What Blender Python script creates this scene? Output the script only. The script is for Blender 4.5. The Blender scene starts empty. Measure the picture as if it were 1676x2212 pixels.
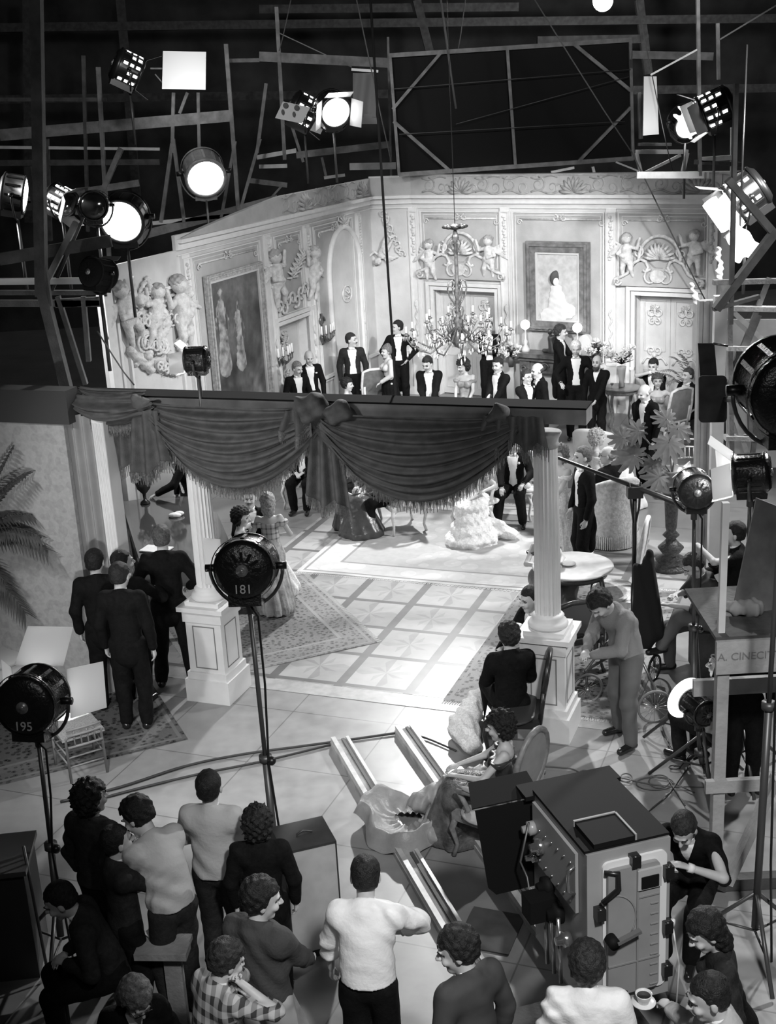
import bpy, math, random
import numpy as np
from mathutils import Vector, Matrix, Euler
random.seed(7); RNG = np.random.default_rng(7)
D = bpy.data; SC = bpy.context.scene; COL = SC.collection
R = math.radians; PI = math.pi

# ------------------------------------------------------------------ camera
FPX, PITCH, ROLL, CAMH = 2800.0, 0.316, 0.055, 6.2
IW, IH = 1676, 2212
FW = Vector((0, math.cos(PITCH), -math.sin(PITCH))); UP0 = Vector((0, math.sin(PITCH), math.cos(PITCH)))
RT = Vector((1, 0, 0)) * math.cos(ROLL) - UP0 * math.sin(ROLL)
UP = Vector((1, 0, 0)) * math.sin(ROLL) + UP0 * math.cos(ROLL)
EYE = Vector((0, 0, CAMH))
cam = D.cameras.new('camera'); camo = D.objects.new('camera', cam); COL.objects.link(camo)
cam.sensor_fit = 'HORIZONTAL'; cam.sensor_width = 36; cam.lens = 36 * FPX / IW; cam.clip_end = 200
M = Matrix.Identity(4)
for i in range(3): M[i][0], M[i][1], M[i][2], M[i][3] = RT[i], UP[i], -FW[i], EYE[i]
camo.matrix_world = M; SC.camera = camo

def ray(px, py): return FW + RT * ((px - IW / 2) / FPX) - UP * ((py - IH / 2) / FPX)
def G(px, py, z=0.0):                       # point at height z seen at a pixel of the photograph
    d = ray(px, py); return EYE + d * ((z - CAMH) / d.z)
def Q(px, py, y):                           # point at distance y into the hall
    d = ray(px, py); return EYE + d * (y / d.y)

# ------------------------------------------------------------------ world, exposure
SC.view_settings.view_transform = 'Standard'; SC.view_settings.look = 'None'
SC.view_settings.gamma = 1; SC.view_settings.use_curve_mapping = False
SC.view_settings.exposure = 0.22
W = D.worlds.new('world'); SC.world = W; W.use_nodes = True
W.node_tree.nodes['Background'].inputs[0].default_value = (1, 1, 1, 1)
W.node_tree.nodes['Background'].inputs[1].default_value = 0.012
SC.cycles.use_denoising = True
SC.cycles.max_bounces = 5; SC.cycles.diffuse_bounces = 3; SC.cycles.glossy_bounces = 2; SC.cycles.transmission_bounces = 3
SC.cycles.sample_clamp_indirect = 4; SC.cycles.caustics_reflective = False; SC.cycles.caustics_refractive = False

def spot(name, loc, target, energy, size=0.25, angle=50, blend=0.4):
    l = D.lights.new(name, 'SPOT'); l.energy = energy; l.shadow_soft_size = size; l.spot_size = R(angle); l.spot_blend = blend
    o = D.objects.new(name, l); COL.objects.link(o); o.location = loc
    o.rotation_euler = (Vector(target) - Vector(loc)).to_track_quat('-Z', 'Y').to_euler(); return o
# studio lamps on the gantries that surround the set, plus added fill lights
spot('gantry_or_fill_light', (9.5, 15.5, 7.5), (1.0, 18.0, 0.2), 3600, .3, 56, .5)
spot('gantry_or_fill_light', (-6.5, 17.0, 6.3), (1.5, 19.5, 0.2), 1400, .3, 58, .5)
spot('gantry_or_fill_light', (5.5, 12.5, 7.4), (2.2, 25.0, 0.9), 5600, .25, 34, .7)
spot('gantry_or_fill_light', (-0.5, 13.5, 7.2), (2.5, 25.5, 0.8), 3200, .25, 38, .7)
spot('gantry_or_fill_light', (1.8, 13.5, 6.8), (-2.2, 23.0, 1.2), 1500, .3, 44, .7)
spot('gantry_or_fill_light', (-5.5, 8.0, 6.5), (-1.0, 13.0, 0.5), 700, .25, 46, .5)
spot('gantry_or_fill_light', (7.5, 15.5, 6.5), (1.8, 10.3, 0.2), 2300, .15, 50, .5)
spot('gantry_or_fill_light', (1.2, 22.8, 7.5), (0.4, 12.6, 0.0), 4200, .2, 58, .5)
spot('gantry_or_fill_light', (1.6, 1.0, 8.2), (1.15, 7.3, 1.0), 2300, .3, 40, .6)  # added front fill that brightens the film camera and the white shirt
spot('gantry_or_fill_light', (-1.6, 2.2, 7.2), (-0.1, 7.4, 1.2), 110, .3, 34, .9)
spot('gantry_or_fill_light', (-1.5, 1.0, 8.4), (-0.4, 13.0, 2.6), 450, .5, 60, .9)

spot('gantry_or_fill_light', (-2.5, 17.5, 8.2), (-2.5, 28, 8.2), 700, .3, 75, .6)  # added fill, lifts the timbers of the left gantry
spot('gantry_or_fill_light', (4.0, 17.5, 8.2), (4.0, 28, 8.4), 700, .3, 75, .6)  # added fill, lifts the timbers at upper right

spot('gantry_or_fill_light', (3.2, 8.5, 6.5), (4.2, 14.8, 2.6), 420, .2, 50, .6)  # added from the front to light the pale gate post

# ------------------------------------------------------------------ materials (a black and white photograph: greys only)
MATS = {}
def mat(name, g=.5, rough=.6, metal=0., emit=0., noise=0., nscale=8., spec=.5, bump=0., bscale=40., alpha=None):
    if name in MATS: return MATS[name]
    m = D.materials.new(name); m.use_nodes = True; nt = m.node_tree; b = nt.nodes['Principled BSDF']
    b.inputs['Base Color'].default_value = (g, g, g, 1); b.inputs['Roughness'].default_value = rough
    b.inputs['Metallic'].default_value = metal; b.inputs['Specular IOR Level'].default_value = spec
    if emit: b.inputs['Emission Color'].default_value = (1, 1, 1, 1); b.inputs['Emission Strength'].default_value = emit
    if noise or bump:
        tc = nt.nodes.new('ShaderNodeTexCoord')
    if noise:
        n = nt.nodes.new('ShaderNodeTexNoise'); n.inputs['Scale'].default_value = nscale; n.inputs['Detail'].default_value = 4
        r = nt.nodes.new('ShaderNodeValToRGB'); lo = max(0, g * (1 - noise)); hi = min(1, g * (1 + noise))
        r.color_ramp.elements[0].color = (lo, lo, lo, 1); r.color_ramp.elements[1].color = (hi, hi, hi, 1)
        r.color_ramp.elements[0].position = .3; r.color_ramp.elements[1].position = .7
        nt.links.new(tc.outputs['Object'], n.inputs['Vector']); nt.links.new(n.outputs['Fac'], r.inputs['Fac']); nt.links.new(r.outputs['Color'], b.inputs['Base Color'])
    if bump:
        n2 = nt.nodes.new('ShaderNodeTexNoise'); n2.inputs['Scale'].default_value = bscale; n2.inputs['Detail'].default_value = 3
        bp = nt.nodes.new('ShaderNodeBump'); bp.inputs['Strength'].default_value = bump; bp.inputs['Distance'].default_value = .02
        nt.links.new(tc.outputs['Object'], n2.inputs['Vector']); nt.links.new(n2.outputs['Fac'], bp.inputs['Height']); nt.links.new(bp.outputs['Normal'], b.inputs['Normal'])
    MATS[name] = m; return m
class NT:                                    # small helper to write node maths
    def __init__(s, name, rough=.6, spec=.5):
        s.m = D.materials.new(name); s.m.use_nodes = True; s.t = s.m.node_tree; s.b = s.t.nodes['Principled BSDF']
        s.b.inputs['Roughness'].default_value = rough; s.b.inputs['Specular IOR Level'].default_value = spec; MATS[name] = s.m
        s.tc = s.t.nodes.new('ShaderNodeTexCoord')
    def n(s, typ, **kw):
        x = s.t.nodes.new(typ)
        for k, v in kw.items(): setattr(x, k, v)
        return x
    def put(s, sock, v):
        if isinstance(v, (int, float)): sock.default_value = v
        elif isinstance(v, tuple): sock.default_value = v
        else: s.t.links.new(v, sock)
    def math(s, op, a, b=0., c=None):
        x = s.n('ShaderNodeMath', operation=op); s.put(x.inputs[0], a); s.put(x.inputs[1], b)
        if c is not None: s.put(x.inputs[2], c)
        return x.outputs[0]
    def mix(s, f, a, b):                      # grey values
        x = s.n('ShaderNodeMix', data_type='FLOAT'); s.put(x.inputs[0], f); s.put(x.inputs[2], a); s.put(x.inputs[3], b); return x.outputs[0]
    def xyz(s, out='Object', rot=0., loc=(0, 0, 0), scale=1.):
        mp = s.n('ShaderNodeMapping'); mp.vector_type = 'POINT'
        mp.inputs['Location'].default_value = loc; mp.inputs['Rotation'].default_value = (0, 0, rot); mp.inputs['Scale'].default_value = (scale,) * 3
        s.t.links.new(s.tc.outputs[out], mp.inputs[0]); sp = s.n('ShaderNodeSeparateXYZ'); s.t.links.new(mp.outputs[0], sp.inputs[0])
        return mp.outputs[0], sp.outputs[0], sp.outputs[1], sp.outputs[2]
    def noise(s, vec, scale, detail=4.):
        x = s.n('ShaderNodeTexNoise'); x.inputs['Scale'].default_value = scale; x.inputs['Detail'].default_value = detail
        if vec is not None: s.t.links.new(vec, x.inputs['Vector'])
        return x.outputs['Fac']
    def voro(s, vec, scale, feat='F1'):
        x = s.n('ShaderNodeTexVoronoi'); x.feature = feat; x.inputs['Scale'].default_value = scale
        if vec is not None: s.t.links.new(vec, x.inputs['Vector'])
        return x
    def color(s, v): s.t.links.new(v, s.b.inputs['Base Color'])
    def bump(s, v, st=.3, dist=.01):
        x = s.n('ShaderNodeBump'); x.inputs['Strength'].default_value = st; x.inputs['Distance'].default_value = dist
        s.t.links.new(v, x.inputs['Height']); s.t.links.new(x.outputs[0], s.b.inputs['Normal'])

# ------------------------------------------------------------------ objects
def tag(o, label=None, cat=None, group=None, kind=None):
    if label: o['label'] = label
    if cat: o['category'] = cat
    if group: o['group'] = group
    if kind: o['kind'] = kind
    return o
BASE = {}
def thing(name, label, cat, loc=(0, 0, 0), rz=0., group=None):
    o = D.objects.new(name, None); COL.objects.link(o); o.empty_display_size = .1
    o.location = loc; o.rotation_euler = (0, 0, rz); tag(o, label, cat, group)
    BASE[o.name] = (Matrix.Translation(Vector(loc)) @ Matrix.Rotation(rz, 4, 'Z')).inverted()
    return o
def mesh_obj(name, V, F, m, parent=None, world=True, smooth=False, mats=None, mi=None):
    me = D.meshes.new(name); me.from_pydata([tuple(v) for v in V], [], [tuple(f) for f in F]); me.update()
    if smooth: me.polygons.foreach_set('use_smooth', [True] * len(me.polygons))
    for x in (mats or [m]): me.materials.append(x)
    if mi is not None: me.polygons.foreach_set('material_index', mi)
    o = D.objects.new(name, me); COL.objects.link(o)
    if parent is not None:
        o.parent = parent
        if world and parent.name in BASE: me.transform(BASE[parent.name])
        if parent.name in BASE: BASE[o.name] = Matrix.Identity(4) if not world else BASE[parent.name]
    return o
def frame(d, up=Vector((0, 0, 1))):
    d = Vector(d).normalized()
    if abs(d.dot(up)) > .98: up = Vector((0, 1, 0))
    x = d.cross(up).normalized(); y = x.cross(d); return x, y, d      # side, up, along
class MB:
    def __init__(s): s.V = []; s.F = []; s.S = []
    def add(s, V, F, smooth=False):
        n = len(s.V); s.V += [Vector(v) for v in V]; s.F += [[i + n for i in f] for f in F]; s.S += [smooth] * len(F); return s
    def box(s, c, d, rz=0., M=None):
        hx, hy, hz = d[0] / 2, d[1] / 2, d[2] / 2; c = Vector(c); m = M or Matrix.Rotation(rz, 3, 'Z')
        V = [c + m @ Vector((x * hx, y * hy, z * hz)) for x in (-1, 1) for y in (-1, 1) for z in (-1, 1)]
        return s.add(V, [(0, 1, 3, 2), (4, 6, 7, 5), (0, 4, 5, 1), (2, 3, 7, 6), (0, 2, 6, 4), (1, 5, 7, 3)])
    def beam(s, a, b, w, h, up=Vector((0, 0, 1))):
        a = Vector(a); b = Vector(b); x, y, d = frame(b - a, up); V = []
        for p in (a, b):
            for i, j in ((-1, -1), (1, -1), (1, 1), (-1, 1)): V.append(p + x * (i * w / 2) + y * (j * h / 2))
        return s.add(V, [(0, 3, 2, 1), (4, 5, 6, 7), (0, 1, 5, 4), (1, 2, 6, 5), (2, 3, 7, 6), (3, 0, 4, 7)])
    def tube(s, pts, r, n=8, closed=False, cap=True):
        pts = [Vector(p) for p in pts]; N = len(pts); rr = r if isinstance(r, (list, tuple)) else [r] * N; V = []; F = []; px = None
        for i, p in enumerate(pts):
            if closed: t = pts[(i + 1) % N] - pts[i - 1]
            else: t = pts[min(i + 1, N - 1)] - pts[max(i - 1, 0)]
            if t.length < 1e-9: t = Vector((0, 0, 1))
            t.normalize()
            if px is None: x, y, _ = frame(t)
            else:
                x = px - t * px.dot(t)
                if x.length < 1e-6: x, y, _ = frame(t)
                x.normalize()
            y = t.cross(x); px = x
            for k in range(n):
                a = 2 * PI * k / n; V.append(p + (x * math.cos(a) + y * math.sin(a)) * rr[i])
        m = N if closed else N - 1
        for i in range(m):
            j = (i + 1) % N
            for k in range(n): k2 = (k + 1) % n; F.append((i * n + k, i * n + k2, j * n + k2, j * n + k))
        if cap and not closed: F.append(tuple(range(n - 1, -1, -1))); F.append(tuple((N - 1) * n + k for k in range(n)))
        return s.add(V, F, True)
    def cyl(s, a, b, r, r2=None, n=16): return s.tube([a, b], [r, r if r2 is None else r2], n)
    def lathe(s, prof, c=(0, 0, 0), n=24, axis=None, flute=0, fd=0., smooth=True, cap=True):
        c = Vector(c); V = []; F = []
        x, y, d = (Vector((1, 0, 0)), Vector((0, 1, 0)), Vector((0, 0, 1))) if axis is None else frame(axis)
        for r, z in prof:
            for k in range(n):
                a = 2 * PI * k / n; q = r * (1 - fd * (1 if (k % 2) else 0)) if flute else r
                V.append(c + x * (q * math.cos(a)) + y * (q * math.sin(a)) + d * z)
        for i in range(len(prof) - 1):
            for k in range(n): k2 = (k + 1) % n; F.append((i * n + k, i * n + k2, (i + 1) * n + k2, (i + 1) * n + k))
        if cap: F.append(tuple(range(n - 1, -1, -1))); F.append(tuple((len(prof) - 1) * n + k for k in range(n)))
        return s.add(V, F, smooth)
    def ball(s, c, r, n=12, M=None):
        c = Vector(c); rx, ry, rz = r if isinstance(r, (tuple, list)) else (r, r, r); V = []; F = []; m = max(4, n // 2 + 1)
        for i in range(m + 1):
            th = PI * i / m
            for k in range(n):
                a = 2 * PI * k / n; v = Vector((rx * math.sin(th) * math.cos(a), ry * math.sin(th) * math.sin(a), rz * math.cos(th)))
                V.append(c + (M @ v if M else v))
        for i in range(m):
            for k in range(n): k2 = (k + 1) % n; F.append((i * n + k, (i + 1) * n + k, (i + 1) * n + k2, i * n + k2))
        return s.add(V, F, True)
    def grid(s, f, nu, nv, smooth=True):
        V = [f(i / nu, j / nv) for j in range(nv + 1) for i in range(nu + 1)]
        F = [(j * (nu + 1) + i, j * (nu + 1) + i + 1, (j + 1) * (nu + 1) + i + 1, (j + 1) * (nu + 1) + i) for j in range(nv) for i in range(nu)]
        return s.add(V, F, smooth)
    def plate(s, poly, n, t):                 # polygon (world points) given thickness t along n
        n = Vector(n).normalized() * t; k = len(poly); V = [Vector(p) for p in poly] + [Vector(p) + n for p in poly]
        F = [tuple(range(k)), tuple(range(2 * k - 1, k - 1, -1))] + [(i, (i + 1) % k + 0, (i + 1) % k + k, i + k) for i in range(k)]
        return s.add(V, F)
    def build(s, name, m, parent=None, world=True):
        o = mesh_obj(name, s.V, s.F, m, parent, world); o.data.polygons.foreach_set('use_smooth', s.S); o.data.update(); return o
    def one(s, name, m, label, cat, group=None, kind=None): return tag(s.build(name, m), label, cat, group, kind)
def copy_thing(t, loc, rz, label=None):
    r = t.copy(); COL.objects.link(r); r.location = loc; r.rotation_euler = (0, 0, rz)
    if label: r['label'] = label
    for ch in list(t.children):
        c = ch.copy(); COL.objects.link(c); c.parent = r
        for g in ch.children: d = g.copy(); COL.objects.link(d); d.parent = c
    return r
def struct(name, mb, m): return tag(mb.build(name, m), kind='structure')
def arc(c, r, a0, a1, n, ex, ey): return [Vector(c) + Vector(ex) * (r * math.cos(a0 + (a1 - a0) * i / n)) + Vector(ey) * (r * math.sin(a0 + (a1 - a0) * i / n)) for i in range(n + 1)]

# ------------------------------------------------------------------ implicit surfaces: limbs, cloth and plaster figures melt into one skin
HS = 1.09                                     # head scale, used wherever an ellipsoid carries a head's axes
class SDF:
    def __init__(s): s.p = []; s.cuts = []; s.disp = None
    def cone(s, a, b, ra, rb, k=.03, flat=None): s.p.append(('c', Vector(a), Vector(b), ra, rb, k, flat)); return s
    def ell(s, c, r, k=.02, M=None, sub=False): s.p.append(('s' if sub else 'e', Vector(c), r, M, k)); return s
    def cut(s, f): s.cuts.append(f); return s
    def mesh(s, vs, pad=.03):
        lo = np.full(3, 1e9); hi = -lo; bb = []
        for q in s.p:
            if q[0] == 'c':
                r = max(q[3], q[4]); l = np.minimum(q[1], q[2]) - r; h = np.maximum(q[1], q[2]) + r
            else:
                r = max(q[2]) * (HS if q[3] else 1); l = np.array(q[1]) - r; h = np.array(q[1]) + r
            bb.append((l, h))
            if q[0] != 's': lo = np.minimum(lo, l); hi = np.maximum(hi, h)
        lo = lo - pad - 2 * vs; hi = hi + pad + 2 * vs
        n = np.ceil((hi - lo) / vs).astype(int) + 1; f32 = np.float32
        A = np.full(n, .2, f32); ax = [(lo[i] + vs * np.arange(n[i])).astype(f32) for i in range(3)]
        for q, (l, h) in zip(s.p, bb):
            k = q[5] if q[0] == 'c' else q[4]; mg = k * 1.5 + 2.5 * vs + .01
            i0 = np.maximum(((l - mg - lo) / vs).astype(int), 0); i1 = np.minimum(np.ceil((h + mg - lo) / vs).astype(int) + 1, n)
            if (i1 <= i0).any(): continue
            sl = tuple(slice(i0[i], i1[i]) for i in range(3))
            X = ax[0][sl[0]][:, None, None]; Y = ax[1][sl[1]][None, :, None]; Z = ax[2][sl[2]][None, None, :]
            if q[0] == 'c':
                a, b, ra, rb, flat = q[1], q[2], q[3], q[4], q[6]; d = b - a; L = max(d.length_squared, 1e-9)
                t = np.clip(((X - a.x) * d.x + (Y - a.y) * d.y + (Z - a.z) * d.z) / L, 0, 1)
                vx, vy, vz = X - a.x - t * d.x, Y - a.y - t * d.y, Z - a.z - t * d.z
                if flat:
                    m, w = flat; e = (vx * m.x + vy * m.y + vz * m.z) * (w - 1); vx = vx + e * m.x; vy = vy + e * m.y; vz = vz + e * m.z
                dd = np.sqrt(vx * vx + vy * vy + vz * vz) - (ra + t * (rb - ra))
            else:
                c, r, m = q[1], [w_ * (HS if q[3] else 1) for w_ in q[2]], q[3]; vx, vy, vz = X - c.x, Y - c.y, Z - c.z
                if m: vx, vy, vz = [m[0][i] * vx + m[1][i] * vy + m[2][i] * vz for i in range(3)]
                dd = (np.sqrt((vx / r[0]) ** 2 + (vy / r[1]) ** 2 + (vz / r[2]) ** 2) - 1) * min(r)
            o = A[sl]
            if q[0] == 's':
                hh = np.clip(.5 - .5 * (o + dd) / k, 0, 1); A[sl] = o + (-dd - o) * hh + k * hh * (1 - hh)
            else:
                hh = np.clip(.5 + .5 * (o - dd) / k, 0, 1); A[sl] = o + (dd - o) * hh - k * hh * (1 - hh)
        if s.disp or s.cuts:
            X, Y, Z = np.meshgrid(*ax, indexing='ij', sparse=True)
            if s.disp: A = A + s.disp(X, Y, Z)
            for c in s.cuts: A = np.maximum(A, c(X, Y, Z))
        A[0], A[-1] = .1, .1; A[:, 0], A[:, -1] = .1, .1; A[:, :, 0], A[:, :, -1] = .1, .1
        return nets(A, lo, vs)
def nets(A, lo, vs):
    S = A < 0; c = [S[i:S.shape[0] - 1 + i, j:S.shape[1] - 1 + j, k:S.shape[2] - 1 + k] for i in (0, 1) for j in (0, 1) for k in (0, 1)]
    al = c[0]; an = c[0]
    for q in c[1:]: al = al & q; an = an | q
    act = an & ~al; I = np.argwhere(act); idm = np.full(act.shape, -1, np.int64); idm[act] = np.arange(len(I))
    offs = [(i, j, k) for i in (0, 1) for j in (0, 1) for k in (0, 1)]
    val = [A[I[:, 0] + o[0], I[:, 1] + o[1], I[:, 2] + o[2]] for o in offs]
    P = np.zeros((len(I), 3)); N = np.zeros(len(I))
    for a in range(8):
        for b in range(a + 1, 8):
            oa, ob = offs[a], offs[b]
            if sum(abs(oa[i] - ob[i]) for i in range(3)) != 1: continue
            va, vb = val[a], val[b]; x = (va < 0) != (vb < 0); t = np.where(x, va / np.where(x, va - vb, 1), 0)
            for i in range(3): P[:, i] += np.where(x, oa[i] + t * (ob[i] - oa[i]), 0)
            N += x
    V = lo + (I + P / np.maximum(N, 1)[:, None]) * vs; F = []
    for ax in range(3):
        s0 = np.moveaxis(S, ax, 0); e = np.argwhere(s0[:-1] != s0[1:]); d = np.roll(np.arange(3), 0)
        o = [i for i in range(3) if i != ax]; E = np.zeros((len(e), 3), int); E[:, ax] = e[:, 0]; E[:, o[0]] = e[:, 1]; E[:, o[1]] = e[:, 2]
        ok = (E[:, o[0]] > 0) & (E[:, o[1]] > 0) & (E[:, o[0]] < act.shape[o[0]]) & (E[:, o[1]] < act.shape[o[1]]); E = E[ok]
        u = np.zeros(3, int); u[o[0]] = 1; w = np.zeros(3, int); w[o[1]] = 1
        q = [idm[tuple((E - x).T)] for x in (u * 0, u, u + w, w)]; q = np.stack(q, 1)
        ins = S[tuple(E.T)]
        if ax == 1: ins = ~ins
        q[~ins] = q[~ins][:, ::-1]; F.append(q[(q >= 0).all(1)])
    return V, np.concatenate(F)
def sdf_obj(name, sdf, vs, m, parent=None, world=False, scale=1., mats=None, mi=None):
    V, F = sdf.mesh(vs)
    if len(F) == 0: return None
    me = D.meshes.new(name); me.vertices.add(len(V)); me.vertices.foreach_set('co', (V * scale).ravel())
    me.loops.add(len(F) * 4); me.loops.foreach_set('vertex_index', F.ravel().astype(np.int32)); me.polygons.add(len(F))
    me.polygons.foreach_set('loop_start', np.arange(0, len(F) * 4, 4, dtype=np.int32))
    try: me.polygons.foreach_set('loop_total', np.full(len(F), 4, np.int32))
    except Exception: pass
    for x in (mats or [m]): me.materials.append(x)
    if mi is not None: me.polygons.foreach_set('material_index', mi(V[F].mean(1)).astype(np.int32))
    me.update(calc_edges=True); me.polygons.foreach_set('use_smooth', np.ones(len(F), bool)); me.validate()
    o = D.objects.new(name, me); COL.objects.link(o)
    if parent is not None:
        o.parent = parent
        if world: me.transform(BASE[parent.name])
    return o
# ------------------------------------------------------------------ people
SKIN = mat('skin', .52, .5, noise=.06, nscale=12, spec=.4); SKIN_D = mat('skin_feature', .05, .4); LIP = mat('skin_lip', .27, .45)
BLACK = mat('black_cloth', .007, .85, noise=.3, nscale=30, spec=.12, bump=.25, bscale=60)
CHARCOAL = mat('charcoal_cloth', .02, .8, noise=.3, nscale=30, spec=.2, bump=.25, bscale=60)
GREYC = mat('grey_cloth', .16, .85, noise=.15, nscale=25, bump=.3, bscale=50); TWEED = mat('tweed_cloth', .11, .9, noise=.35, nscale=60, bump=.3, bscale=90)
WHITEC = mat('white_cloth', .85, .7, noise=.04, nscale=10, bump=.25, bscale=30); PALEC = mat('pale_cloth', .55, .8, noise=.1, nscale=12, bump=.3, bscale=30)
LACE = mat('lace_cloth', .74, .8, noise=.22, nscale=45, bump=.6, bscale=70); SATIN = mat('dark_satin', .07, .3, noise=.4, nscale=6, bump=.5, bscale=14)
SILK = mat('grey_silk', .3, .35, noise=.3, nscale=7, bump=.4, bscale=16)
LEATHER = mat('shoe_leather', .015, .25, spec=.6); TANLEA = mat('brown_shoe_leather', .14, .4)
HAIRS = {}
def hair_mat(g):
    if g not in HAIRS: HAIRS[g] = mat('hair_%02d' % int(g * 100), g, .5, noise=.5, nscale=55, bump=.5, bscale=130, spec=.22)
    return HAIRS[g]
_x = NT('checked_shirt', .8); _v, _a, _b, _c = _x.xyz()
_s1 = _x.math('GREATER_THAN', _x.math('SINE', _x.math('MULTIPLY', _x.math('ADD', _a, _b), 75)), -.1); _s2 = _x.math('GREATER_THAN', _x.math('SINE', _x.math('MULTIPLY', _c, 80)), -.1)
_x.color(_x.math('ADD', .04, _x.math('MULTIPLY', _x.math('ADD', _s1, _s2), .22))); CHECK = _x.m
_x = NT('tartan_dress', .8); _v, _a, _b, _c = _x.xyz()
_s1 = _x.math('GREATER_THAN', _x.math('SINE', _x.math('MULTIPLY', _a, 110)), .45); _s2 = _x.math('GREATER_THAN', _x.math('SINE', _x.math('MULTIPLY', _c, 90)), .6)
_x.color(_x.math('SUBTRACT', .5, _x.math('MULTIPLY', _x.math('ADD', _s1, _s2), .19))); TARTAN = _x.m

def ik(a, b, l1, l2, hint):
    a = Vector(a); b = Vector(b); d = b - a; L = d.length
    if L > (l1 + l2) * .995: b = a + d * ((l1 + l2) * .995 / L); d = b - a; L = d.length
    if L < .12: L = .12; d = d.normalized() * L; b = a + d
    u = d.normalized(); h = Vector(hint); h = h - u * h.dot(u)
    if h.length < 1e-4: h = Vector((0, -1, .1)) - u * Vector((0, -1, .1)).dot(u)
    h.normalize(); x = (l1 * l1 - l2 * l2 + L * L) / (2 * L); y = math.sqrt(max(l1 * l1 - x * x, 0)); return a + u * x + h * y, b

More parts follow.
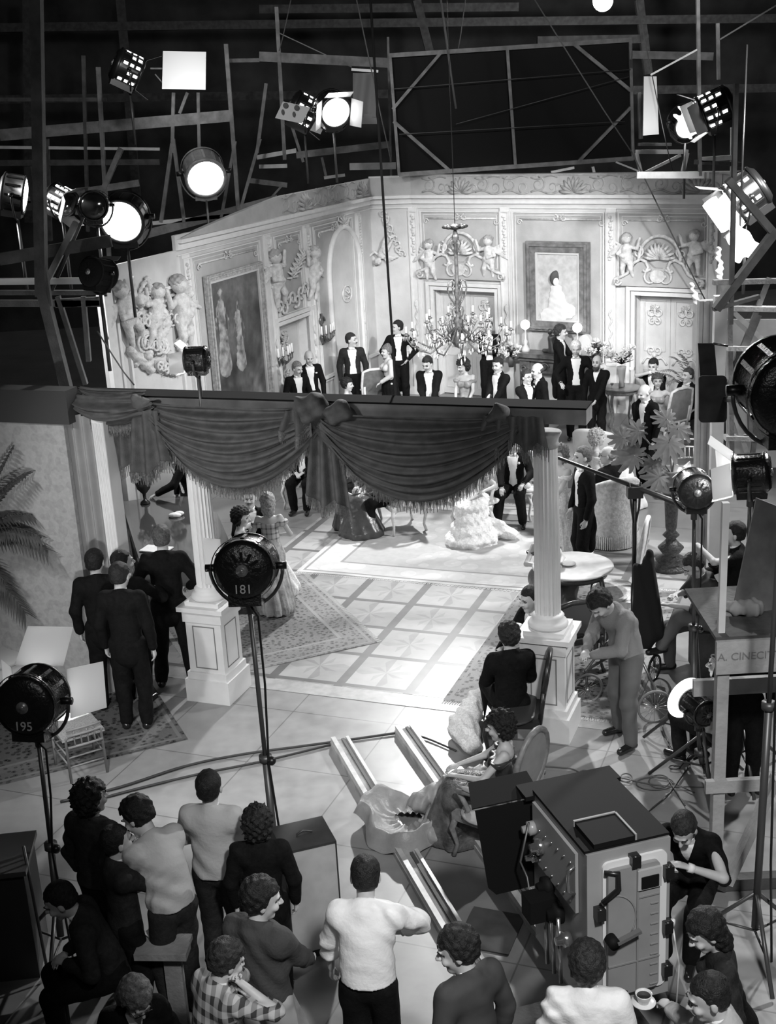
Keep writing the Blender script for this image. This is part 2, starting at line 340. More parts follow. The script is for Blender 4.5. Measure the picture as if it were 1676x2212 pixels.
NP = [0]
def person(label, loc, face, h=1.75, hip=None, lean=(0, 0), twist=0., head=(0, 0, 0), rh=None, lh=None, re=None, le=None, rf=None, lf=None, rk=None, lk=None,
           out='tails', sex='m', hair='short', hc=.02, tash=False, beard=False, glasses=False, top=None, bottom=None, vs=.011, grip=.5, group=None, bald=False, skirt=1., fan=None, sleeves=True, belt=False, pocket=False, hem=.05, train=None, flower=False, collar=False):
    NP[0] += 1; s = h / 1.75; root = thing('person', label, 'person', (loc[0], loc[1], loc[2] if len(loc) > 2 else 0), R(face), group)
    fem = sex == 'f'; v = vs / s; nx, ny, nz = Vector((1, 0, 0)), Vector((0, 1, 0)), Vector((0, 0, 1))
    sit = hip is not None; hz = (hip / s if sit else .93); P = Vector((0, 0, hz))
    RT_ = Matrix.Rotation(R(-lean[0]), 3, 'X') @ Matrix.Rotation(R(lean[1]), 3, 'Y'); RS = RT_ @ Matrix.Rotation(R(twist), 3, 'Z')
    half = RT_.to_quaternion().slerp(Matrix.Identity(3).to_quaternion(), .5).to_matrix()
    wst = P + half @ Vector((0, 0, .16)); tp = lambda x, y, z: wst + RS @ Vector((x, y, z - .16))
    N = tp(0, -.005, .50); sw = .148 if fem else .168
    Sh = {1: tp(sw, -.01, .445), -1: tp(-sw, -.01, .445)}; Hp = {1: P + Vector((.085, 0, -.03)), -1: P + Vector((-.085, 0, -.03))}
    RH = RS @ Matrix.Rotation(R(head[0]), 3, 'Z') @ Matrix.Rotation(R(-head[1]), 3, 'X') @ Matrix.Rotation(R(head[2]), 3, 'Y')
    Hc = N + RS @ Vector((0, .012, .052)) + RH @ Vector((0, .012, .104)); hp = lambda x, y, z: Hc + RH @ (Vector((x, y, z)) * HS)
    # arms
    A = {}
    for sd, tg, hint in ((1, rh, re), (-1, lh, le)):
        if tg is None: tg = (sd * .235, .05, hz - .075 if not sit else hz + .1); 
        if tg == 'lap': tg = (sd * .07, .30, hz + .13)
        hint = hint or (sd * .8, -.7, -.3); E_, Wr = ik(Sh[sd], tg, .285, .255, hint); A[sd] = (E_, Wr)
    L = {}
    for sd, tg, hint in ((1, rf, rk), (-1, lf, lk)):
        if tg is None: tg = (sd * .10, .0 if not sit else .42, .075)
        if len(tg) == 2: tg = (tg[0], tg[1], .075)
        hint = hint or (sd * .12, 1, .2); K, An = ik(Hp[sd], tg, .428, .405, hint); L[sd] = (K, An)
    fwd = RS @ ny
    # --- body: one skin from crown to sole
    B = SDF(); bw = (RS @ ny, 1.42)
    B.cone(P, wst, .125 if not fem else .13, .112 if not fem else .10, .05, (ny, 1.3)).cone(wst, tp(0, 0, .36), .11 if not fem else .10, .135 if not fem else .115, .05, bw)
    B.cone(tp(-sw * .8, -.01, .41), tp(sw * .8, -.01, .41), .062 if not fem else .052, .062 if not fem else .052, .05).cone(tp(0, -.01, .44), Hc + RH @ Vector((0, -.02, -.07)), .06 if not fem else .05, .052 if not fem else .043, .035)
    if fem:
        for sd in (1, -1): B.ell(tp(sd * .065, .085, .32), (.06, .055, .06), .03)
    if vs < .0085 or face % 360 > 60:
        pass
    B.ell(hp(0, -.012, .03), (.076, .095, .088), .02, RH.transposed() if False else None if RH == Matrix.Identity(3) else RH) if False else None
    me_ = RH                                     # columns are the head's axes
    B.ell(hp(0, -.012, .028), (.074, .094, .086), .02, me_).ell(hp(0, .022, -.035), (.057, .066, .082), .025, me_).ell(hp(0, .062, -.098), (.026, .022, .02), .02, me_)
    B.cone(hp(-.032, .085, .026), hp(.032, .085, .026), .010, .010, .012)
    for sd in (1, -1):
        B.ell(hp(sd * .030, .101, .006), (.019, .014, .012), .012, me_, True).ell(hp(sd * .036, .072, -.03), (.022, .02, .02), .02, me_).ell(hp(sd * .077, -.004, -.012), (.010, .019, .031), .006, me_)
    B.cone(hp(0, .086, .018), hp(0, .112, -.020), .008, .0135, .008).ell(hp(0, .098, -.025), (.018, .011, .009), .008, me_)
    B.ell(hp(0, .088, -.052), (.024, .010, .006), .006, me_).ell(hp(0, .086, -.063), (.021, .010, .0065), .006, me_)
    hands = {}
    for sd in (1, -1):
        E_, Wr = A[sd]; B.cone(Sh[sd], E_, .047 if not fem else .04, .037 if not fem else .032, .03).cone(E_, Wr, .038 if not fem else .032, .025 if not fem else .021, .02)
        d = (Wr - E_).normalized(); side = d.cross(RS @ nz * .3 + Vector((0, 0, 1)))
        if side.length < .2: side = d.cross(fwd)
        side.normalize(); pn = side.cross(d).normalized()
        if (E_ - Sh[sd]).normalized().dot(nz) < -.5 and d.dot(nz) < -.6: side, pn = fwd.copy(), (RS @ nx) * -sd     # hanging arm: thumb to the front, palm inwards
        else:
            pn = -pn if pn.z > 0 else pn; side = side * (1 if side.dot(RS @ nx) * sd < 0 else -1)
        pc = Wr + d * .05; B.cone(Wr + d * .01, Wr + d * .075, .026, .034, .014, (pn, 1.9))
        for i, (o, ln) in enumerate(((.027, .066), (.009, .076), (-.009, .071), (-.026, .055))):
            a0 = Wr + d * .085 + side * o; c1 = grip * .6; d1 = (d * math.cos(c1) + pn * math.sin(c1)); a1 = a0 + d1 * ln * .55; c2 = grip * 1.7; d2 = d * math.cos(c2) + pn * math.sin(c2)
            a2 = a1 + d2 * ln * .5 + side * o * .1; B.cone(a0, a1, .0088, .008, .004).cone(a1, a2, .008, .0068, .004)
        t0 = Wr + d * .03 + side * .022; t1 = t0 + d * .03 + side * .024 + pn * .012; t2 = t1 + d * .03 + side * .004 + pn * .012; B.cone(t0, t1, .012, .0095, .008).cone(t1, t2, .0095, .008, .004)
        hands[sd] = Wr + d * .09 + pn * .02
        K, An = L[sd]; B.cone(Hp[sd], K, .082, .052, .03).cone(K, An, .052, .036, .02)
        fd = Vector((sd * .18, 1, 0)).normalized(); B.cone(An + Vector((0, 0, -.02)), An + fd * .15 + Vector((0, 0, -.045)), .034, .026, .02)
    dark = lambda C: feat(C)
    Hi = RH.transposed()
    def feat(C):
        q = (C - np.array(Hc)) @ np.array(Hi).T / HS; x, y, z = np.abs(q[:, 0]), q[:, 1], q[:, 2]; m = np.zeros(len(C), int)
        m[(y > .065) & (np.abs(x - .031) < .013) & (np.abs(z - .006) < .0065)] = 1
        m[(y > .07) & (x < .022) & (np.abs(z + .057) < .009)] = 2; return m
    sdf_obj('body', B, v, None, root, scale=s, mats=[SKIN, SKIN_D, LIP], mi=feat)
    def loc_t(X, Y, Z):                            # chest coordinates
        w = np.array(wst); m = np.array(RS); X, Y, Z = X - w[0], Y - w[1], Z - w[2]
        return m[0, 0] * X + m[1, 0] * Y + m[2, 0] * Z, m[0, 1] * X + m[1, 1] * Y + m[2, 1] * Z, m[0, 2] * X + m[1, 2] * Y + m[2, 2] * Z + .16
    def loc_h(X, Y, Z):
        w = np.array(Hc); m = np.array(RH); X, Y, Z = X - w[0], Y - w[1], Z - w[2]
        X, Y, Z = X / HS, Y / HS, Z / HS; return m[0, 0] * X + m[1, 0] * Y + m[2, 0] * Z, m[0, 1] * X + m[1, 1] * Y + m[2, 1] * Z, m[0, 2] * X + m[1, 2] * Y + m[2, 2] * Z
    ph = random.random() * 9
    folds = lambda amp, f: (lambda X, Y, Z: amp * (.35 + .65 * np.sin(8 * X + 6 * Z + ph)) * (.7 * np.sin(f * (Z * .8 + X * .5) + 3 * np.sin(9 * X + 7 * Y + ph)) + .4 * np.sin(1.7 * f * (Y + .4 * Z) + 2 * np.sin(13 * Z + ph))))
    curls = lambda amp, f: (lambda X, Y, Z: amp * (np.sin(f * (X + .012 * np.sin(38 * Z + ph))) * np.sin(f * .9 * (Y + .01 * np.sin(44 * X)) + ph) * np.sin(f * 1.1 * Z + 2 * ph) * 1.6 + .3 * np.sin(f * 2.3 * (X + Y)) * np.sin(f * 2 * Z)))
    # --- hair
    H = SDF(); hr = random.random()
    vh = min(v, .009)
    if not bald:
        puff = {'short': .010, 'wavy': .022, 'curly': .034, 'bun': .018, 'long': .022, 'updo': .026}[hair]
        H.ell(hp(0, -.02, .036), (.074 + puff, .090 + puff, .084 + puff), .02, me_)
        if hair in ('short', 'wavy'): H.ell(hp(0, -.045, -.02), (.068 + puff * .5, .06 + puff * .5, .06), .02, me_)
        if hair == 'bun': H.ell(hp(0, -.05, .12), (.045, .045, .035), .02, me_).ell(hp(0, -.05, -.02), (.07, .055, .06), .02, me_)
        if hair == 'updo': H.ell(hp(0, -.07, .07), (.07, .06, .055), .02, me_).ell(hp(0, -.05, -.02), (.07, .055, .06), .02, me_)
        if hair == 'curly': H.ell(hp(0, -.05, -.03), (.10, .075, .09), .03, me_)
        if hair == 'long': H.ell(hp(0, -.05, -.06), (.088, .065, .13), .03, me_)
        zc = {'short': -.055, 'wavy': -.065, 'curly': -.13, 'bun': -.06, 'long': -.20, 'updo': -.07}[hair]
        def hcut(X, Y, Z):
            x, y, z = loc_h(X, Y, Z); a = np.minimum(y - .012 - np.clip((z - .0), 0, .1) * .35 , .062 + .0 * z - z + np.clip(-y + .06, 0, .2) * 0)   # in front of the ears and below the hairline: no hair
            b = zc - z; return np.maximum(a, b)
        H.cut(hcut)
        am, fq = {'short': (.0020, 95), 'wavy': (.005, 80), 'curly': (.011, 85), 'bun': (.003, 90), 'long': (.005, 70), 'updo': (.006, 80)}[hair]
        H.disp = curls(am, fq)
    else:
        H.ell(hp(0, -.022, .0), (.081, .097, .06), .015, me_).cut(lambda X, Y, Z: (lambda x, y, z: np.maximum(np.maximum(z - .035, -.06 - z), y - .0))(*loc_h(X, Y, Z))); H.disp = curls(.002, 90)
    sdf_obj('hair', H, vh, hair_mat(hc), root, scale=s)
    if (tash or beard or glasses or hc < .3):
        m = MB()
        for sd in (1, -1): m.tube([hp(sd * .014, .094, .027), hp(sd * .03, .094, .033), hp(sd * .047, .082, .027)], [.004, .0048, .003], 6)
        if True: m2 = MB()
        if tash: m2.tube([hp(-.026, .088, -.048), hp(-.01, .099, -.041), hp(.01, .099, -.041), hp(.026, .088, -.048)], [.003, .007, .007, .003], 6)
        for q in (m,) + ((m2,) if tash else ()):
            for i, vv in enumerate(q.V): q.V[i] = vv * s
        m.build('eyebrows', hair_mat(hc), root, False)
        if tash: m2.build('moustache', hair_mat(hc), root, False)
        if beard:
            b = SDF().ell(hp(0, .05, -.095), (.055, .045, .055), .02, me_); b.disp = folds(.004, 90); sdf_obj('beard', b, vh, hair_mat(hc), root, scale=s)
        if glasses:
            m = MB()
            for sd in (1, -1): m.tube([(hp(sd * .033 + .021 * math.cos(a), .103, .003 + .017 * math.sin(a))) * s for a in np.linspace(0, 2 * PI, 15)[:-1]], .0028, 5, closed=True).tube([hp(sd * .054, .1, .006) * s, hp(sd * .08, .0, .0) * s], .002, 5)
            m.tube([hp(-.012, .106, .006) * s, hp(.012, .106, .006) * s], .0025, 5).build('glasses', mat('black_rim', .02, .3), root, False)
    # --- clothes
    tm = top or {'tails': BLACK, 'suit': BLACK, 'sweater': GREYC, 'shirt': WHITEC, 'gown': SATIN, 'blouse': WHITEC}[out]; bm_ = bottom or {'tails': BLACK, 'suit': BLACK, 'sweater': GREYC, 'shirt': CHARCOAL, 'gown': tm, 'blouse': BLACK}[out]
    def torso(J, e, low):
        J.cone(P + half @ Vector((0, 0, -.02)), wst, (.13 if not fem else .128) + e, (.118 if not fem else .098) + e, .05, (ny, 1.3)).cone(wst, tp(0, 0, .36), (.116 if not fem else .10) + e, (.142 if not fem else .117) + e, .05, bw)
        J.cone(tp(-sw * .82, -.01, .405), tp(sw * .82, -.01, .405), (.066 if not fem else .053) + e, (.066 if not fem else .053) + e, .05)
        for sd in (1, -1): J.cone(tp(0, -.02, .45), tp(sd * sw * .8, -.01, .43), .05 + e, .04 + e, .04)
        if fem:
            for sd in (1, -1): J.ell(tp(sd * .065, .085, .32), (.062 + e, .057 + e, .062 + e), .03)
    V_ = {'tails': .26, 'suit': .20}.get(out)
    if out in ('tails', 'suit', 'sweater', 'shirt', 'blouse'):
        J = SDF(); e = {'tails': .018, 'suit': .022, 'sweater': .028, 'shirt': .026, 'blouse': .014}[out]; torso(J, e, 0)
        for sd in (1, -1):
            E_, Wr = A[sd]; d = (Wr - E_).normalized(); J.cone(Sh[sd], E_, .056 + e * .5, .047 + e * .5, .035)
            if sleeves: J.cone(E_, Wr - d * .015, .047 + e * .5, .034 + e * .5, .02)
        if not fem: J.cone(tp(0, -.03, .44), tp(0, -.028, .5), .075, .062, .03)
        if out in ('sweater', 'shirt'): J.cone(P + Vector((0, 0, .02)), wst + Vector((0, 0, .12)), .142 + e, .125 + e, .05, (ny, 1.25))
        if out in ('suit', 'tails') and not sit:
            J.cone(P + Vector((0, 0, .0)), P + Vector((0, -.0 if out == 'suit' else -.05, -.12 if out == 'suit' else -.25)), .145, .155 if out == 'suit' else .14, .04, (ny, 1.3))
            if out == 'tails': J.cone(P + Vector((0, -.06, -.2)), P + Vector((0, -.075, -.50)), .13, .11, .04, (ny, 1.6))
        if out in ('suit', 'tails'):
            def vcut(X, Y, Z):
                x, y, z = loc_t(X, Y, Z)
                if out == 'suit': w = np.clip((z - .30) / .2, -.3, 1.2) * .062; zb_ = .30
                else: w = .040 + .19 * np.clip(z - .25, 0, .3) + .14 * np.clip(.22 - z, 0, .3); zb_ = -.02
                return np.minimum(np.minimum(w - np.abs(x), y - .02), z - zb_)
            J.cut(vcut)
            if out == 'tails': J.cut(lambda X, Y, Z: (lambda x, y, z: np.minimum(np.minimum(.10 + (.05 - z) * .9 - np.abs(x), y - .0), .03 - z))(*loc_t(X, Y, Z)))
        J.cut(lambda X, Y, Z: (lambda x, y, z: z - .525 + .5 * np.clip(y, -.1, .2))(*loc_t(X, Y, Z)))
        if out in ('sweater', 'shirt', 'blouse'): J.cut(lambda X, Y, Z: (hz - (.02 if out == 'sweater' else -.03)) - Z + 0 * X * Y if True else 0)
        J.disp = folds({'tails': .0045, 'suit': .006, 'sweater': .010, 'shirt': .014, 'blouse': .007}[out], {'shirt': 46, 'sweater': 40}.get(out, 36))
        sdf_obj({'tails': 'tailcoat', 'suit': 'jacket', 'sweater': 'sweater', 'shirt': 'shirt', 'blouse': 'blouse'}[out], J, v, tm, root, scale=s)
    if out in ('tails', 'suit'):
        S_ = SDF(); torso(S_, .011, 0); S_.cut(lambda X, Y, Z: (lambda x, y, z: np.maximum(np.maximum(np.abs(x) - .11, .01 - y), np.maximum((.03 if out == 'tails' else .25) - z, z - .475)))(*loc_t(X, Y, Z)))
        sdf_obj('shirt_front', S_, v, WHITEC, root, scale=s)
        for sd in (1, -1):
            E_, Wr = A[sd]; d = (Wr - E_).normalized(); MB().cyl((Wr - d * .03) * s, (Wr + d * .012) * s, .033 * s, .034 * s, 12).build('cuff', WHITEC, root, False)
    if (out in ('tails', 'suit', 'shirt') or collar) and not fem:
        nk = N + RS @ Vector((0, .0, .0)); u = (hp(0, -.02, -.06) - nk).normalized(); MB().lathe([(.061 * s, -.012 * s), (.058 * s, .034 * s), (.053 * s, .032 * s), (.055 * s, -.01 * s)], nk * s, 16, axis=u).build('collar', WHITEC, root, False)
    if out == 'tails':
        c = tp(0, .064, .503); m = MB()
        for sd in (1, -1): m.lathe([(.006 * s, 0), (.02 * s, .045 * s), (.014 * s, .052 * s)], c * s, 8, axis=(RS @ nx) * sd + fwd * -.15)
        m.build('bow_tie', WHITEC, root, False)
    if pocket: MB().ball(tp(-.10, .128, .37) * s, (.022 * s, .012 * s, .014 * s), 8).build('pocket_square', WHITEC, root, False)
    if flower: MB().ball(tp(-.095, .135, .40) * s, (.022 * s, .014 * s, .02 * s), 8).build('buttonhole_flower', WHITEC, root, False)
    if belt: b = SDF().cone(P + Vector((0, 0, -.02)), P + Vector((0, 0, .1)), .152, .148, .03, (ny, 1.22)).cut(lambda X, Y, Z: np.abs(Z - hz - .025) - .02 + 0 * X * Y); sdf_obj('belt', b, v * .8, LEATHER, root, scale=s)
    if out != 'gown' and not (fem and out == 'blouse'):
        T = SDF(); T.cone(P + Vector((0, 0, .03)), P, .128, .138, .04, (ny, 1.25))
        for sd in (1, -1): K, An = L[sd]; T.cone(Hp[sd], K, .10 if out != 'sweater' else .11, .078, .04).cone(K, An + Vector((0, 0, .015)), .078, .064, .03)
        T.cut(lambda X, Y, Z: .045 - Z + 0 * X * Y); T.disp = folds(.008, 30); sdf_obj('trousers', T, v, bm_, root, scale=s)
        for sd in (1, -1):
            K, An = L[sd]; fd = Vector((sd * .18, 1, 0)).normalized(); Z_ = An.z - .075; S_ = SDF().cone(An + Vector((0, -.03, -.03)), An + fd * .15 + Vector((0, 0, -.042)), .043, .034, .03).cone(An, An + Vector((0, 0, -.02)), .042, .042, .02)
            S_.cut(lambda X, Y, Z, Z_=Z_: Z_ + .002 - Z + 0 * X * Y); sdf_obj('shoe', S_, min(v, .01), LEATHER if out != 'sweater' else LEATHER, root, scale=s)
    else:                                          # gown or skirt
        if out == 'gown':
            T = SDF(); torso(T, .010, 0); T.cut(lambda X, Y, Z: (lambda x, y, z: z - .375 - np.clip(np.abs(x) - .07, 0, .05) * .5)(*loc_t(X, Y, Z)))
            for sd in (1, -1):
                if sleeves: T.ell(Sh[sd] + (A[sd][0] - Sh[sd]) * .25, (.075, .075, .07), .03)
            T.disp = folds(.005, 50); sdf_obj('bodice', T, v, tm, root, scale=s)
        K_ = SDF(); w = .30 * skirt
        if not sit: K_.cone(P + Vector((0, 0, .12)), P + Vector((0, 0, -.08)), .11, .18, .05, (ny, 1.15)).cone(P + Vector((0, -.02, -.08)), Vector((0, -.06, hem)), .16, w, .05)
        else:
            kx = (L[1][0] + L[-1][0]) / 2; K_.cone(P + Vector((0, 0, .12)), P, .11, .17, .05)
            for sd in (1, -1): K_.cone(P + Vector((sd * .08, 0, 0)), L[sd][0], .15, .13, .06)
            K_.cone(kx, Vector((kx.x, kx.y + .06, .06)), .17, w, .08).cone(P + Vector((0, .05, -.05)), Vector((0, .1, .08)), .18, w * .85, .08)
        if train is not None: K_.cone(Vector((0, .1, .2)), Vector(train), .16, .12, .1)
        def pl(X, Y, Z):
            a = np.arctan2(Y + 0 * X, X + 0 * Y); return (.018 * np.sin(a * 13 + ph + Z * 4) + .008 * np.sin(a * 29 + Z * 11)) * np.clip(1.05 - Z / max(hz, .3), 0, 1) + (.016 * np.sin(Z * 42 + .5 * np.sin(5 * a)) + .010 * np.sin(a * 41) * np.sin(Z * 42) if skirt > 1.3 else 0)
        K_.disp = pl; K_.cut(lambda X, Y, Z: hem * .3 - Z + 0 * X * Y); sdf_obj('skirt', K_, v * 1.15, bm_, root, scale=s)
        if out == 'gown' and tm is LACE:
            pass
    return root, {k: [x * s for x in (A[k][0], A[k][1], hands[k])] for k in A}
def hd(px, py, h): p = G(px, py, h); return (p.x, p.y)
def pw(o, v): return Matrix.Translation(o.location) @ Matrix.Rotation(o.rotation_euler.z, 4, 'Z') @ Vector(v)
# ------------------------------------------------------------------ the hall and the painted set
UA = -0.374; UX = Vector((math.cos(UA), math.sin(UA), 0)); UY = Vector((-UX.y, UX.x, 0))   # axes of the parquet; UX to the right, UY into the room
PLASTER = mat('pale_plaster', .62, .8, noise=.10, nscale=2.5, bump=.15, bscale=30); PLASTER2 = mat('plaster_panel', .46, .85, noise=.12, nscale=3, bump=.2, bscale=40)
MOULD = mat('moulding_cream', .78, .6, noise=.05, nscale=9); GROOVE = mat('rib_line_grey', .22, .8)  # GROOVE is a plain dark grey for the camera door ribs
ORN = mat('plaster_ornament', .66, .7, noise=.22, nscale=14, bump=.5, bscale=50); ORN_D = mat('painted_relief_grey', .40, .8, noise=.3, nscale=9)
WOODP = mat('pale_timber', .42, .8, noise=.28, nscale=5, bump=.3, bscale=30); WOODD = mat('dark_timber', .07, .8, noise=.4, nscale=5, bump=.3, bscale=30)
WOODM = mat('grey_timber', .20, .8, noise=.35, nscale=5, bump=.3, bscale=30)
GILT = mat('gilt_frame', .42, .4, noise=.3, nscale=20, bump=.5, bscale=45)
BLKM = mat('black_metal', .012, .35, spec=.6); IRON = mat('iron_grey', .10, .4, metal=.4); CHROME = mat('chrome', .6, .18, metal=.9)

# studio floor: marble slabs outside, star parquet inside
x = NT('studio_floor', .33, .5); v, a, b, c = x.xyz('Object', 0)
n1 = x.noise(v, 1.3, 5); n2 = x.noise(v, 7, 5)
u_ = x.math('ADD', x.math('MULTIPLY', a, UX.x), x.math('MULTIPLY', b, UX.y)); w_ = x.math('ADD', x.math('MULTIPLY', a, UY.x), x.math('MULTIPLY', b, UY.y))
gx = x.math('ABSOLUTE', x.math('SUBTRACT', x.math('FRACT', x.math('MULTIPLY', u_, .9)), .5)); gy = x.math('ABSOLUTE', x.math('SUBTRACT', x.math('FRACT', x.math('MULTIPLY', w_, .9)), .5))
ln = x.math('GREATER_THAN', x.math('MAXIMUM', gx, gy), .494)
tone = x.math('ADD', x.math('MULTIPLY', n1, .16), x.math('ADD', x.math('MULTIPLY', n2, .10), .12))
x.color(x.math('SUBTRACT', tone, x.math('MULTIPLY', ln, .12))); x.put(x.b.inputs['Roughness'], x.math('ADD', .22, x.math('MULTIPLY', n2, .25))); FLOOR_M = x.m
struct('floor', MB().box((0, 17, -.05), (40, 50, .1)), FLOOR_M)
# star parquet
PO = Vector((0, 0, 0)); O11 = G(759, 1294.6); CELL = .81; CELY = .785
x = NT('star_parquet', .3, .5); v, a, b, c = x.xyz('Object')
s_ = x.math('DIVIDE', a, CELL); t_ = x.math('DIVIDE', b, CELY)
fs = x.math('SUBTRACT', x.math('FRACT', s_), .5); ft = x.math('SUBTRACT', x.math('FRACT', t_), .5)
band = x.math('GREATER_THAN', x.math('ABSOLUTE', fs), .435); band2 = x.math('GREATER_THAN', x.math('ABSOLUTE', ft), .452)
ang = x.math('ARCTAN2', ft, fs); star = x.math('SINE', x.math('MULTIPLY', ang, 8)); n2 = x.noise(v, 6, 5)
rad = x.math('SQRT', x.math('ADD', x.math('MULTIPLY', fs, fs), x.math('MULTIPLY', ft, ft)))
fade = x.math('LESS_THAN', rad, x.math('ADD', .33, x.math('MULTIPLY', x.math('COSINE', x.math('MULTIPLY', ang, 4)), .12)))
st = x.math('MULTIPLY', x.math('GREATER_THAN', star, 0), fade)
quad = x.math('GREATER_THAN', x.math('MULTIPLY', fs, ft), 0)
base = x.math('ADD', x.math('ADD', .27, x.math('MULTIPLY', n2, .14)), x.math('ADD', x.math('MULTIPLY', st, -.07), x.math('MULTIPLY', quad, .05)))
dk = x.math('MAXIMUM', band, band2); x.color(x.mix(dk, base, x.math('ADD', .10, x.math('MULTIPLY', n2, .07)))); PARQ = x.m
o = MB().box((1.15, .3, .004), (CELL * 7.1, 5.35 + .06, .008)).build('floor_parquet', PARQ); tag(o, kind='structure'); o.location = (O11.x, O11.y, 0); o.rotation_euler = (0, 0, UA)
bm0 = MB(); c0 = O11 + UX * 1.15 - UY * (CELY * 3 + .08)
bm0.box(c0 - UY * .1 + Vector((0, 0, .003)), (CELL * 7.1, .26, .006), UA); struct('floor_pale_border', bm0, mat('parquet_pale_edge', .36, .35, noise=.2, nscale=8))

# dark studio shell
SHELL = mat('studio_dark_wall', .035, .95, noise=.5, nscale=1.2)
struct('wall_back', MB().box((0, 38, 6), (44, .2, 14)), SHELL); struct('wall_left', MB().box((-14, 17, 6), (.2, 46, 14)), SHELL)
struct('wall_right', MB().box((14, 17, 6), (.2, 46, 14)), SHELL); struct('ceiling', MB().box((0, 17, 13), (44, 46, .2)), SHELL)
struct('wall_front', MB().box((0, -5, 6), (44, .2, 14)), SHELL)

# --- the set walls: right wall, canted corner, left wall. Heights: cornice at ZC
ZC = 4.05
def xy(p): return Vector((p.x, p.y, 0))
WA, WB, WC, WD = xy(G(1560, 428, ZC)), xy(G(890, 428, ZC)), xy(G(798, 431, ZC)), xy(G(380, 527, ZC))
WE = WD + (WD - WC).normalized() * 3.4
class Wall:
    def __init__(s, a, b):                    # seen from the room: a on the left, b on the right
        s.a = a; s.u = (b - a).normalized(); s.n = Vector((s.u.y, -s.u.x, 0)); s.L = (b - a).length
        if s.n.dot(Vector((0, 12, 0)) - a) < 0: s.n = -s.n
    def at(s, px, py):                        # wall coordinates seen at a pixel
        d = ray(px, py); t = (s.a - EYE).dot(s.n) / d.dot(s.n); p = EYE + d * t; return (p - s.a).dot(s.u), p.z
    def P(s, u, z, o=0.): return s.a + s.u * u + s.n * o + Vector((0, 0, z))
    def box(s, mb, u0, u1, z0, z1, o0, o1):
        V = [s.P(u, z, o) for u in (u0, u1) for o in (o0, o1) for z in (z0, z1)]
        return mb.add(V, [(0, 1, 3, 2), (4, 6, 7, 5), (0, 4, 5, 1), (2, 3, 7, 6), (0, 2, 6, 4), (1, 5, 7, 3)])
    def rim(s, mb, u0, u1, z0, z1, w, o0, o1):   # rectangular moulding
        for q in ((u0, u1, z1 - w, z1), (u0, u1, z0, z0 + w), (u0, u0 + w, z0 + w, z1 - w), (u1 - w, u1, z0 + w, z1 - w)): s.box(mb, *q, o0, o1)
        return mb
WR, WK, WL = Wall(WB, WA), Wall(WC, WB), Wall(WE, WC)
def scroll(w, mb, u, z, r, turns=1.4, dirn=1, a0=0., th=.03, off=.03, n=22):
    pts = []
    for i in range(n):
        f = i / (n - 1); a = a0 + dirn * f * turns * 2 * PI; q = r * (1 - .86 * f); pts.append(w.P(u + q * math.cos(a), z + q * math.sin(a), off))
    mb.tube(pts, [th * (1 - .5 * i / n) for i in range(n)], 6); return mb
def wave(w, mb, u0, u1, z, amp, n, th=.02, off=.03):
    pts = [w.P(u0 + (u1 - u0) * i / (n * 8), z + amp * math.sin(i / 8 * 2 * PI), off) for i in range(n * 8 + 1)]; return mb.tube(pts, th, 6)
def shell(w, mb, u, z, r, k=9, a0=0.1, a1=PI - .1, off=.03):
    for i in range(k):
        a = a0 + (a1 - a0) * i / (k - 1); mb.tube([w.P(u, z, off), w.P(u + r * .6 * math.cos(a), z + r * .6 * math.sin(a), off + .05), w.P(u + r * math.cos(a), z + r * math.sin(a), off)], [r * .03, r * .12, r * .07], 6)
    return mb
def cherub(w, name, label, u, z, h, lean=0., arm=1, wing=0, parent=None, legs=0.):
    f = h / 1.0; s = SDF(); e = Vector
    M3 = lambda x, y, zz: w.u * (x * math.cos(lean) - zz * math.sin(lean)) + w.n * y + Vector((0, 0, 1)) * (x * math.sin(lean) + zz * math.cos(lean))
    o = w.P(u, z, .09); p = lambda x, y, zz: o + M3(x * f * arm, y * f, zz * f)
    s.cone(p(0, 0, .38), p(0, .02, .62), .13 * f, .12 * f, .04 * f).ell(p(0, .04, .85), (.12 * f,) * 3, .03 * f)
    s.cone(p(.1, .02, .66), p(.27, .04, .62), .05 * f, .04 * f, .03 * f).cone(p(.27, .04, .62), p(.34, .05, .86), .042 * f, .035 * f, .02 * f)
    s.cone(p(-.1, .02, .66), p(-.2, .08, .5), .05 * f, .042 * f, .03 * f).cone(p(-.2, .08, .5), p(-.02, .14, .44), .042 * f, .035 * f, .02 * f)
    s.cone(p(.07, 0, .36), p(.12 + legs, .06, .16), .085 * f, .06 * f, .03 * f).cone(p(.12 + legs, .06, .16), p(.16 + legs * .6, .0, -.04), .06 * f, .035 * f, .02 * f)
    s.cone(p(-.07, 0, .36), p(-.1, .02, .16), .085 * f, .06 * f, .03 * f).cone(p(-.1, .02, .16), p(-.1, 0, -.04), .06 * f, .035 * f, .02 * f)
    s.ell(p(0, .0, .42), (.17 * f, .1 * f, .07 * f), .03 * f)
    for k in range(5): s.cone(p(-.08, -.03, .62), p(-.3 - .06 * k, -.05, .75 - .09 * k + wing), .05 * f, .03 * f, .02 * f)
    hr = SDF().ell(p(-.0, .02, .90), (.125 * f, .125 * f, .10 * f), .02); hr.disp = lambda X, Y, Z: .012 * f * np.sin(70 * X) * np.sin(66 * Z) 
    b = sdf_obj(name, s, .016, ORN); tag(b, label, 'cherub', 'plaster cherubs of the salon walls')
    q = sdf_obj('hair', hr, .016, ORN_D); q.parent = b; return b

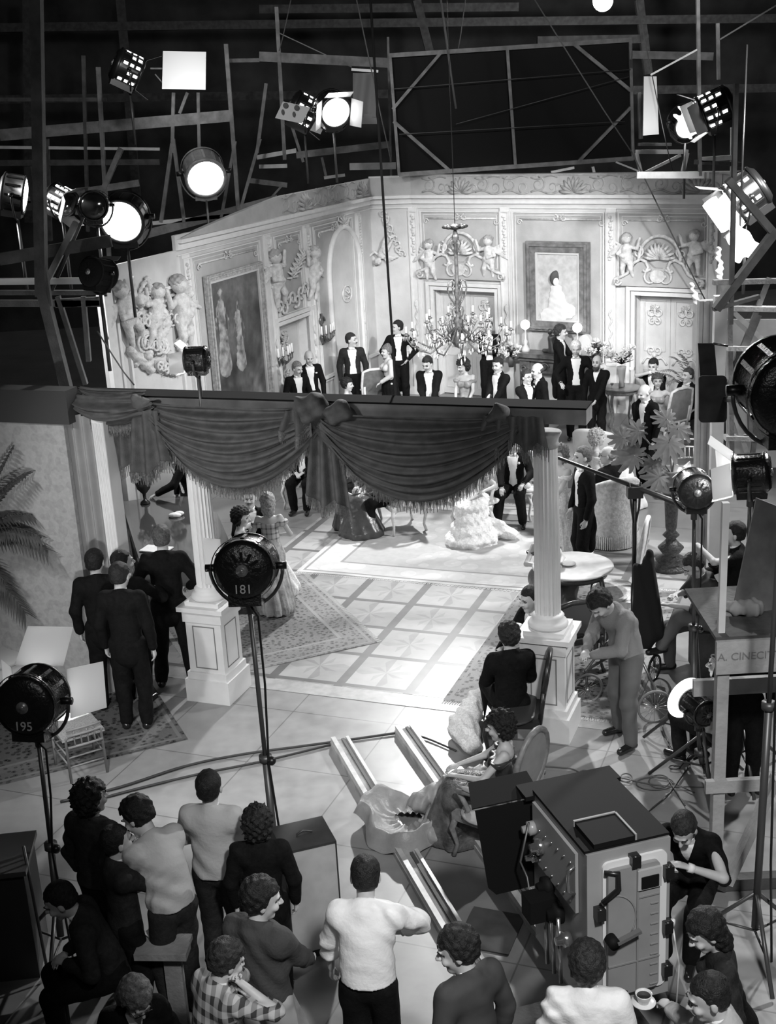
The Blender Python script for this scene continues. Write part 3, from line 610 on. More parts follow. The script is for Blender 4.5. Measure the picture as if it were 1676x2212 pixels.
def wall_slab(w, name, zt, u0=0., u1=None, holes=(), m=PLASTER, th=.06):
    u1 = w.L if u1 is None else u1; mb = MB(); cur = u0                # holes: (ua, ub, za, zb)
    for ua, ub, za, zb in sorted(holes):
        w.box(mb, cur, ua, 0, zt, -th, 0); w.box(mb, ua, ub, zb, zt, -th, 0)
        if za > 0: w.box(mb, ua, ub, 0, za, -th, 0)
        cur = ub
    w.box(mb, cur, u1, 0, zt, -th, 0); return struct(name, mb, m)
# right wall with its two doorways
def R2(w, x0, y0, x1, y1): a = w.at(x0, y0); b = w.at(x1, y1); return min(a[0], b[0]), max(a[0], b[0]), min(a[1], b[1]), max(a[1], b[1])
d1 = R2(WR, 938, 640, 1070, 640); d1 = (d1[0], d1[1], 0, WR.at(1000, 628)[1]); d2u0, d2u1 = WR.at(1372, 700)[0], WR.at(1506, 700)[0]; d2 = (d2u0, d2u1, 0, WR.at(1440, 640)[1])
wall_slab(WR, 'wall_salon_back', 4.5, 0, WR.L + .2, (d1, d2))
wall_slab(WK, 'wall_salon_corner', 4.5); 
dl = (WL.at(598, 700)[0], WL.at(668, 700)[0], 0, WL.at(640, 690)[1]); UD = WL.at(386, 600)[0]
wall_slab(WL, 'wall_salon_left', 4.18, UD, WL.L, (dl,)); wall_slab(WL, 'wall_salon_left_end', 3.95, WL.at(222, 700)[0], UD)
# crest above the cornice, lower and sloping on the left wall
def crest(w, name, z0, prof, n=60, ph=0):
    mb = MB(); 
    for i in range(n):
        ua, ub = w.L * i / n, w.L * (i + 1) / n; za, zb = prof(ua), prof(ub)
        if min(za, zb) <= z0: continue
        V = [w.P(u, z, o) for u, zz in ((ua, za), (ub, zb)) for o in (-.05, .04) for z in (z0, zz)]
        mb.add(V, [(0, 1, 3, 2), (4, 6, 7, 5), (0, 4, 5, 1), (2, 3, 7, 6), (0, 2, 6, 4), (1, 5, 7, 3)])
    return struct(name, mb, PLASTER2)
ZT = WR.at(1300, 378)[1]
crest(WR, 'trim_1', 4.1, lambda u: ZT); crest(WK, 'trim_2', 4.1, lambda u: ZT)
uk = WL.at(600, 415)[0]
crest(WL, 'trim_3', 4.1, lambda u: 4.1 + (ZT - 4.1) * min(1, max(0, (u - UD) / (uk - UD))) ** .8)
for i, w in enumerate((WR, WK, WL)):
    mb = MB(); u0 = 0 if w is not WL else UD
    w.box(mb, u0, w.L + (.2 if w is WR else 0), 3.95, 4.06, 0, .05); w.box(mb, u0, w.L + (.2 if w is WR else 0), 4.06, 4.12, 0, .13); w.box(mb, u0, w.L, 3.86, 3.88, 0, .03); struct('trim_%d' % (i + 4), mb, MOULD)
# scrolled frieze on the crest
mb = MB()
for w, u0, u1 in ((WR, .25, WR.L - .1), (WL, uk, WL.L - .1)):
    n = int((u1 - u0) / .56)
    for i in range(n):
        u = u0 + (u1 - u0) * (i + .5) / n
        if (i - 1) % 4 == 0: shell(w, mb, u, 4.15, .30, 9); scroll(w, mb, u - .3, 4.24, .09, 1.3, 1, 0, .022); scroll(w, mb, u + .3, 4.24, .09, 1.3, -1, PI, .022)
        else:
            q = 1 if i % 2 else -1; scroll(w, mb, u - .12, 4.31, .15, 1.5, q, PI / 2, .026); scroll(w, mb, u + .17, 4.25, .11, 1.4, -q, -PI / 2, .022); mb.tube([w.P(u - .28 + .56 * t, 4.17 + .035 * math.sin(t * 6.28), .045) for t in np.linspace(0, 1, 12)], .018, 5); mb.tube([w.P(u - .28 + .56 * t, 4.44 - .03 * math.sin(t * 6.28), .045) for t in np.linspace(0, 1, 12)], .014, 5)
tag(mb.build('frieze_relief', ORN_D), kind='structure').name = 'trim_7'
# pilasters
def pilaster(w, px, wd, z0=1.0, z1=3.86, k=0, name='trim'):
    u = w.at(px, 560)[0]; mb = MB(); w.box(mb, u - wd / 2, u + wd / 2, 0, z1, 0, .05); w.rim(mb, u - wd / 2, u + wd / 2, z0, z1 - .05, .025, .05, .075); w.box(mb, u - wd / 2 - .03, u + wd / 2 + .03, 0, .9, 0, .08)
    o = struct('trim_%d' % (10 + k), mb, MOULD); m2 = MB()
    z = z1 - .15
    while z > 2.9: m2.ball(w.P(u + .02 * math.sin(z * 40), z, .06), (.035, .02, .03), 8); z -= .055
    m2.tube([w.P(u + .03 * math.sin(q * 1.3), 1.25 + q * .05, .065) for q in range(16)], .018, 6)
    tag(m2.build('trim_ornament', ORN), kind='structure').parent = o
    return u
for k, (w, px, wd) in enumerate(((WR, 898, .2), (WR, 1094, .2), (WR, 1322, .2), (WR, 1540, .2), (WL, 663, .2), (WL, 577, .2), (WL, 396, .22), (WL, 775, .16))): pilaster(w, px, wd, k=k)
# recessed fields and panel lines
mb = MB(); mg = MB()
for w, a_ in ((WR, (912, 1082, 3.80, 2.62)), (WR, (1108, 1306, 3.8, .95)), (WR, (1336, 1530, 3.8, 2.62)), (WL, (410, 562, 3.8, .8)), (WL, (592, 652, 3.8, 2.3)), (WL, (678, 764, 3.8, .8))):
    u0, u1 = w.at(a_[0], 560)[0], w.at(a_[1], 560)[0]; w.box(mb, u0, u1, a_[3], a_[2], 0, .006); w.rim(mg, u0, u1, a_[3], a_[2], .022, .0, .03); w.rim(mg, u0 + .07, u1 - .07, a_[3] + .07, a_[2] - .07, .010, .0, .022)
struct('trim_20', mb, PLASTER2); struct('trim_21', mg, MOULD)
# wainscot
for i, w in enumerate((WR, WK, WL)):
    mb = MB(); u0 = UD - .8 if w is WL else 0
    for a_, b_ in {0: ((0, d1[0]), (d1[1], d2[0]), (d2[1], WR.L)), 1: ((0, WK.L),), 2: ((u0, dl[0]), (dl[1], WL.L))}[i]:
        w.box(mb, a_, b_, .86, .92, 0, .05); w.box(mb, a_, b_, 0, .16, 0, .04)
    struct('baseboard_%s' % ('back', 'corner', 'left')[i], mb, MOULD)
# top edge of the flats seen from behind, as bright timber
mb = MB(); WR.box(mb, -.1, WR.L + .25, ZT, ZT + .03, -.25, .05); WR.box(mb, 0, WR.L, ZT - .3, ZT - .22, -.4, -.3)
for i in range(12): mb.beam(WR.P(i * .6, ZT - .25, -.3), WR.P(i * .6 + .4, ZT, -.05), .05, .05)
struct('trim_22', mb, WOODP)
# doors: double-leaf with carved panels in a stepped surround
def salon_door(w, name, d, label, leafs=2, depth=.28, arch=False):
    u0, u1, z0, z1 = d; fr = struct(name, w.rim(MB(), u0 - .16, u1 + .16, -.3, z1 + .16, .07, 0, .07), MOULD); m2 = MB(); w.rim(m2, u0 - .07, u1 + .07, -.3, z1 + .07, .07, 0, .045)
    w.box(m2, u0 - .01, u0, 0, z1, -depth, 0); w.box(m2, u1, u1 + .01, 0, z1, -depth, 0); w.box(m2, u0, u1, z1, z1 + .01, -depth, 0); tag(m2.build('door_jamb', MOULD), kind='structure').parent = fr
    W_ = (u1 - u0) / leafs
    for i in range(leafs):
        a_, b_ = u0 + i * W_, u0 + (i + 1) * W_; m3 = MB(); w.box(m3, a_ + .003, b_ - .003, 0.02, z1, -depth, -depth + .05)
        w.rim(m3, a_ + .09, b_ - .09, 1.2, z1 - .12, .02, -depth + .05, -depth + .07)
        m3.tube([w.P(a_ + .06 + (b_ - a_ - .12) * t, .95 + .13 * math.sin(t * PI) + .05 * math.sin(t * 3 * PI), -depth + .06) for t in np.linspace(0, 1, 15)], .022, 6)
        w.rim(m3, a_ + .09, b_ - .09, .15, .85, .018, -depth + .05, -depth + .065)
        lf = tag(m3.build('door_leaf', PLASTER), kind='structure'); lf.parent = fr; m4 = MB(); um = (a_ + b_) / 2
        for q in (-1, 1): scroll(w, m4, um + q * .08, z1 - .34, .11, 1.3, q, PI / 2, .022, -depth + .07); scroll(w, m4, um + q * .05, z1 - .52, .07, 1.2, -q, PI / 2, .02, -depth + .07); scroll(w, m4, um + q * .06, 1.22, .08, 1.2, q, -PI / 2, .02, -depth + .07)
        shell(w, m4, um, z1 - .3, .1, 7, off=-depth + .06); m4.ball(w.P(um, 1.12, -depth + .07), .04, 8)
        tag(m4.build('door_carving', ORN), kind='structure').parent = lf
    return fr
salon_door(WR, 'door_1', d1, ''); salon_door(WR, 'door_2', d2, ''); salon_door(WL, 'door_3', dl, '', 1)
# arched niche door in the left wall
ua, ub = WL.at(708, 640)[0], WL.at(783, 640)[0]; um = (ua + ub) / 2; r_ = (ub - ua) / 2; zs = 2.75
mb = MB(); pts = [WL.P(ua + .06, 0, .03), WL.P(ua + .06, zs, .03)] + [WL.P(um - (r_ - .06) * math.cos(t), zs + (r_ * 1.25 - .06) * math.sin(t), .03) for t in np.linspace(.1, PI - .1, 15)] + [WL.P(ub - .06, zs, .03), WL.P(ub - .06, 0, .03)]
mb.tube(pts, .055, 8); mb.tube([p + WL.n * .02 for p in pts], .03, 6); o = struct('door_4', mb, MOULD)
mb = MB(); poly = [WL.P(ua + .1, 0, .0)] + [WL.P(um - (r_ - .1) * math.cos(t), zs + (r_ * 1.25 - .1) * math.sin(t), .0) for t in np.linspace(0, PI, 17)] + [WL.P(ub - .1, 0, .0)]
mb.plate(poly, WL.n, .02); tag(mb.build('door_leaf', PLASTER), kind='structure').parent = o
mb = MB().tube([WL.P(um + .2 * math.cos(t), 2.35 + .16 * math.sin(t), .04) for t in np.linspace(0, 2 * PI, 25)[:-1]], .02, 6, closed=True); shell(WL, mb, um, 2.33, .1, 7, 0, PI * 2); tag(mb.build('door_medallion', ORN), kind='structure').parent = o
mb = MB(); scroll(WL, mb, um - .12, zs + r_ * 1.25 + .08, .14, 1.3, 1, PI, .03); scroll(WL, mb, um + .12, zs + r_ * 1.25 + .08, .14, 1.3, -1, 0, .03); shell(WL, mb, um, zs + r_ * 1.25 - .04, .2, 7)
tag(mb.build('door_keystone_ornament', ORN), kind='structure').parent = o

# over-door groups: cartouche, shell and two cherubs
def cartouche(w, name, label, u0, u1, z0, zt):
    t = thing(name, label, 'wall ornament', w.P((u0 + u1) / 2, z0, .05)); um = (u0 + u1) / 2; hw = (u1 - u0) / 2
    mb = MB(); poly = [w.P(um + hw * q, z0 + zz, 0) for q, zz in ((-1, 0), (-1, .14), (-.72, .2), (-.5, .42), (-.3, .48), (-.1, .34), (.1, .34), (.3, .48), (.5, .42), (.72, .2), (1, .14), (1, 0))]
    mb.plate(poly, w.n, .10).build('pediment', PLASTER2, t)
    mb = MB()
    for q in (-1, 1):
        mb.tube([w.P(um + q * hw * a_, z0 + b_, .12) for a_, b_ in ((1.02, .04), (1.0, .13), (.85, .17), (.70, .24), (.56, .43), (.40, .50), (.28, .46), (.22, .36), (.27, .27), (.34, .30))], .03, 8)
        scroll(w, mb, um + q * hw * .95, z0 + .08, .08, 1.3, q, 0, .022, .12); scroll(w, mb, um + q * hw * .16, z0 + .17, .15, 1.2, -q, PI / 2, .026, .12)
    mb.build('scrollwork', ORN, t); m2 = MB(); shell(w, m2, um, z0 + .50, .30, 11, off=.06); m2.tube([w.P(um + .40 * math.cos(a_), z0 + .50 + .42 * math.sin(a_), .05) for a_ in np.linspace(-.2, PI + .2, 17)], .035, 6); scroll(w, m2, um - .42, z0 + .62, .12, 1.2, -1, PI / 2, .022, .05); scroll(w, m2, um + .42, z0 + .62, .12, 1.2, 1, PI / 2, .022, .05)
    m2.build('shell_crest', ORN, t); m3 = MB().plate([w.P(um + .15 * math.cos(a_), z0 + .2 + .12 * math.sin(a_), .1) for a_ in np.linspace(0, 2 * PI, 17)[:-1]], w.n, .05); m3.build('shield', ORN, t); return t
c1 = (WR.at(908, 590)[0], WR.at(1092, 590)[0]); c2 = (WR.at(1334, 590)[0], WR.at(1522, 590)[0]); zb = WR.at(1000, 602)[1]
cartouche(WR, 'overdoor_cartouche', 'shell and scroll plaster cartouche above the door behind the chandelier', *c1, zb, WR.at(1000, 500)[1]); cartouche(WR, 'overdoor_cartouche', 'shell and scroll plaster cartouche above the right-hand double door', *c2, zb, WR.at(1430, 495)[1])
for (px, py, a_, lab) in ((935, 598, 1, 'plaster cherub left of the shell over the chandelier door'), (1062, 592, -1, 'plaster cherub right of the shell over the chandelier door'), (1358, 592, 1, 'plaster cherub left of the shell over the right double door'), (1503, 588, -1, 'plaster cherub right of the shell over the right double door')):
    u, z = WR.at(px, py); cherub(WR, 'cherub', lab, u, z, .78, 0, a_, 0, legs=.0)
u, z = WL.at(596, 655); cherub(WL, 'cherub', 'pale plaster cherub climbing left of the left-wall doorway top', u, z, 1.0, .15, 1)
u, z = WL.at(668, 640); cherub(WL, 'cherub', 'dark-haired plaster cherub leaning over the left-wall doorway', u, z, .95, -.15, -1)
mb = MB(); 
for i in range(9): u, z = WL.at(600 + i * 9, 665 - i * 6 + 8 * math.sin(i * 2)); scroll(WL, mb, u, z, .13, 1.2, (-1) ** i, i, .03, .05)
for i in range(5): u, z = WL.at(628 + i * 5, 600 - i * 10); shell(WL, mb, u, z, .2, 6)
mb.one('overdoor_scrollwork', ORN, 'swirling plaster scrolls between the two cherubs on the left wall', 'wall ornament')
u, z = WK.at(845, 520); cherub(WK, 'cherub', 'plaster cherub hanging among leaves in the canted corner', WK.L * .45, 3.25, .6, 2.6, 1)
mb = MB()
for i in range(9): scroll(WK, mb, WK.L * (.3 + .05 * i), 3.75 - .1 * i, .09, 1.2, (-1) ** i, i * .7, .022, .04)
mb.one('corner_garland', ORN, 'plaster leaf garland falling around the corner cherub', 'wall ornament')
# top cartouche lines on the panels
mb = MB()
for w, xa, xb in ((WR, 1125, 1300), (WR, 925, 1075), (WR, 1350, 1520), (WL, 425, 550), (WL, 602, 645), (WL, 690, 755)):
    a_, b_ = w.at(xa, 560)[0], w.at(xb, 560)[0]; mb.tube([w.P(a_, 3.66, .02), w.P(b_, 3.66, .02)], .018, 6); m_ = (a_ + b_) / 2
    for q in (-1, 1): scroll(w, mb, m_ + q * .09, 3.68, .07, 1.2, q, PI / 2, .016); scroll(w, mb, (b_ if q > 0 else a_), 3.6, .06, 1.2, -q, 0, .015)
    shell(w, mb, m_, 3.66, .08, 5)
struct('trim_23', mb, ORN)
# great relief at the far left of the left wall
t = thing('wall_relief', 'large plaster relief of figures, shells and drapery left of the dark painting', 'wall ornament', WL.P(*WL.at(330, 700)))
uu = WL.at(335, 700)[0]
mb = MB(); WL.rim(mb, WL.at(268, 700)[0], WL.at(385, 700)[0], 1.25, 3.45, .05, 0, .05); mb.build('relief_frame', MOULD, t)
s = SDF()
for (px, py, r1) in ((285, 700, .16), (300, 660, .12), (300, 735, .15), (318, 765, .16), (345, 740, .2), (350, 700, .22), (330, 640, .12), (362, 660, .12), (290, 780, .12), (340, 790, .15), (365, 770, .14), (300, 690, .12)):
    u, z = WL.at(px, py); s.ell(WL.P(u, z, .01), (r1 * .55, r1 * .55, r1 * .75), .05)
for (a_, b_, r1) in (((395, 650), (398, 700), .1), ((398, 700), (382, 745), .13), ((382, 745), (405, 760), .12), ((290, 640), (310, 600), .05), ((290, 720), (330, 715), .07), ((300, 690), (340, 670), .07), ((372, 650), (392, 640), .06), ((310, 600), (322, 640), .05), ((275, 760), (320, 800), .1)):
    s.cone(WL.P(*WL.at(*a_), .06), WL.P(*WL.at(*b_), .06), r1 * .75, r1 * .6, .04)
s.ell(WL.P(*WL.at(393, 632), .1), (.1, .1, .11), .02).ell(WL.P(*WL.at(292, 648), .1), (.09, .09, .1), .02).ell(WL.P(*WL.at(318, 690), .1), (.09, .09, .1), .02)
s.disp = lambda X, Y, Z: .020 * np.sin(34 * Y + 9 * np.sin(5 * Z)) * np.sin(31 * Z - 9 * X) + .012 * np.sin(70 * (Z + Y)) * np.sin(52 * Z); s.cut(lambda X, Y, Z: -((X - WL.a.x) * WL.n.x + (Y - WL.a.y) * WL.n.y) + 0 * Z)
sdf_obj('relief_figures', s, .02, ORN, t, world=True)
mb = MB(); a_, b_ = WL.at(275, 600)[0], WL.at(372, 600)[0]; mb.tube([WL.P(a_, 3.3, .04), WL.P(b_, 3.3, .04)], .03, 6)
for q in (-1, 1): scroll(WL, mb, (a_ + b_) / 2 + q * .15, 3.33, .12, 1.3, q, PI / 2, .025, .05); scroll(WL, mb, (a_ + b_) / 2 + q * .4, 2.95, .14, 1.3, -q, 0, .02, .04)
for i in range(26): u, z = WL.at(272 + (i * 37) % 118, 640 + (i * 53) % 160); scroll(WL, mb, u, z, .09 + .03 * (i % 3), 1.3, (-1) ** i, i * 1.3, .024, .10)
mb.build('relief_crest', ORN, t)
for (px, py, lean_, am, h_, lb) in ((283, 735, .35, 1, 1.0, 'plaster cherub reaching up at left in the big wall relief'), (322, 745, -.25, -1, .95, 'plaster cherub leaning right in the middle of the big wall relief'), (393, 745, .1, -1, 1.15, 'tall plaster cherub at the right edge of the big wall relief')):
    u, z = WL.at(px, py); cherub(WL, 'cherub', lb, u, z, h_, lean_, am)
# bottom moulding panel on the left wall end + bright pilaster end
mb = MB(); ue = WL.at(224, 700)[0]; WL.box(mb, ue - .02, ue + .18, 0, 3.95, -.05, .08); WL.box(mb, ue + .26, ue + .32, 0, 3.9, 0, .05); WL.box(mb, ue, UD, 1.05, 1.15, 0, .08); struct('trim_24', mb, MOULD)

# paintings
def painting(w, name, label, q, z0, z1, fm, cm, fw=.14, tilt=0., split=None):
    u0, u1 = q; t = thing(name, label, 'painting', w.P((u0 + u1) / 2, z0, .05)); mb = MB()
    w.rim(mb, u0, u1, z0, z1, fw, .03, .11); w.rim(mb, u0 + fw * .2, u1 - fw * .2, z0 + fw * .2, z1 - fw * .2, fw * .25, .11, .14); mb.build('picture_frame', fm, t)
    m2 = MB(); w.rim(m2, u0 + fw, u1 - fw, z0 + fw, z1 - fw, .04, .03, .09); m2.build('frame_slip', mat('frame_slip_pale', .6, .6), t)
    m3 = MB(); w.box(m3, u0 + fw, u1 - fw, z0 + fw, z1 - fw, .03, .06); m3.build('canvas', cm, t); return t
x = NT('dark_oil_canvas', .45); v, a, b, c = x.xyz(); n1 = x.noise(v, 1.6, 6); n2 = x.noise(v, 6, 5)
x.color(x.math('MULTIPLY', x.math('POWER', n1, 2.2), x.math('ADD', .05, x.math('MULTIPLY', n2, .75)))); OIL = x.m
pl = (WL.at(444, 700)[0], WL.at(566, 700)[0]); zt_ = 3.45
tp_ = painting(WL, 'painting', 'huge dark oil painting of two draped standing women on left wall', pl, .95, zt_, GILT, OIL, .10)
def figure(w, parent, px, py, h, m, lean=0.):
    u, z = w.at(px, py); f = h / 1.7; P_ = lambda x_, z_: w.P(u + x_ * f, z + z_ * f, .06); s = SDF(); N_ = w.n
    fl = (N_, 6.)
    s.cone(P_(0, .1), P_(.02, .8), .26 * f, .15 * f, .03, fl).cone(P_(.02, .8), P_(.0, 1.3), .13 * f, .17 * f, .03, fl).cone(P_(.0, 1.35), P_(.02, 1.5), .06 * f, .06 * f, .02, fl).cone(P_(.02, 1.58), P_(.03, 1.6), .1 * f, .1 * f, .01, fl)
    s.cone(P_(-.15, 1.28), P_(-.24, .95), .06 * f, .05 * f, .02, fl).cone(P_(-.24, .95), P_(-.05, .8), .05 * f, .04 * f, .02, fl).cone(P_(.15, 1.28), P_(.27, 1.0), .06 * f, .05 * f, .02, fl).cone(P_(.27, 1.0), P_(.2, .65), .05 * f, .04 * f, .02, fl)
    s.disp = lambda X, Y, Z: .012 * np.sin(40 * Z + 30 * Y) * np.sin(22 * Y)
    return sdf_obj('painted_figure', s, .018, m, parent, world=True)
FIGM = mat('painted_flesh', .27, .6, noise=.75, nscale=6)
figure(WL, tp_, 482, 800, 1.38, FIGM); figure(WL, tp_, 516, 790, 1.12, FIGM)
x = NT('pale_portrait_canvas', .5); v, a, b, c = x.xyz(); n1 = x.noise(v, 3.2, 6); n2 = x.noise(v, 9, 4); x.color(x.math('ADD', .12, x.math('MULTIPLY', x.math('ADD', n1, n2), .42))); PORT = x.m
pr = (WR.at(1142, 650)[0], WR.at(1277, 650)[0]); pz = (WR.at(1210, 715)[1], WR.at(1210, 521)[1])
tp_ = painting(WR, 'painting', 'framed portrait of a dark-haired seated woman above the mantelpiece', pr, pz[0], pz[1], mat('bronze_frame', .17, .45, noise=.4, nscale=9, bump=.3), PORT, .2)
mb = MB(); u, z = WR.at(1204, 600); mb.ball(WR.P(u, z, .07), (.12, .03, .15), 12); hd_ = mb.build('painted_hair', mat('painted_dark', .05, .6), tp_)
MB().ball(WR.P(u + .01, z - .06, .085), (.06, .02, .085), 12).build('painted_face', mat('painted_light', .72, .6, noise=.1), tp_)
s = SDF().cone(WR.P(u, z - .2, .07), WR.P(u + .02, z - .45, .07), .12, .2, .03, (WR.n, 5.)).cone(WR.P(u - .15, z - .75, .07), WR.P(u + .25, z - .62, .07), .2, .16, .05, (WR.n, 6.)); s.disp = lambda X, Y, Z: .02 * np.sin(30 * X + 24 * Z) * np.sin(26 * Z)
sdf_obj('painted_gown', s, .018, mat('painted_light', .72), tp_, world=True)

# wall behind right part of set: bright edge of the flat and grey timber flats
# ------------------------------------------------------------------ portal, columns, swags
def zat(p, py):                               # height above floor point p that shows at image row py
    lo, hi = -2., 14.
    for _ in range(40):
        m = (lo + hi) / 2; d = Vector((p[0], p[1], m)) - EYE; y = IH / 2 - FPX * d.dot(UP) / d.dot(FW)
        if y > py: lo = m
        else: hi = m
    return lo
CLm, CRm = Vector((-1.95, 12.92, 0)), Vector((1.50, 11.66, 0))
WP = Wall(CLm - (CRm - CLm).normalized() * 2.4, CRm + (CRm - CLm).normalized() * .6); PU, PN = WP.u, WP.n
WHITEP = mat('white_painted_wood', .72, .5, noise=.05, nscale=5); PANEL_L = mat('panel_line_grey', .2, .6)
def column(loc, label, top):
    t = thing('column', label, 'column', loc, UA); mb = MB()
    mb.box((0, 0, .13), (.52, .52, .26)).box((0, 0, .30), (.47, .47, .08)).box((0, 0, .62), (.42, .42, .60)).box((0, 0, .985), (.46, .46, .13)).box((0, 0, 1.07), (.54, .54, .05)); mb.build('pedestal', WHITEP, t, False)
    m2 = MB()
    for k in range(4):
        M_ = Matrix.Rotation(k * PI / 2, 3, 'Z')
        for q in ((-.125, 0, .012, .48), (.125, 0, .012, .48), (0, .24, .262, .012), (0, -.24, .262, .012)): m2.box(M_ @ Vector((q[0], -.2105, .63 + q[1])), (q[2], .006, q[3]), M=M_)
    m2.build('panel_moulding', PANEL_L, t, False)
    MB().box((0, 0, 1.115), (.40, .40, .05)).lathe([(.19, 1.14), (.2, 1.17), (.18, 1.2), (.15, 1.22), (.16, 1.25), (.13, 1.28)], n=28).build('column_base', WHITEP, t, False)
    V = []; n = 20 * 4; m3 = MB(); prof = [(.128, 1.27), (.126, 1.8), (.120, 2.4), (.112, top - .14)]
    for i, (r, z) in enumerate(prof):
        for k in range(n):
            a = 2 * PI * k / n; ph = (k % 4); q = r * (1, .93, .885, .93)[ph]; V.append(Vector((q * math.cos(a), q * math.sin(a), z)))
    m3.add(V, [(i * n + k, i * n + (k + 1) % n, (i + 1) * n + (k + 1) % n, (i + 1) * n + k) for i in range(3) for k in range(n)], False); m3.build('fluted_shaft', WHITEP, t, False)
    MB().lathe([(.118, top - .15), (.13, top - .12), (.12, top - .10), (.125, top - .06), (.15, top - .02), (.15, top)], n=24).build('capital', mat('grey_plaster_cap', .3, .8, noise=.3), t, False); return t
ztop_r = zat(CRm, 932)
column(CLm, 'fluted white column on a panelled pedestal behind the stage lamp', 3.16); column(CRm, 'fluted white column with bare grey capital at the right end of the swags', min(3.16, ztop_r))
za = 3.35
bl, br = WP.at(150, 830)[0], WP.at(1272, 884)[0]
WP.box(MB(), bl, br, 3.195, 3.335, -.16, .13).one('portal_beam', mat('portal_timber', .17, .7, noise=.3, nscale=4), 'long flat timber beam carrying the velvet swags across two columns', 'beam')
WP.box(MB(), bl, br, 3.335, 3.352, -.17, .125).one('beam_top_strip', mat('beam_top_black', .008, .95, spec=.1), 'black strip added along the top of the swag beam to darken it', 'cloth')  # black strip added to make the beam top dark
VELVET = mat('dark_velvet', .085, .75, noise=.25, nscale=10, spec=.3, bump=.2, bscale=70); FRINGE = mat('silk_fringe', .13, .7, noise=.5, nscale=60)
def swag(parent, x0, y0, x1, y1, xb, yb, folds, name='swag', gather=.32, depth=.28):
    (u0, z0), (u1, z1), (ub, zb_) = WP.at(x0, y0), WP.at(x1, y1), WP.at(xb, yb); H = (z0 + z1) / 2 - zb_
    def f(a, v):
        e = math.sin(PI * a) ** .75; z = z0 + (z1 - z0) * a - gather * v * .55 * (1 - e) - (H * (.02 + .98 * v)) * e
        rip = math.sin(2 * PI * folds * v + 1.5 * math.sin(PI * a)) * .034 * (.35 + .65 * e)
        aa = a + .03 * math.sin(2 * PI * folds * v) * (1 - e)
        o = .15 + depth * math.sin(PI * min(v * .8 + .1, 1)) * (.35 + .65 * e) + rip + .012 * math.sin(31 * v + 9 * a)
        return WP.P(u0 + (u1 - u0) * aa, z, o)
    MB().grid(f, 60, int(folds * 9)).build(name, VELVET, parent)
    m = MB()
    for i in range(150):
        a = .03 + .94 * i / 149; p = f(a, 1); q = p + Vector((0, 0, -.10 - .03 * math.sin(i * 2.3))); m.tube([p, (p + q) / 2 + PU * .004 * math.sin(i), q], [.006, .0045, .003], 4, cap=False)
    m.build('fringe', FRINGE, D.objects[parent.children[-1].name] if False else parent)
def tail(parent, x0, x1, yt, yb0, yb1, folds, off=.22, spread=1.0, name='tail'):
    (ua_, zt0), (ub_, _) = WP.at(x0, yt), WP.at(x1, yt); zb0, zb1 = WP.at(x0, yb0)[1], WP.at(x1, yb1)[1]; um_ = (ua_ + ub_) / 2
    def f(a, v):
        w_ = 1 - (1 - v) * .45 * spread; z = zt0 + ((zb0 + (zb1 - zb0) * a + .05 * math.cos(a * folds * PI)) - zt0) * v
        return WP.P(um_ + (a - .5) * (ub_ - ua_) * w_, z, off + .05 * math.sin(2 * PI * folds * a + .6 * v) * (.4 + .6 * v))
    MB().grid(f, int(folds * 8), 14).build(name, VELVET, parent); m = MB()
    for i in range(60):
        p = f(i / 59, 1); m.tube([p, p + Vector((0, 0, -.11 - .02 * math.sin(i * 3)))], [.006, .003], 4, cap=False)
    m.build('fringe', FRINGE, parent)
def knot(parent, px, py, r, off=.3):
    u, z = WP.at(px, py); s = SDF().ell(WP.P(u, z, off), (r, r * .8, r * .85), .03)
    for k in range(5): s.cone(WP.P(u, z, off), WP.P(u + (k - 2) * r * .6, z - r * (.9 - .1 * k), off - .05), r * .5, r * .3, .03)
    s.disp = lambda X, Y, Z: .016 * np.sin(30 * X + 18 * Z) + .01 * np.sin(44 * Z - 20 * X); sdf_obj('knot', s, .014, VELVET, parent, world=True)
t = thing('velvet_swag', 'left dark velvet swag with fringe between curtain and centre knot', 'drapery', WP.P(WP.at(500, 900)[0], 2.4), 0, 'velvet swags on the portal beam'); swag(t, 335, 858, 700, 868, 530, 1043, 8.5)
t = thing('velvet_swag', 'right dark velvet swag with fringe ending at bare column capital', 'drapery', WP.P(WP.at(900, 900)[0], 2.4), 0, 'velvet swags on the portal beam'); swag(t, 700, 878, 1120, 888, 905, 1070, 8.5)
t = thing('velvet_jabot', 'knotted velvet tail hanging at the centre of the beam', 'drapery', WP.P(WP.at(715, 900)[0], 2.4), 0); tail(t, 668, 765, 880, 1060, 1085, 3); knot(t, 690, 875, .2, .2); knot(t, 752, 880, .14, .22); tail(t, 630, 700, 868, 920, 905, 2, .34, name='upper_fold')
t = thing('velvet_jabot', 'velvet gathered over the right end of the beam above capital', 'drapery', WP.P(WP.at(1120, 900)[0], 2.6), 0); tail(t, 1050, 1195, 882, 935, 955, 4.5, .26, .3); knot(t, 1090, 885, .12, .2)
t = thing('velvet_jabot', 'velvet folds heaped over the left end of the beam', 'drapery', WP.P(WP.at(250, 900)[0], 2.6), 0); swag(t, 170, 838, 352, 850, 255, 905, 3, gather=.2); tail(t, 238, 345, 860, 985, 1000, 3.5, .2, .4); tail(t, 300, 385, 870, 1010, 980, 2.5, .30, .8); knot(t, 330, 860, .11, .25); swag(t, 190, 826, 330, 834, 262, 862, 2, 'upper_swag', .1, .1)

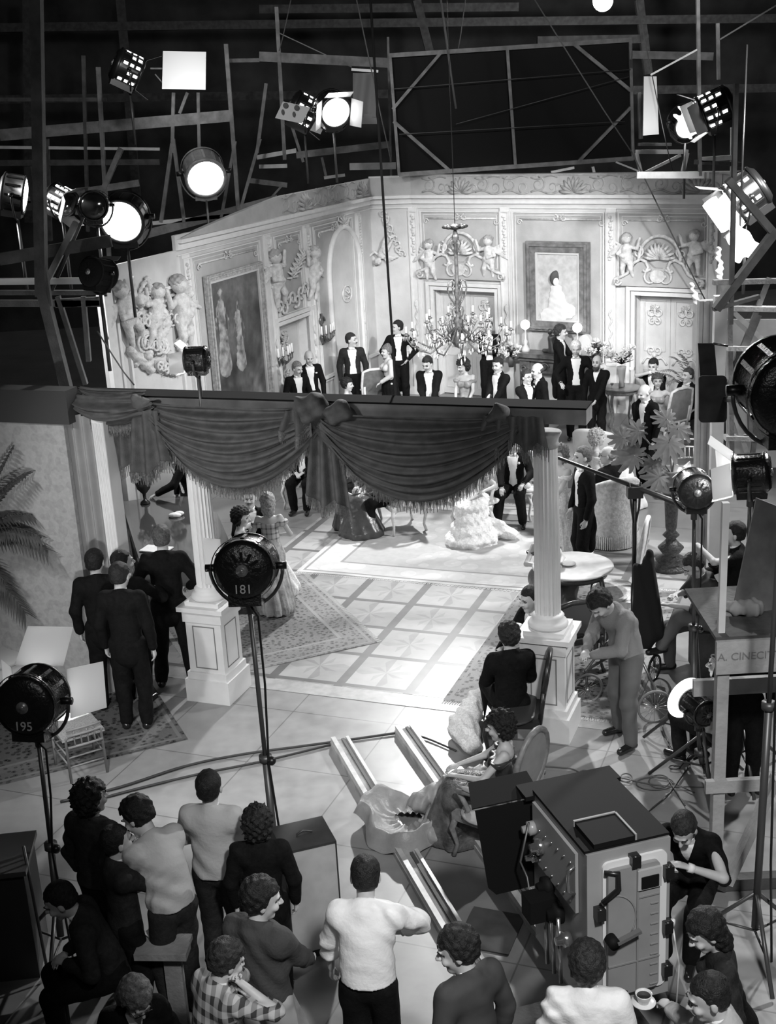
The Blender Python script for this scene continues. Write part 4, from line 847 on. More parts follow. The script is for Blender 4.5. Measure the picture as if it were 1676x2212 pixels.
# ------------------------------------------------------------------ foreground wall at left
WF = Wall(Vector((-3.26, 13.05, 0)) - PU * 4.2, Vector((-3.26, 13.05, 0)))
x = NT('damask_wallpaper', .85); v, a, b, c = x.xyz(); vr = x.voro(v, 13, 'SMOOTH_F1'); n2 = x.noise(v, 26, 4)
x.color(x.math('ADD', .26, x.math('ADD', x.math('MULTIPLY', x.math('GREATER_THAN', vr.outputs[0], .42), .045), x.math('MULTIPLY', n2, .18)))); PAPER = x.m
struct('wall_foreground_left', WF.box(MB(), 0, WF.L, 0, 3.1, -.06, 0), PAPER)
mb = MB(); WF.box(mb, 0, WF.L, .9, .96, 0, .07); WF.box(mb, 0, WF.L, .86, .9, 0, .03); WF.box(mb, 0, WF.L, 0, .86, 0, .012); WF.box(mb, 0, WF.L, 0, .15, 0, .035); WF.box(mb, 0, WF.L, .15, .18, 0, .022); struct('baseboard_foreground', mb, WHITEP)
mb = MB()
for i in range(4): WF.rim(mb, WF.L - .95 * (i + 1) - .1, WF.L - .95 * i - .2, .25, .80, .012, .012, .02); WF.rim(mb, WF.L - .95 * (i + 1) - .02, WF.L - .95 * i - .28, .32, .73, .014, .012, .022)
struct('trim_30', mb, PANEL_L)
struct('trim_31', WF.box(MB(), 0, WF.L + .1, 3.1, 3.45, -.1, .12), mat('header_dark', .05, .9))
# curtained pier beside it and the fluted half pilaster
mb = MB(); up_ = WP.at(208, 1000)[0]; ue_ = WP.at(246, 1100)[0]
PIER = Vector((-3.16, 13.1, 0)); CURT = mat('grey_stage_curtain', .30, .8, noise=.1, nscale=5)
def fcur(a_, v_): return PIER + PU * (-.14 + .36 * a_) + PN * (.05 + .035 * math.sin(a_ * 2 * PI * 3.2 + .3 * math.sin(3 * v_))) + Vector((0, 0, .02 + 3.15 * v_))
mb.grid(fcur, 60, 12).one('stage_curtain', CURT, 'long grey curtain in soft vertical folds beside the wallpapered wall', 'curtain')
mb = MB(); PF = PIER + PU * .30; mb.box(PF + Vector((0, 0, 1.6)), (.14, .2, 3.2), math.atan2(PU.y, PU.x))
for i in range(4): mb.cyl(PF + PU * (-.055 + .037 * i) + PN * .1, PF + PU * (-.055 + .037 * i) + PN * .1 + Vector((0, 0, 3.1)), .014, n=8)
mb.one('half_pilaster', WHITEP, 'narrow fluted white pilaster at the left end of the portal', 'pilaster')

# ------------------------------------------------------------------ rugs
def rug(label, origin, ux, lx, ly, field, bord, pale, sc=9, fringe=True, gsc=1., style=0):
    n = 'rug_cloth_%d' % len(MATS); x = NT(n, .95, .1); v, a, b, c = x.xyz(); hx, hy = lx / 2, ly / 2
    e = x.math('MINIMUM', x.math('SUBTRACT', hx, x.math('ABSOLUTE', a)), x.math('SUBTRACT', hy, x.math('ABSOLUTE', b)))
    vr = x.voro(v, sc); n1 = x.noise(v, sc * 3, 4); mot = x.math('GREATER_THAN', vr.outputs[0], .42); mot2 = x.math('LESS_THAN', vr.outputs[0], .16)
    inb = x.math('LESS_THAN', e, .34 * gsc); line = x.math('LESS_THAN', x.math('ABSOLUTE', x.math('SUBTRACT', e, .34 * gsc)), .02); line2 = x.math('LESS_THAN', x.math('ABSOLUTE', x.math('SUBTRACT', e, .06 * gsc)), .018)
    t = x.mix(inb, field, bord); t = x.math('ADD', t, x.math('MULTIPLY', x.math('SUBTRACT', n1, .5), field * .9 if not style else .12))
    t = x.math('ADD', t, x.math('MULTIPLY', x.math('SUBTRACT', mot, mot2), (pale - field) * .5)); t = x.mix(x.math('MAXIMUM', line, line2), t, pale if not style else field * .6); x.color(t); x.bump(n1, .4, .01)
    ang = math.atan2(ux.y, ux.x); uy = Vector((-ux.y, ux.x, 0)); c_ = origin + ux * hx + uy * hy
    def f(i, j): return Vector(((i - .5) * lx, (j - .5) * ly, .014 + .004 * math.sin(9 * i + 7 * j)))
    t = thing('rug', label, 'rug', (c_.x, c_.y, 0), ang); MB().grid(f, 30, 30).box((0, 0, .007), (lx, ly, .012)).build('rug_pile', x.m, t, False)
    if fringe:
        m = MB(); k = int(lx / .018)
        for i in range(k):
            X = -hx + lx * (i + .5) / k
            for q in (-1, 1): m.beam((X, q * hy, .012), (X + .01 * math.sin(i * 2.1), q * (hy + .06), .010), .009, .004)
        m.build('fringe', mat('wool_fringe', .5, .9), t, False)
    return t
x_ = Vector((1, 0, 0))
cp = xy(G(640, 1236)); rug('large pale carpet with flower medallions under the seated guests', cp, UX, 3.75, 3.4, .46, .56, .36, 3.2, True, 1.4, 1)
a1, b1, = xy(G(815, 1390)), xy(G(655, 1242)); ux_ = (a1 - b1).normalized(); rug('grey patterned rug between left column and parquet, corner on the stars', b1 - Vector((-ux_.y, ux_.x, 0)) * 2.1, ux_, (a1 - b1).length, 2.1, .15, .20, .34, 19)
a1 = xy(G(405, 1598)); ux_ = Vector((.92, .39, 0)).normalized(); rug('dark oriental rug under the four men seen from behind', a1 - ux_ * 3.6, ux_, 3.6, 1.7, .045, .06, .15, 17, False)
a1 = xy(G(957, 1515)); rug('dark bordered rug with pale edge along the right side of parquet', a1 + Vector((0, 0, 0)), UX, 1.95, 3.6, .10, .20, .32, 16)

# ------------------------------------------------------------------ furniture
VEL_CH = mat('chair_grey_velvet', .22, .8, noise=.2, nscale=9, bump=.2); BROC = mat('pale_brocade', .50, .8, noise=.25, nscale=22, bump=.3); WHG = mat('white_gilt_wood', .66, .4, noise=.2, nscale=16)
CANE = mat('cane_seat', .3, .8, noise=.3, nscale=60); PALEW = mat('pale_chair_wood', .5, .5, noise=.2, nscale=9); MAHO = mat('mahogany', .05, .25, noise=.3, nscale=8, spec=.6)
def seat_pad(w, d, z, th=.09): return SDF().cone((-w * .28, 0, z), (w * .28, 0, z), d * .42, d * .42, .03, (Vector((0, 0, 1)), d * .42 / th * 2))
def cab_leg(mb, x_, y_, z, out=.05, r=.024):
    sx = 1 if x_ > 0 else -1; sy = 1 if y_ > 0 else -1
    return mb.tube([(x_, y_, z), (x_ + sx * out * .8, y_ + sy * out * .6, z * .72), (x_ + sx * out * .1, y_ + sy * out * .1, z * .3), (x_ + sx * out * .6, y_ + sy * out * .6, .015)], [r * 1.3, r * 1.15, r * .75, r * .9], 8)
def salon_chair(name, label, loc, face, wood, cloth, arms=True, group=None, oval=True, zb=.95, w=.58):
    t = thing(name, label, 'chair', (loc[0], loc[1], 0), R(face), group); d = .52
    for q, nm in (((-1, 1)), 'l'), ((1, 1), 'l'), ((-1, -1), 'l'), ((1, -1), 'l'): cab_leg(MB(), q[0] * (w / 2 - .04), q[1] * (d / 2 - .03), .40).build('leg', wood, t, False)
    MB().box((0, 0, .40), (w, d, .07)).build('seat_frame', wood, t, False); s = seat_pad(w, d, .45, .07); sdf_obj('seat', s, .015, cloth, t)
    tilt = lambda z: -d / 2 - (z - .45) * .16; cz = .45 + (zb - .35) * .62; rz_ = (zb - .55) / 2 + .02; m = MB(); k = 20
    if oval: ring = [Vector((.235 * math.cos(a_), tilt(cz + rz_ * math.sin(a_)), cz + rz_ * math.sin(a_))) for a_ in np.linspace(0, 2 * PI, k + 1)[:-1]]
    else: ring = [Vector((x1, tilt(z1), z1)) for x1, z1 in ((-.25, .5), (-.26, .8), (-.23, zb - .04), (-.1, zb), (.1, zb), (.23, zb - .04), (.26, .8), (.25, .5))]
    m.tube(ring, .028, 8, closed=True)
    for q in (-1, 1): m.tube([(q * .2, -d / 2, .38), (q * .21, tilt(cz - rz_ * .5), cz - rz_ * .5)], .024, 8)
    m.build('backrest_frame', wood, t, False)
    m = MB(); n = len(ring); cc = sum(ring, Vector()) / n
    for o_ in (-.02, .025): m.add([cc + Vector((0, o_ * 1.3, 0))] + [cc + (p - cc) * .93 + Vector((0, o_ * .5, 0)) for p in ring], [(0, 1 + i, 1 + (i + 1) % n) for i in range(n)], True)
    m.build('backrest_cushion', cloth, t, False)
    if arms:
        for q in (-1, 1):
            a_ = MB().tube([(q * (w / 2 - .05), tilt(.72), .70), (q * (w / 2 + .01), 0, .68), (q * (w / 2 + .02), d / 2 - .08, .67), (q * (w / 2 + .0), d / 2 - .1, .62), (q * (w / 2 - .02), d / 2 - .16, .5), (q * (w / 2 - .02), d / 2 - .1, .40)], .022, 8).build('armrest', wood, t, False)
            MB().ball((q * (w / 2 + .01), .03, .71), (.035, .13, .022), 10).build('arm_pad', cloth, a_, False)
    return t
def tub_chair(label, loc, face, cloth, zb=.95, fringe=True, group=None, r=.38):
    t = thing('tub_chair', label, 'armchair', (loc[0], loc[1], 0), R(face), group); V = []; n = 28; m = MB()
    def sh(o_): 
        def f(i, j):
            a_ = PI + (i) * PI + (-.35 + .7 * i); z = .12 + j * ((.62 + (zb - .62) * max(0, math.sin((i) * PI)) ** .8) - .12); return Vector((o_ * math.cos(a_) * (1 + .06 * j), o_ * math.sin(a_) * (1 + .08 * j), z))
        return f
    m.grid(sh(r), n, 8).grid(sh(r - .09), n, 8); fo, fi = sh(r), sh(r - .09); m.tube([(fo(i / n, 1) + fi(i / n, 1)) / 2 for i in range(n + 1)], .05, 8)
    for i in (0, 1): m.tube([(fo(i, j / 4) + fi(i, j / 4)) / 2 for j in range(5)], .05, 8)
    m.build('tub_back', cloth, t, False); s = SDF().cone((0, .02, .38), (0, .10, .38), .29, .29, .02, (Vector((0, 0, 1)), 3.2)); sdf_obj('seat', s, .018, cloth, t)
    MB().lathe([(r - .03, .10), (r - .02, .30), (.1, .3)], n=24).build('seat_base', cloth, t, False)
    if fringe:
        m = MB()
        for i in range(90): a_ = 2 * PI * i / 90; m.tube([(r * 1.01 * math.cos(a_), r * 1.01 * math.sin(a_), .21), (r * 1.03 * math.cos(a_), r * 1.03 * math.sin(a_), .03)], [.014, .011], 4, cap=False)
        m.build('fringe', mat('pale_fringe', .6, .8, noise=.2, nscale=40), t, False)
    return t
def cane_chair(label, loc, face, wood, zb=.88, group=None):
    t = thing('cane_chair', label, 'chair', (loc[0], loc[1], 0), R(face), group)
    for q in (-1, 1):
        MB().tube([(q * .19, .19, .45), (q * .2, .21, 0)], .014, 7).build('leg', wood, t, False); MB().tube([(q * .17, -.25, zb), (q * .175, -.2, .45), (q * .18, -.22, 0)], .014, 7).build('leg', wood, t, False)
    MB().box((0, 0, .45), (.42, .42, .03)).build('seat', CANE, t, False); m = MB()
    for z in (.16, .26): m.cyl((-.19, .2, z), (.19, .2, z), .009, n=6).cyl((-.175, -.21, z), (.175, -.21, z), .009, n=6).cyl((-.185, -.2, z + .04), (-.195, .2, z + .04), .009, n=6).cyl((.185, -.2, z + .04), (.195, .2, z + .04), .009, n=6)
    m.build('stretcher', wood, t, False); m = MB()
    for z in (zb, zb - .12, .56): m.tube([(-.17, -.24, z), (0, -.265, z + .01), (.17, -.24, z)], .013, 7)
    m.build('back_rail', wood, t, False); m = MB()
    for i in range(4): m.cyl((-.1 + .066 * i, -.25, zb - .12), (-.1 + .066 * i, -.225, .56), .008, n=6)
    m.build('back_spindles', wood, t, False); return t
def round_table(label, loc, r, h, wood, topm, shelf=True):
    t = thing('round_table', label, 'table', (loc[0], loc[1], 0)); MB().lathe([(r - .03, h - .035), (r, h - .02), (r, h - .008), (r - .02, h)], n=40).build('tabletop', topm, t, False)
    MB().lathe([(r - .07, h - .11), (r - .06, h - .035)], n=40).build('apron', wood, t, False)
    for k in range(4): a_ = PI / 4 + k * PI / 2; c_, s_ = math.cos(a_), math.sin(a_); MB().tube([(c_ * (r - .09), s_ * (r - .09), h - .05), (c_ * (r - .04), s_ * (r - .04), h * .7), (c_ * (r - .13), s_ * (r - .13), h * .25), (c_ * (r - .07), s_ * (r - .07), .01)], [.03, .028, .018, .02], 8).build('leg', wood, t, False)
    if shelf: MB().lathe([(r * .45, .2), (r * .45, .225)], n=24).build('shelf', wood, t, False)
    return t
# far table with the chrysanthemum vase
tb = xy(G(1342, 925)); round_table('round gilt table carrying the chrysanthemum vase near the right door', tb, .36, .78, GILT, mat('polished_top', .3, .25), False)
def bouquet(vt, c_, z, R_, n, kind='mum'):
    lf = MB(); rr = random.Random(n)
    for i in range(46):
        a_ = rr.uniform(0, 2 * PI); e_ = rr.uniform(.2, 1.1); q = R_ * rr.uniform(.4, .95); p = Vector((math.cos(a_) * math.cos(e_), math.sin(a_) * math.cos(e_), math.sin(e_))) * q; lf.tube([(0, 0, z - .03), p * .6 + Vector((0, 0, z)), p + Vector((0, 0, z))], [.004, .004, .002], 4)
        s_ = p.cross(Vector((0, 0, 1))).normalized() * .035; b0 = p * .75 + Vector((0, 0, z)); tp__ = p * 1.1 + Vector((0, 0, z)); lf.add([b0, b0 + (tp__ - b0) * .5 + s_, tp__, b0 + (tp__ - b0) * .5 - s_], [(0, 1, 2, 3)])
    lf.build('foliage', mat('dark_leaf', .045, .6), vt, False)
    for i in range(n):
        a_ = 2 * PI * i / n + rr.uniform(-.4, .4); e_ = rr.uniform(.15, 1.3); p = Vector((math.cos(a_) * math.cos(e_), math.sin(a_) * math.cos(e_), math.sin(e_))) * R_ + Vector((0, 0, z)); m = MB(); d_ = (p - Vector((0, 0, z))).normalized()
        for k in range(26):
            th = rr.uniform(0, 2 * PI); phi = rr.uniform(0, 1.5); sd_, u_, _ = frame(d_); q = (sd_ * math.cos(th) + u_ * math.sin(th)) * math.sin(phi) + d_ * math.cos(phi); m.tube([p, p + q * .065, p + q * .09 + d_ * .012], [.006, .016, .006], 5)
        m.build('flower', mat('white_petals', .8, .6), vt, False)
vt = thing('flower_vase', 'cut-glass vase of white chrysanthemums on the round gilt table', 'vase', (tb.x, tb.y, .78)); GLASSY = mat('grey_glass', .5, .12, spec=.8)
MB().lathe([(.05, 0), (.06, .02), (.045, .08), (.06, .2), (.075, .32), (.085, .38), (.07, .37), (.05, .2)], n=20).build('vase_body', GLASSY, vt, False); bouquet(vt, None, .45, .30, 9)
gl = MB().lathe([(.03, 0), (.004, .01), (.004, .06), (.03, .08), (.034, .11), (.03, .11)], (tb.x - .2, tb.y - .12, .78), 12).one('wine_glass', GLASSY, 'small dark stem glass on the rim of the gilt table', 'glass')
# mantelpiece with lamps, clock
um = WR.at(1205, 800)[0]; t = thing('mantelpiece', 'dark carved marble mantelpiece below the framed portrait', 'fireplace', WR.P(um, 0, .05)); MARB = mat('dark_marble', .10, .3, noise=.7, nscale=6)
mb = MB(); WR.box(mb, um - .78, um + .78, 1.04, 1.12, .0, .42); WR.box(mb, um - .7, um + .7, .96, 1.04, .0, .34); mb.build('shelf', MARB, t)
for q in (-1, 1): mb = MB(); WR.box(mb, um + q * .58 - .11, um + q * .58 + .11, 0, .96, .0, .3); scroll(WR, mb, um + q * .58, .8, .1, 1.3, q, 0, .03, .33); scroll(WR, mb, um + q * .58, .5, .08, 1.3, -q, 0, .03, .33); mb.build('jamb', MARB, t)
mb = MB(); WR.box(mb, um - .47, um + .47, .72, .96, .0, .26); scroll(WR, mb, um - .15, .84, .09, 1.3, 1, 0, .02, .28); scroll(WR, mb, um + .15, .84, .09, 1.3, -1, PI, .02, .28); mb.build('frieze', MARB, t)
GLOBE = mat('lit_globe', .9, .4, emit=2.2); PORC = mat('white_porcelain', .7, .25)
for px, lab in ((1147, 'oil lamp with lit globe at the left end of the mantel shelf'), (1258, 'oil lamp with lit globe at the right end of the mantel shelf')):
    uq = WR.at(px, 770)[0]; b_ = WR.P(uq, 1.12, .22); t = thing('globe_lamp', lab, 'lamp', b_, 0, 'globe lamps on the mantelpiece')
    MB().lathe([(.085, 0), (.08, .05), (.03, .14), (.045, .2), (.02, .25), (.016, .42), (.03, .44)], n=16).build('lamp_base', PORC, t, False); MB().ball((0, 0, .53), .095, 18).build('lamp_globe', GLOBE, t, False)
uq = WR.at(1272, 745)[0]; t = thing('mantel_clock', 'arched white clock standing at the right of the mantel shelf', 'clock', WR.P(uq, 1.12, .14)); mb = MB(); mb.plate([WR.P(uq + .14 * math.cos(a_), 1.32 + .2 * math.sin(a_), .08) for a_ in np.linspace(0, PI, 13)] + [WR.P(uq - .14, 1.12, .08), WR.P(uq + .14, 1.12, .08)], WR.n, .12).build('clock_case', PORC, t)
uq = WR.at(1205, 770)[0]; t = thing('bronze_statuette', 'dark bronze ornament between the two globe lamps', 'ornament', WR.P(uq, 1.12, .2)); s = SDF().cone(WR.P(uq - .2, 1.16, .2), WR.P(uq + .2, 1.16, .2), .04, .04, .03).cone(WR.P(uq, 1.16, .2), WR.P(uq - .05, 1.42, .2), .09, .06, .04).cone(WR.P(uq - .05, 1.4, .2), WR.P(uq + .12, 1.5, .2), .05, .03, .03).ell(WR.P(uq - .07, 1.54, .2), (.05, .05, .06), .02); sdf_obj('figure', s, .015, mat('bronze', .05, .35), t, world=True)
t = thing('mantel_flowers', 'spray of pale flowers at the left of the mantelpiece', 'flowers', WR.P(WR.at(1118, 780)[0], 1.0, .28)); MB().lathe([(.05, -.2), (.07, 0), (.05, .02)], n=12).build('pot', MARB, t, False); bouquet(t, None, .05, .18, 6)
t = thing('mantel_flowers', 'spray of pale flowers right of the clock on mantelpiece', 'flowers', WR.P(WR.at(1302, 780)[0], 1.12, .25)); MB().lathe([(.04, 0), (.05, .1), (.03, .1)], n=12).build('pot', MARB, t, False); bouquet(t, None, .12, .16, 6)
# chandelier
CC = Q(990, 700, 20.6); zt_, zb_ = Q(990, 492, 20.6).z, Q(990, 782, 20.6).z; CH = thing('chandelier', 'large crystal chandelier with scrolled arms and short white candles', 'chandelier', (CC.x, CC.y, 0)); BRZ = mat('aged_brass', .16, .3, metal=.5, noise=.5, nscale=20); CRYS = mat('crystal_drop', .62, .08, spec=1.)
mb = MB(); z1 = zt_; zm = Q(990, 720, 20.6).z
mb.lathe([(.0, zm - .25), (.08, zm - .2), (.14, zm - .1), (.1, zm), (.05, zm + .12), (.08, zm + .2), (.03, zm + .3), (.05, zm + .45), (.03, zm + .55), (.06, zm + .66), (.03, zm + .74), (.03, zt_ - .25), (.06, zt_ - .15), (.02, zt_ - .02)], n=14).build('stem', BRZ, CH, False)
mb = MB().lathe([(.03, zt_ - .03), (.16, zt_), (.1, zt_ + .05), (.02, zt_ + .07)], n=12)
for k in range(8): a_ = k * PI / 4; mb.ball((.15 * math.cos(a_), .15 * math.sin(a_), zt_ + .02), (.06, .06, .03), 6)
mb.build('canopy', BLKM, CH, False)
mb = MB()
for k in range(4):
    a_ = k * PI / 2 + .4; c_, s_ = math.cos(a_), math.sin(a_)
    for zz, rr_ in ((zm + .62, .17), (zm + .3, .1), (zt_ - .3, .09)):
        mb.tube([(c_ * rr_ * q[0], s_ * rr_ * q[0], zz + rr_ * 1.6 * q[1]) for q in ((.1, -.9), (.35, -.5), (.8, -.1), (1, .35), (.85, .75), (.5, .85), (.3, .6), (.45, .4), (.6, .5))], .013, 6)
mb.build('scroll_cage', BRZ, CH, False)
rr = random.Random(3)
for ring, (n_, Rr, dz) in enumerate(((12, .84, -.05), (8, .52, .16))):
    for k in range(n_):
        a_ = 2 * PI * (k + .3 * ring) / n_; c_, s_ = math.cos(a_), math.sin(a_); f = lambda r_, z_: (c_ * r_, s_ * r_, zm + z_)
        arm = MB().tube([f(.05, .1), f(Rr * .35, -.12), f(Rr * .65, -.20 + dz), f(Rr * .9, -.12 + dz), f(Rr, .0 + dz), f(Rr, .05 + dz)], [.016, .014, .013, .012, .011, .011], 6).lathe([(.01, 0), (.05, .015), (.02, .03), (.02, .05)], f(Rr, .05 + dz), 10).tube([f(Rr * .3, -.05), f(Rr * .45, .1 + dz), f(Rr * .65, .06 + dz), f(Rr * .55, -.02 + dz), f(Rr * .45, .03 + dz)], .009, 5).build('arm', BRZ, CH, False)
        MB().cyl(f(Rr, .09 + dz), f(Rr, .20 + dz), .015, n=8).build('candle', mat('candle_wax', .85, .5, emit=.25), arm, False)
        m = MB()
        for j in range(7):
            q = rr.uniform(.35, 1.05); o_ = Vector(f(Rr * q, -.16 + dz + rr.uniform(-.05, .05))) + Vector((rr.uniform(-.07, .07), rr.uniform(-.07, .07), 0)); L_ = rr.uniform(.05, .12); m.tube([o_, o_ - Vector((0, 0, L_ * .6)), o_ - Vector((0, 0, L_))], [.004, .016, .003], 5)
        o_ = Vector(f(Rr, .045 + dz))
        for j in range(6): b_ = 2 * PI * j / 6; m.tube([o_ + Vector((.05 * math.cos(b_), .05 * math.sin(b_), 0)), o_ + Vector((.05 * math.cos(b_), .05 * math.sin(b_), -.07))], [.007, .003], 4)
        m.build('crystal_drops', CRYS, arm, False)
MB().cyl((CC.x, CC.y, zt_ + .05), (CC.x, CC.y, 13), .006, n=6).one('chandelier_cable', BLKM, 'thin cable from which the chandelier hangs', 'cable')
# wall sconces
def sconce(px, py, lab):
    u, z = WL.at(px, py); t = thing('wall_sconce', lab, 'sconce', WL.P(u, z, .02), 0, 'candle sconces on the left wall'); mb = MB(); scroll(WL, mb, u, z + .25, .11, 1.3, 1, 0, .03, .04); scroll(WL, mb, u, z - .05, .12, 1.3, -1, 0, .03, .04); WL.box(mb, u - .03, u + .03, z - .2, z + .4, 0, .05); mb.build('backplate', BRZ, t)
    for k in range(5):
        q = (k - 2) * .13; o_ = .22 - abs(k - 2) * .03; m = MB().tube([WL.P(u, z - .02, .05), WL.P(u + q * .6, z - .14, o_ * .7), WL.P(u + q, z - .06, o_), WL.P(u + q, z + .02, o_)], .014, 6).lathe([(.01, 0), (.035, .01), (.03, .02)], WL.P(u + q, z + .02, o_), 8).build('arm', BRZ, t)
        MB().cyl(WL.P(u + q, z + .03, o_), WL.P(u + q, z + .2, o_), .014, n=8).build('candle', mat('candle_wax', .85, .5, emit=.25), m)
sconce(600, 770, 'candle sconce between the dark painting and the doorway'); sconce(693, 722, 'candle sconce between the doorway and the arched niche')
# glossy grand piano behind left column
LAC = mat('black_lacquer', .06, .06, spec=.9); hz = 1.0
pt = [xy(G(*p, hz)) for p in ((262, 1084), (330, 1074), (404, 1072), (470, 1110), (500, 1180), (486, 1222), (300, 1206))]
t = thing('grand_piano', 'glossy black grand piano behind left column, lid shut', 'piano', (pt[0].x, pt[0].y, 0)); MB().plate([p + Vector((0, 0, hz - .04)) for p in pt], (0, 0, 1), .04).build('lid', LAC, t)
cc = sum(pt, Vector()) / len(pt); MB().plate([cc + (p - cc) * .95 + Vector((0, 0, hz - .34)) for p in pt], (0, 0, 1), .30).build('case', LAC, t)
for i in (0, 2, 5, 6): p = cc + (pt[i] - cc) * .85; MB().lathe([(.03, 0), (.04, .05), (.05, .4), (.06, hz - .34)], p, 10).build('leg', LAC, t)
k0, k1 = xy(G(312, 1205, .75)), xy(G(470, 1225, .75)); dk_ = (k1 - k0).normalized(); MB().box((k0 + k1) / 2 + Vector((0, 0, .74)), ((k1 - k0).length, .16, .03), math.atan2(dk_.y, dk_.x)).build('keyboard', mat('ivory', .75, .3), t)
s0 = G(338, 1188, hz); MB().box((s0.x, s0.y, hz + .012), (.36, .22, .012), UA).one('sheet_music', WHITEC, 'white sheet music lying open on the piano lid', 'paper')
s0 = G(378, 1116, hz); MB().ball((s0.x, s0.y, hz + .02), (.09, .07, .035), 12).ball((s0.x + .05, s0.y + .04, hz + .03), (.07, .05, .03), 10).one('white_gloves', WHITEC, 'crumpled white gloves on the piano lid near leaning man', 'gloves')
s0 = G(314, 1088, hz); t = thing('urn', 'dark footed urn of flowers standing on the piano', 'urn', (s0.x, s0.y, hz)); MB().lathe([(.07, 0), (.06, .03), (.02, .06), (.025, .14), (.09, .22), (.12, .34), (.1, .35), (.05, .28)], n=18).build('urn_body', mat('dark_ceramic', .03, .15, spec=.7), t, False); bouquet(t, None, .36, .13, 7)
# seated guests' furniture and single chairs (placed again with the cast)
tp2 = xy(G(1238, 1345)); round_table('round marble-topped table behind the right column', tp2, .48, .74, MAHO, mat('marble_white', .58, .3, noise=.15, nscale=6))
MB().lathe([(.05, 0), (.09, .02), (.085, .028), (.04, .01)], (tp2.x - .05, tp2.y, .74), 20).one('ashtray', GLASSY, 'shallow glass dish at the centre of marble-topped table', 'dish')
salon_chair('oval_chair', 'tall oval-backed pale chair beside the marble-topped table', xy(G(1322, 1352)), 70, WHG, BROC, False, zb=1.25)
salon_chair('salon_chair', 'dark-backed chair in front of the marble-topped table', xy(G(1235, 1440)), 10, MAHO, mat('grey_leather', .12, .5), False, oval=False, zb=.9)
tub_chair('tub armchair with long fringe seen from behind, grey brocade', xy(G(1318, 1172)), 15, BROC, 1.0)
tub_chair('pale round tub chair holding the blonde woman in fur', xy(G(1292, 1045)), 330, mat('cream_satin', .6, .6, noise=.08), .95, False)
cane_chair('small white gilt chair beside the right gate post, flowers on it', xy(G(1490, 1075)), 180, WHG, .85)
cane_chair('small cane-seated chair in front of the numbered lamp', xy(G(178, 1660)), 30, mat('dim_chair_wood', .22, .5), .5)
tub_chair('white armchair against the wainscot at far left', xy(G(10, 1480)), 190, mat('white_linen', .62, .7), .95, False)
salon_chair('salon_chair', 'high upholstered grey armchair back right of the vase table', xy(G(1440, 965)), 30, WHG, VEL_CH, True, oval=False, zb=1.1)
salon_chair('salon_chair', 'dark padded armchair back beside the standing woman in blouse', hd(802, 790, 1.1), 10, WHG, mat('dark_damask', .12, .8, noise=.4), True, oval=False, zb=1.1)
# plants
def frond(mb, base, tip, droop, n=17, w=.32, th=.012):
    b = Vector(base); t_ = Vector(tip); pts = [b.lerp(t_, i / 10) + Vector((0, 0, droop * math.sin(PI * i / 10))) for i in range(11)]; mb.tube(pts, [.009 * (1 - .07 * i) for i in range(11)], 5)
    for k in range(n):
        f = .22 + .78 * k / n; i = min(int(f * 10), 9); p = pts[i].lerp(pts[i + 1], f * 10 - i); d = (pts[i + 1] - pts[i]).normalized(); s = d.cross(Vector((0, 0, 1))).normalized(); L_ = w * (1 - .55 * abs(f - .5) * 1.6)
        for q in (-1, 1):
            e = p + (s * q * .75 + d * .55).normalized() * L_ + Vector((0, 0, -.35 * L_)); m_ = p.lerp(e, .45) + Vector((0, 0, .05 * L_)); ww = d * th * 1.6; mb.add([p - ww * .4, m_ - ww, e, m_ + ww, p + ww * .4, m_ + Vector((0, 0, .004))], [(0, 1, 5), (1, 2, 5), (2, 3, 5), (3, 4, 5), (4, 0, 5)])
def leaf_monstera(mb, c, nrm, up_, r):
    n = Vector(nrm).normalized(); u = Vector(up_); u = (u - n * u.dot(n)).normalized(); s = n.cross(u); V = [Vector(c)]; k = 44
    for i in range(k):
        a_ = -PI * .93 + 2 * PI * .93 * i / (k - 1); rr_ = r * (.78 + .3 * math.cos(a_)) * (1.0 if (i % 4) in (1, 2) else (.58 if (i % 4) == 0 else .8)); q = u * (rr_ * math.cos(a_)) + s * (rr_ * math.sin(a_)); V.append(Vector(c) + q - n * (.25 * q.length * q.length / r))
    mb.add(V, [(0, i, i + 1) for i in range(1, k)], True)
LEAFP = mat('glossy_leaf', .17, .35, noise=.25, nscale=9); LEAFD = mat('palm_leaf', .07, .45, noise=.4, nscale=9)
pb = xy(G(1448, 1228)); t = thing('plant_stand', 'carved dark wooden torchere pedestal on right side of the set floor', 'stand', (pb.x, pb.y, 0)); CARV = mat('carved_dark_wood', .07, .4, noise=.5, nscale=30, bump=.6, bscale=40)
MB().lathe([(.25, 0), (.24, .05), (.17, .09), (.2, .14), (.1, .2), (.17, .3), (.09, .38), (.06, .42), (.11, .47), (.06, .53), (.075, .58), (.095, .98), (.13, 1.0), (.15, 1.03)], n=20).build('pedestal', CARV, t, False)
t = thing('potted_monstera', 'split-leaf plant in ornate pale pot on carved stand', 'plant', (pb.x, pb.y, 1.03)); MB().lathe([(.1, 0), (.15, .05), (.17, .2), (.14, .3), (.17, .34), (.13, .33), (.08, .25)], n=18).build('pot', mat('grey_ceramic', .25, .3, noise=.3, nscale=12), t, False)
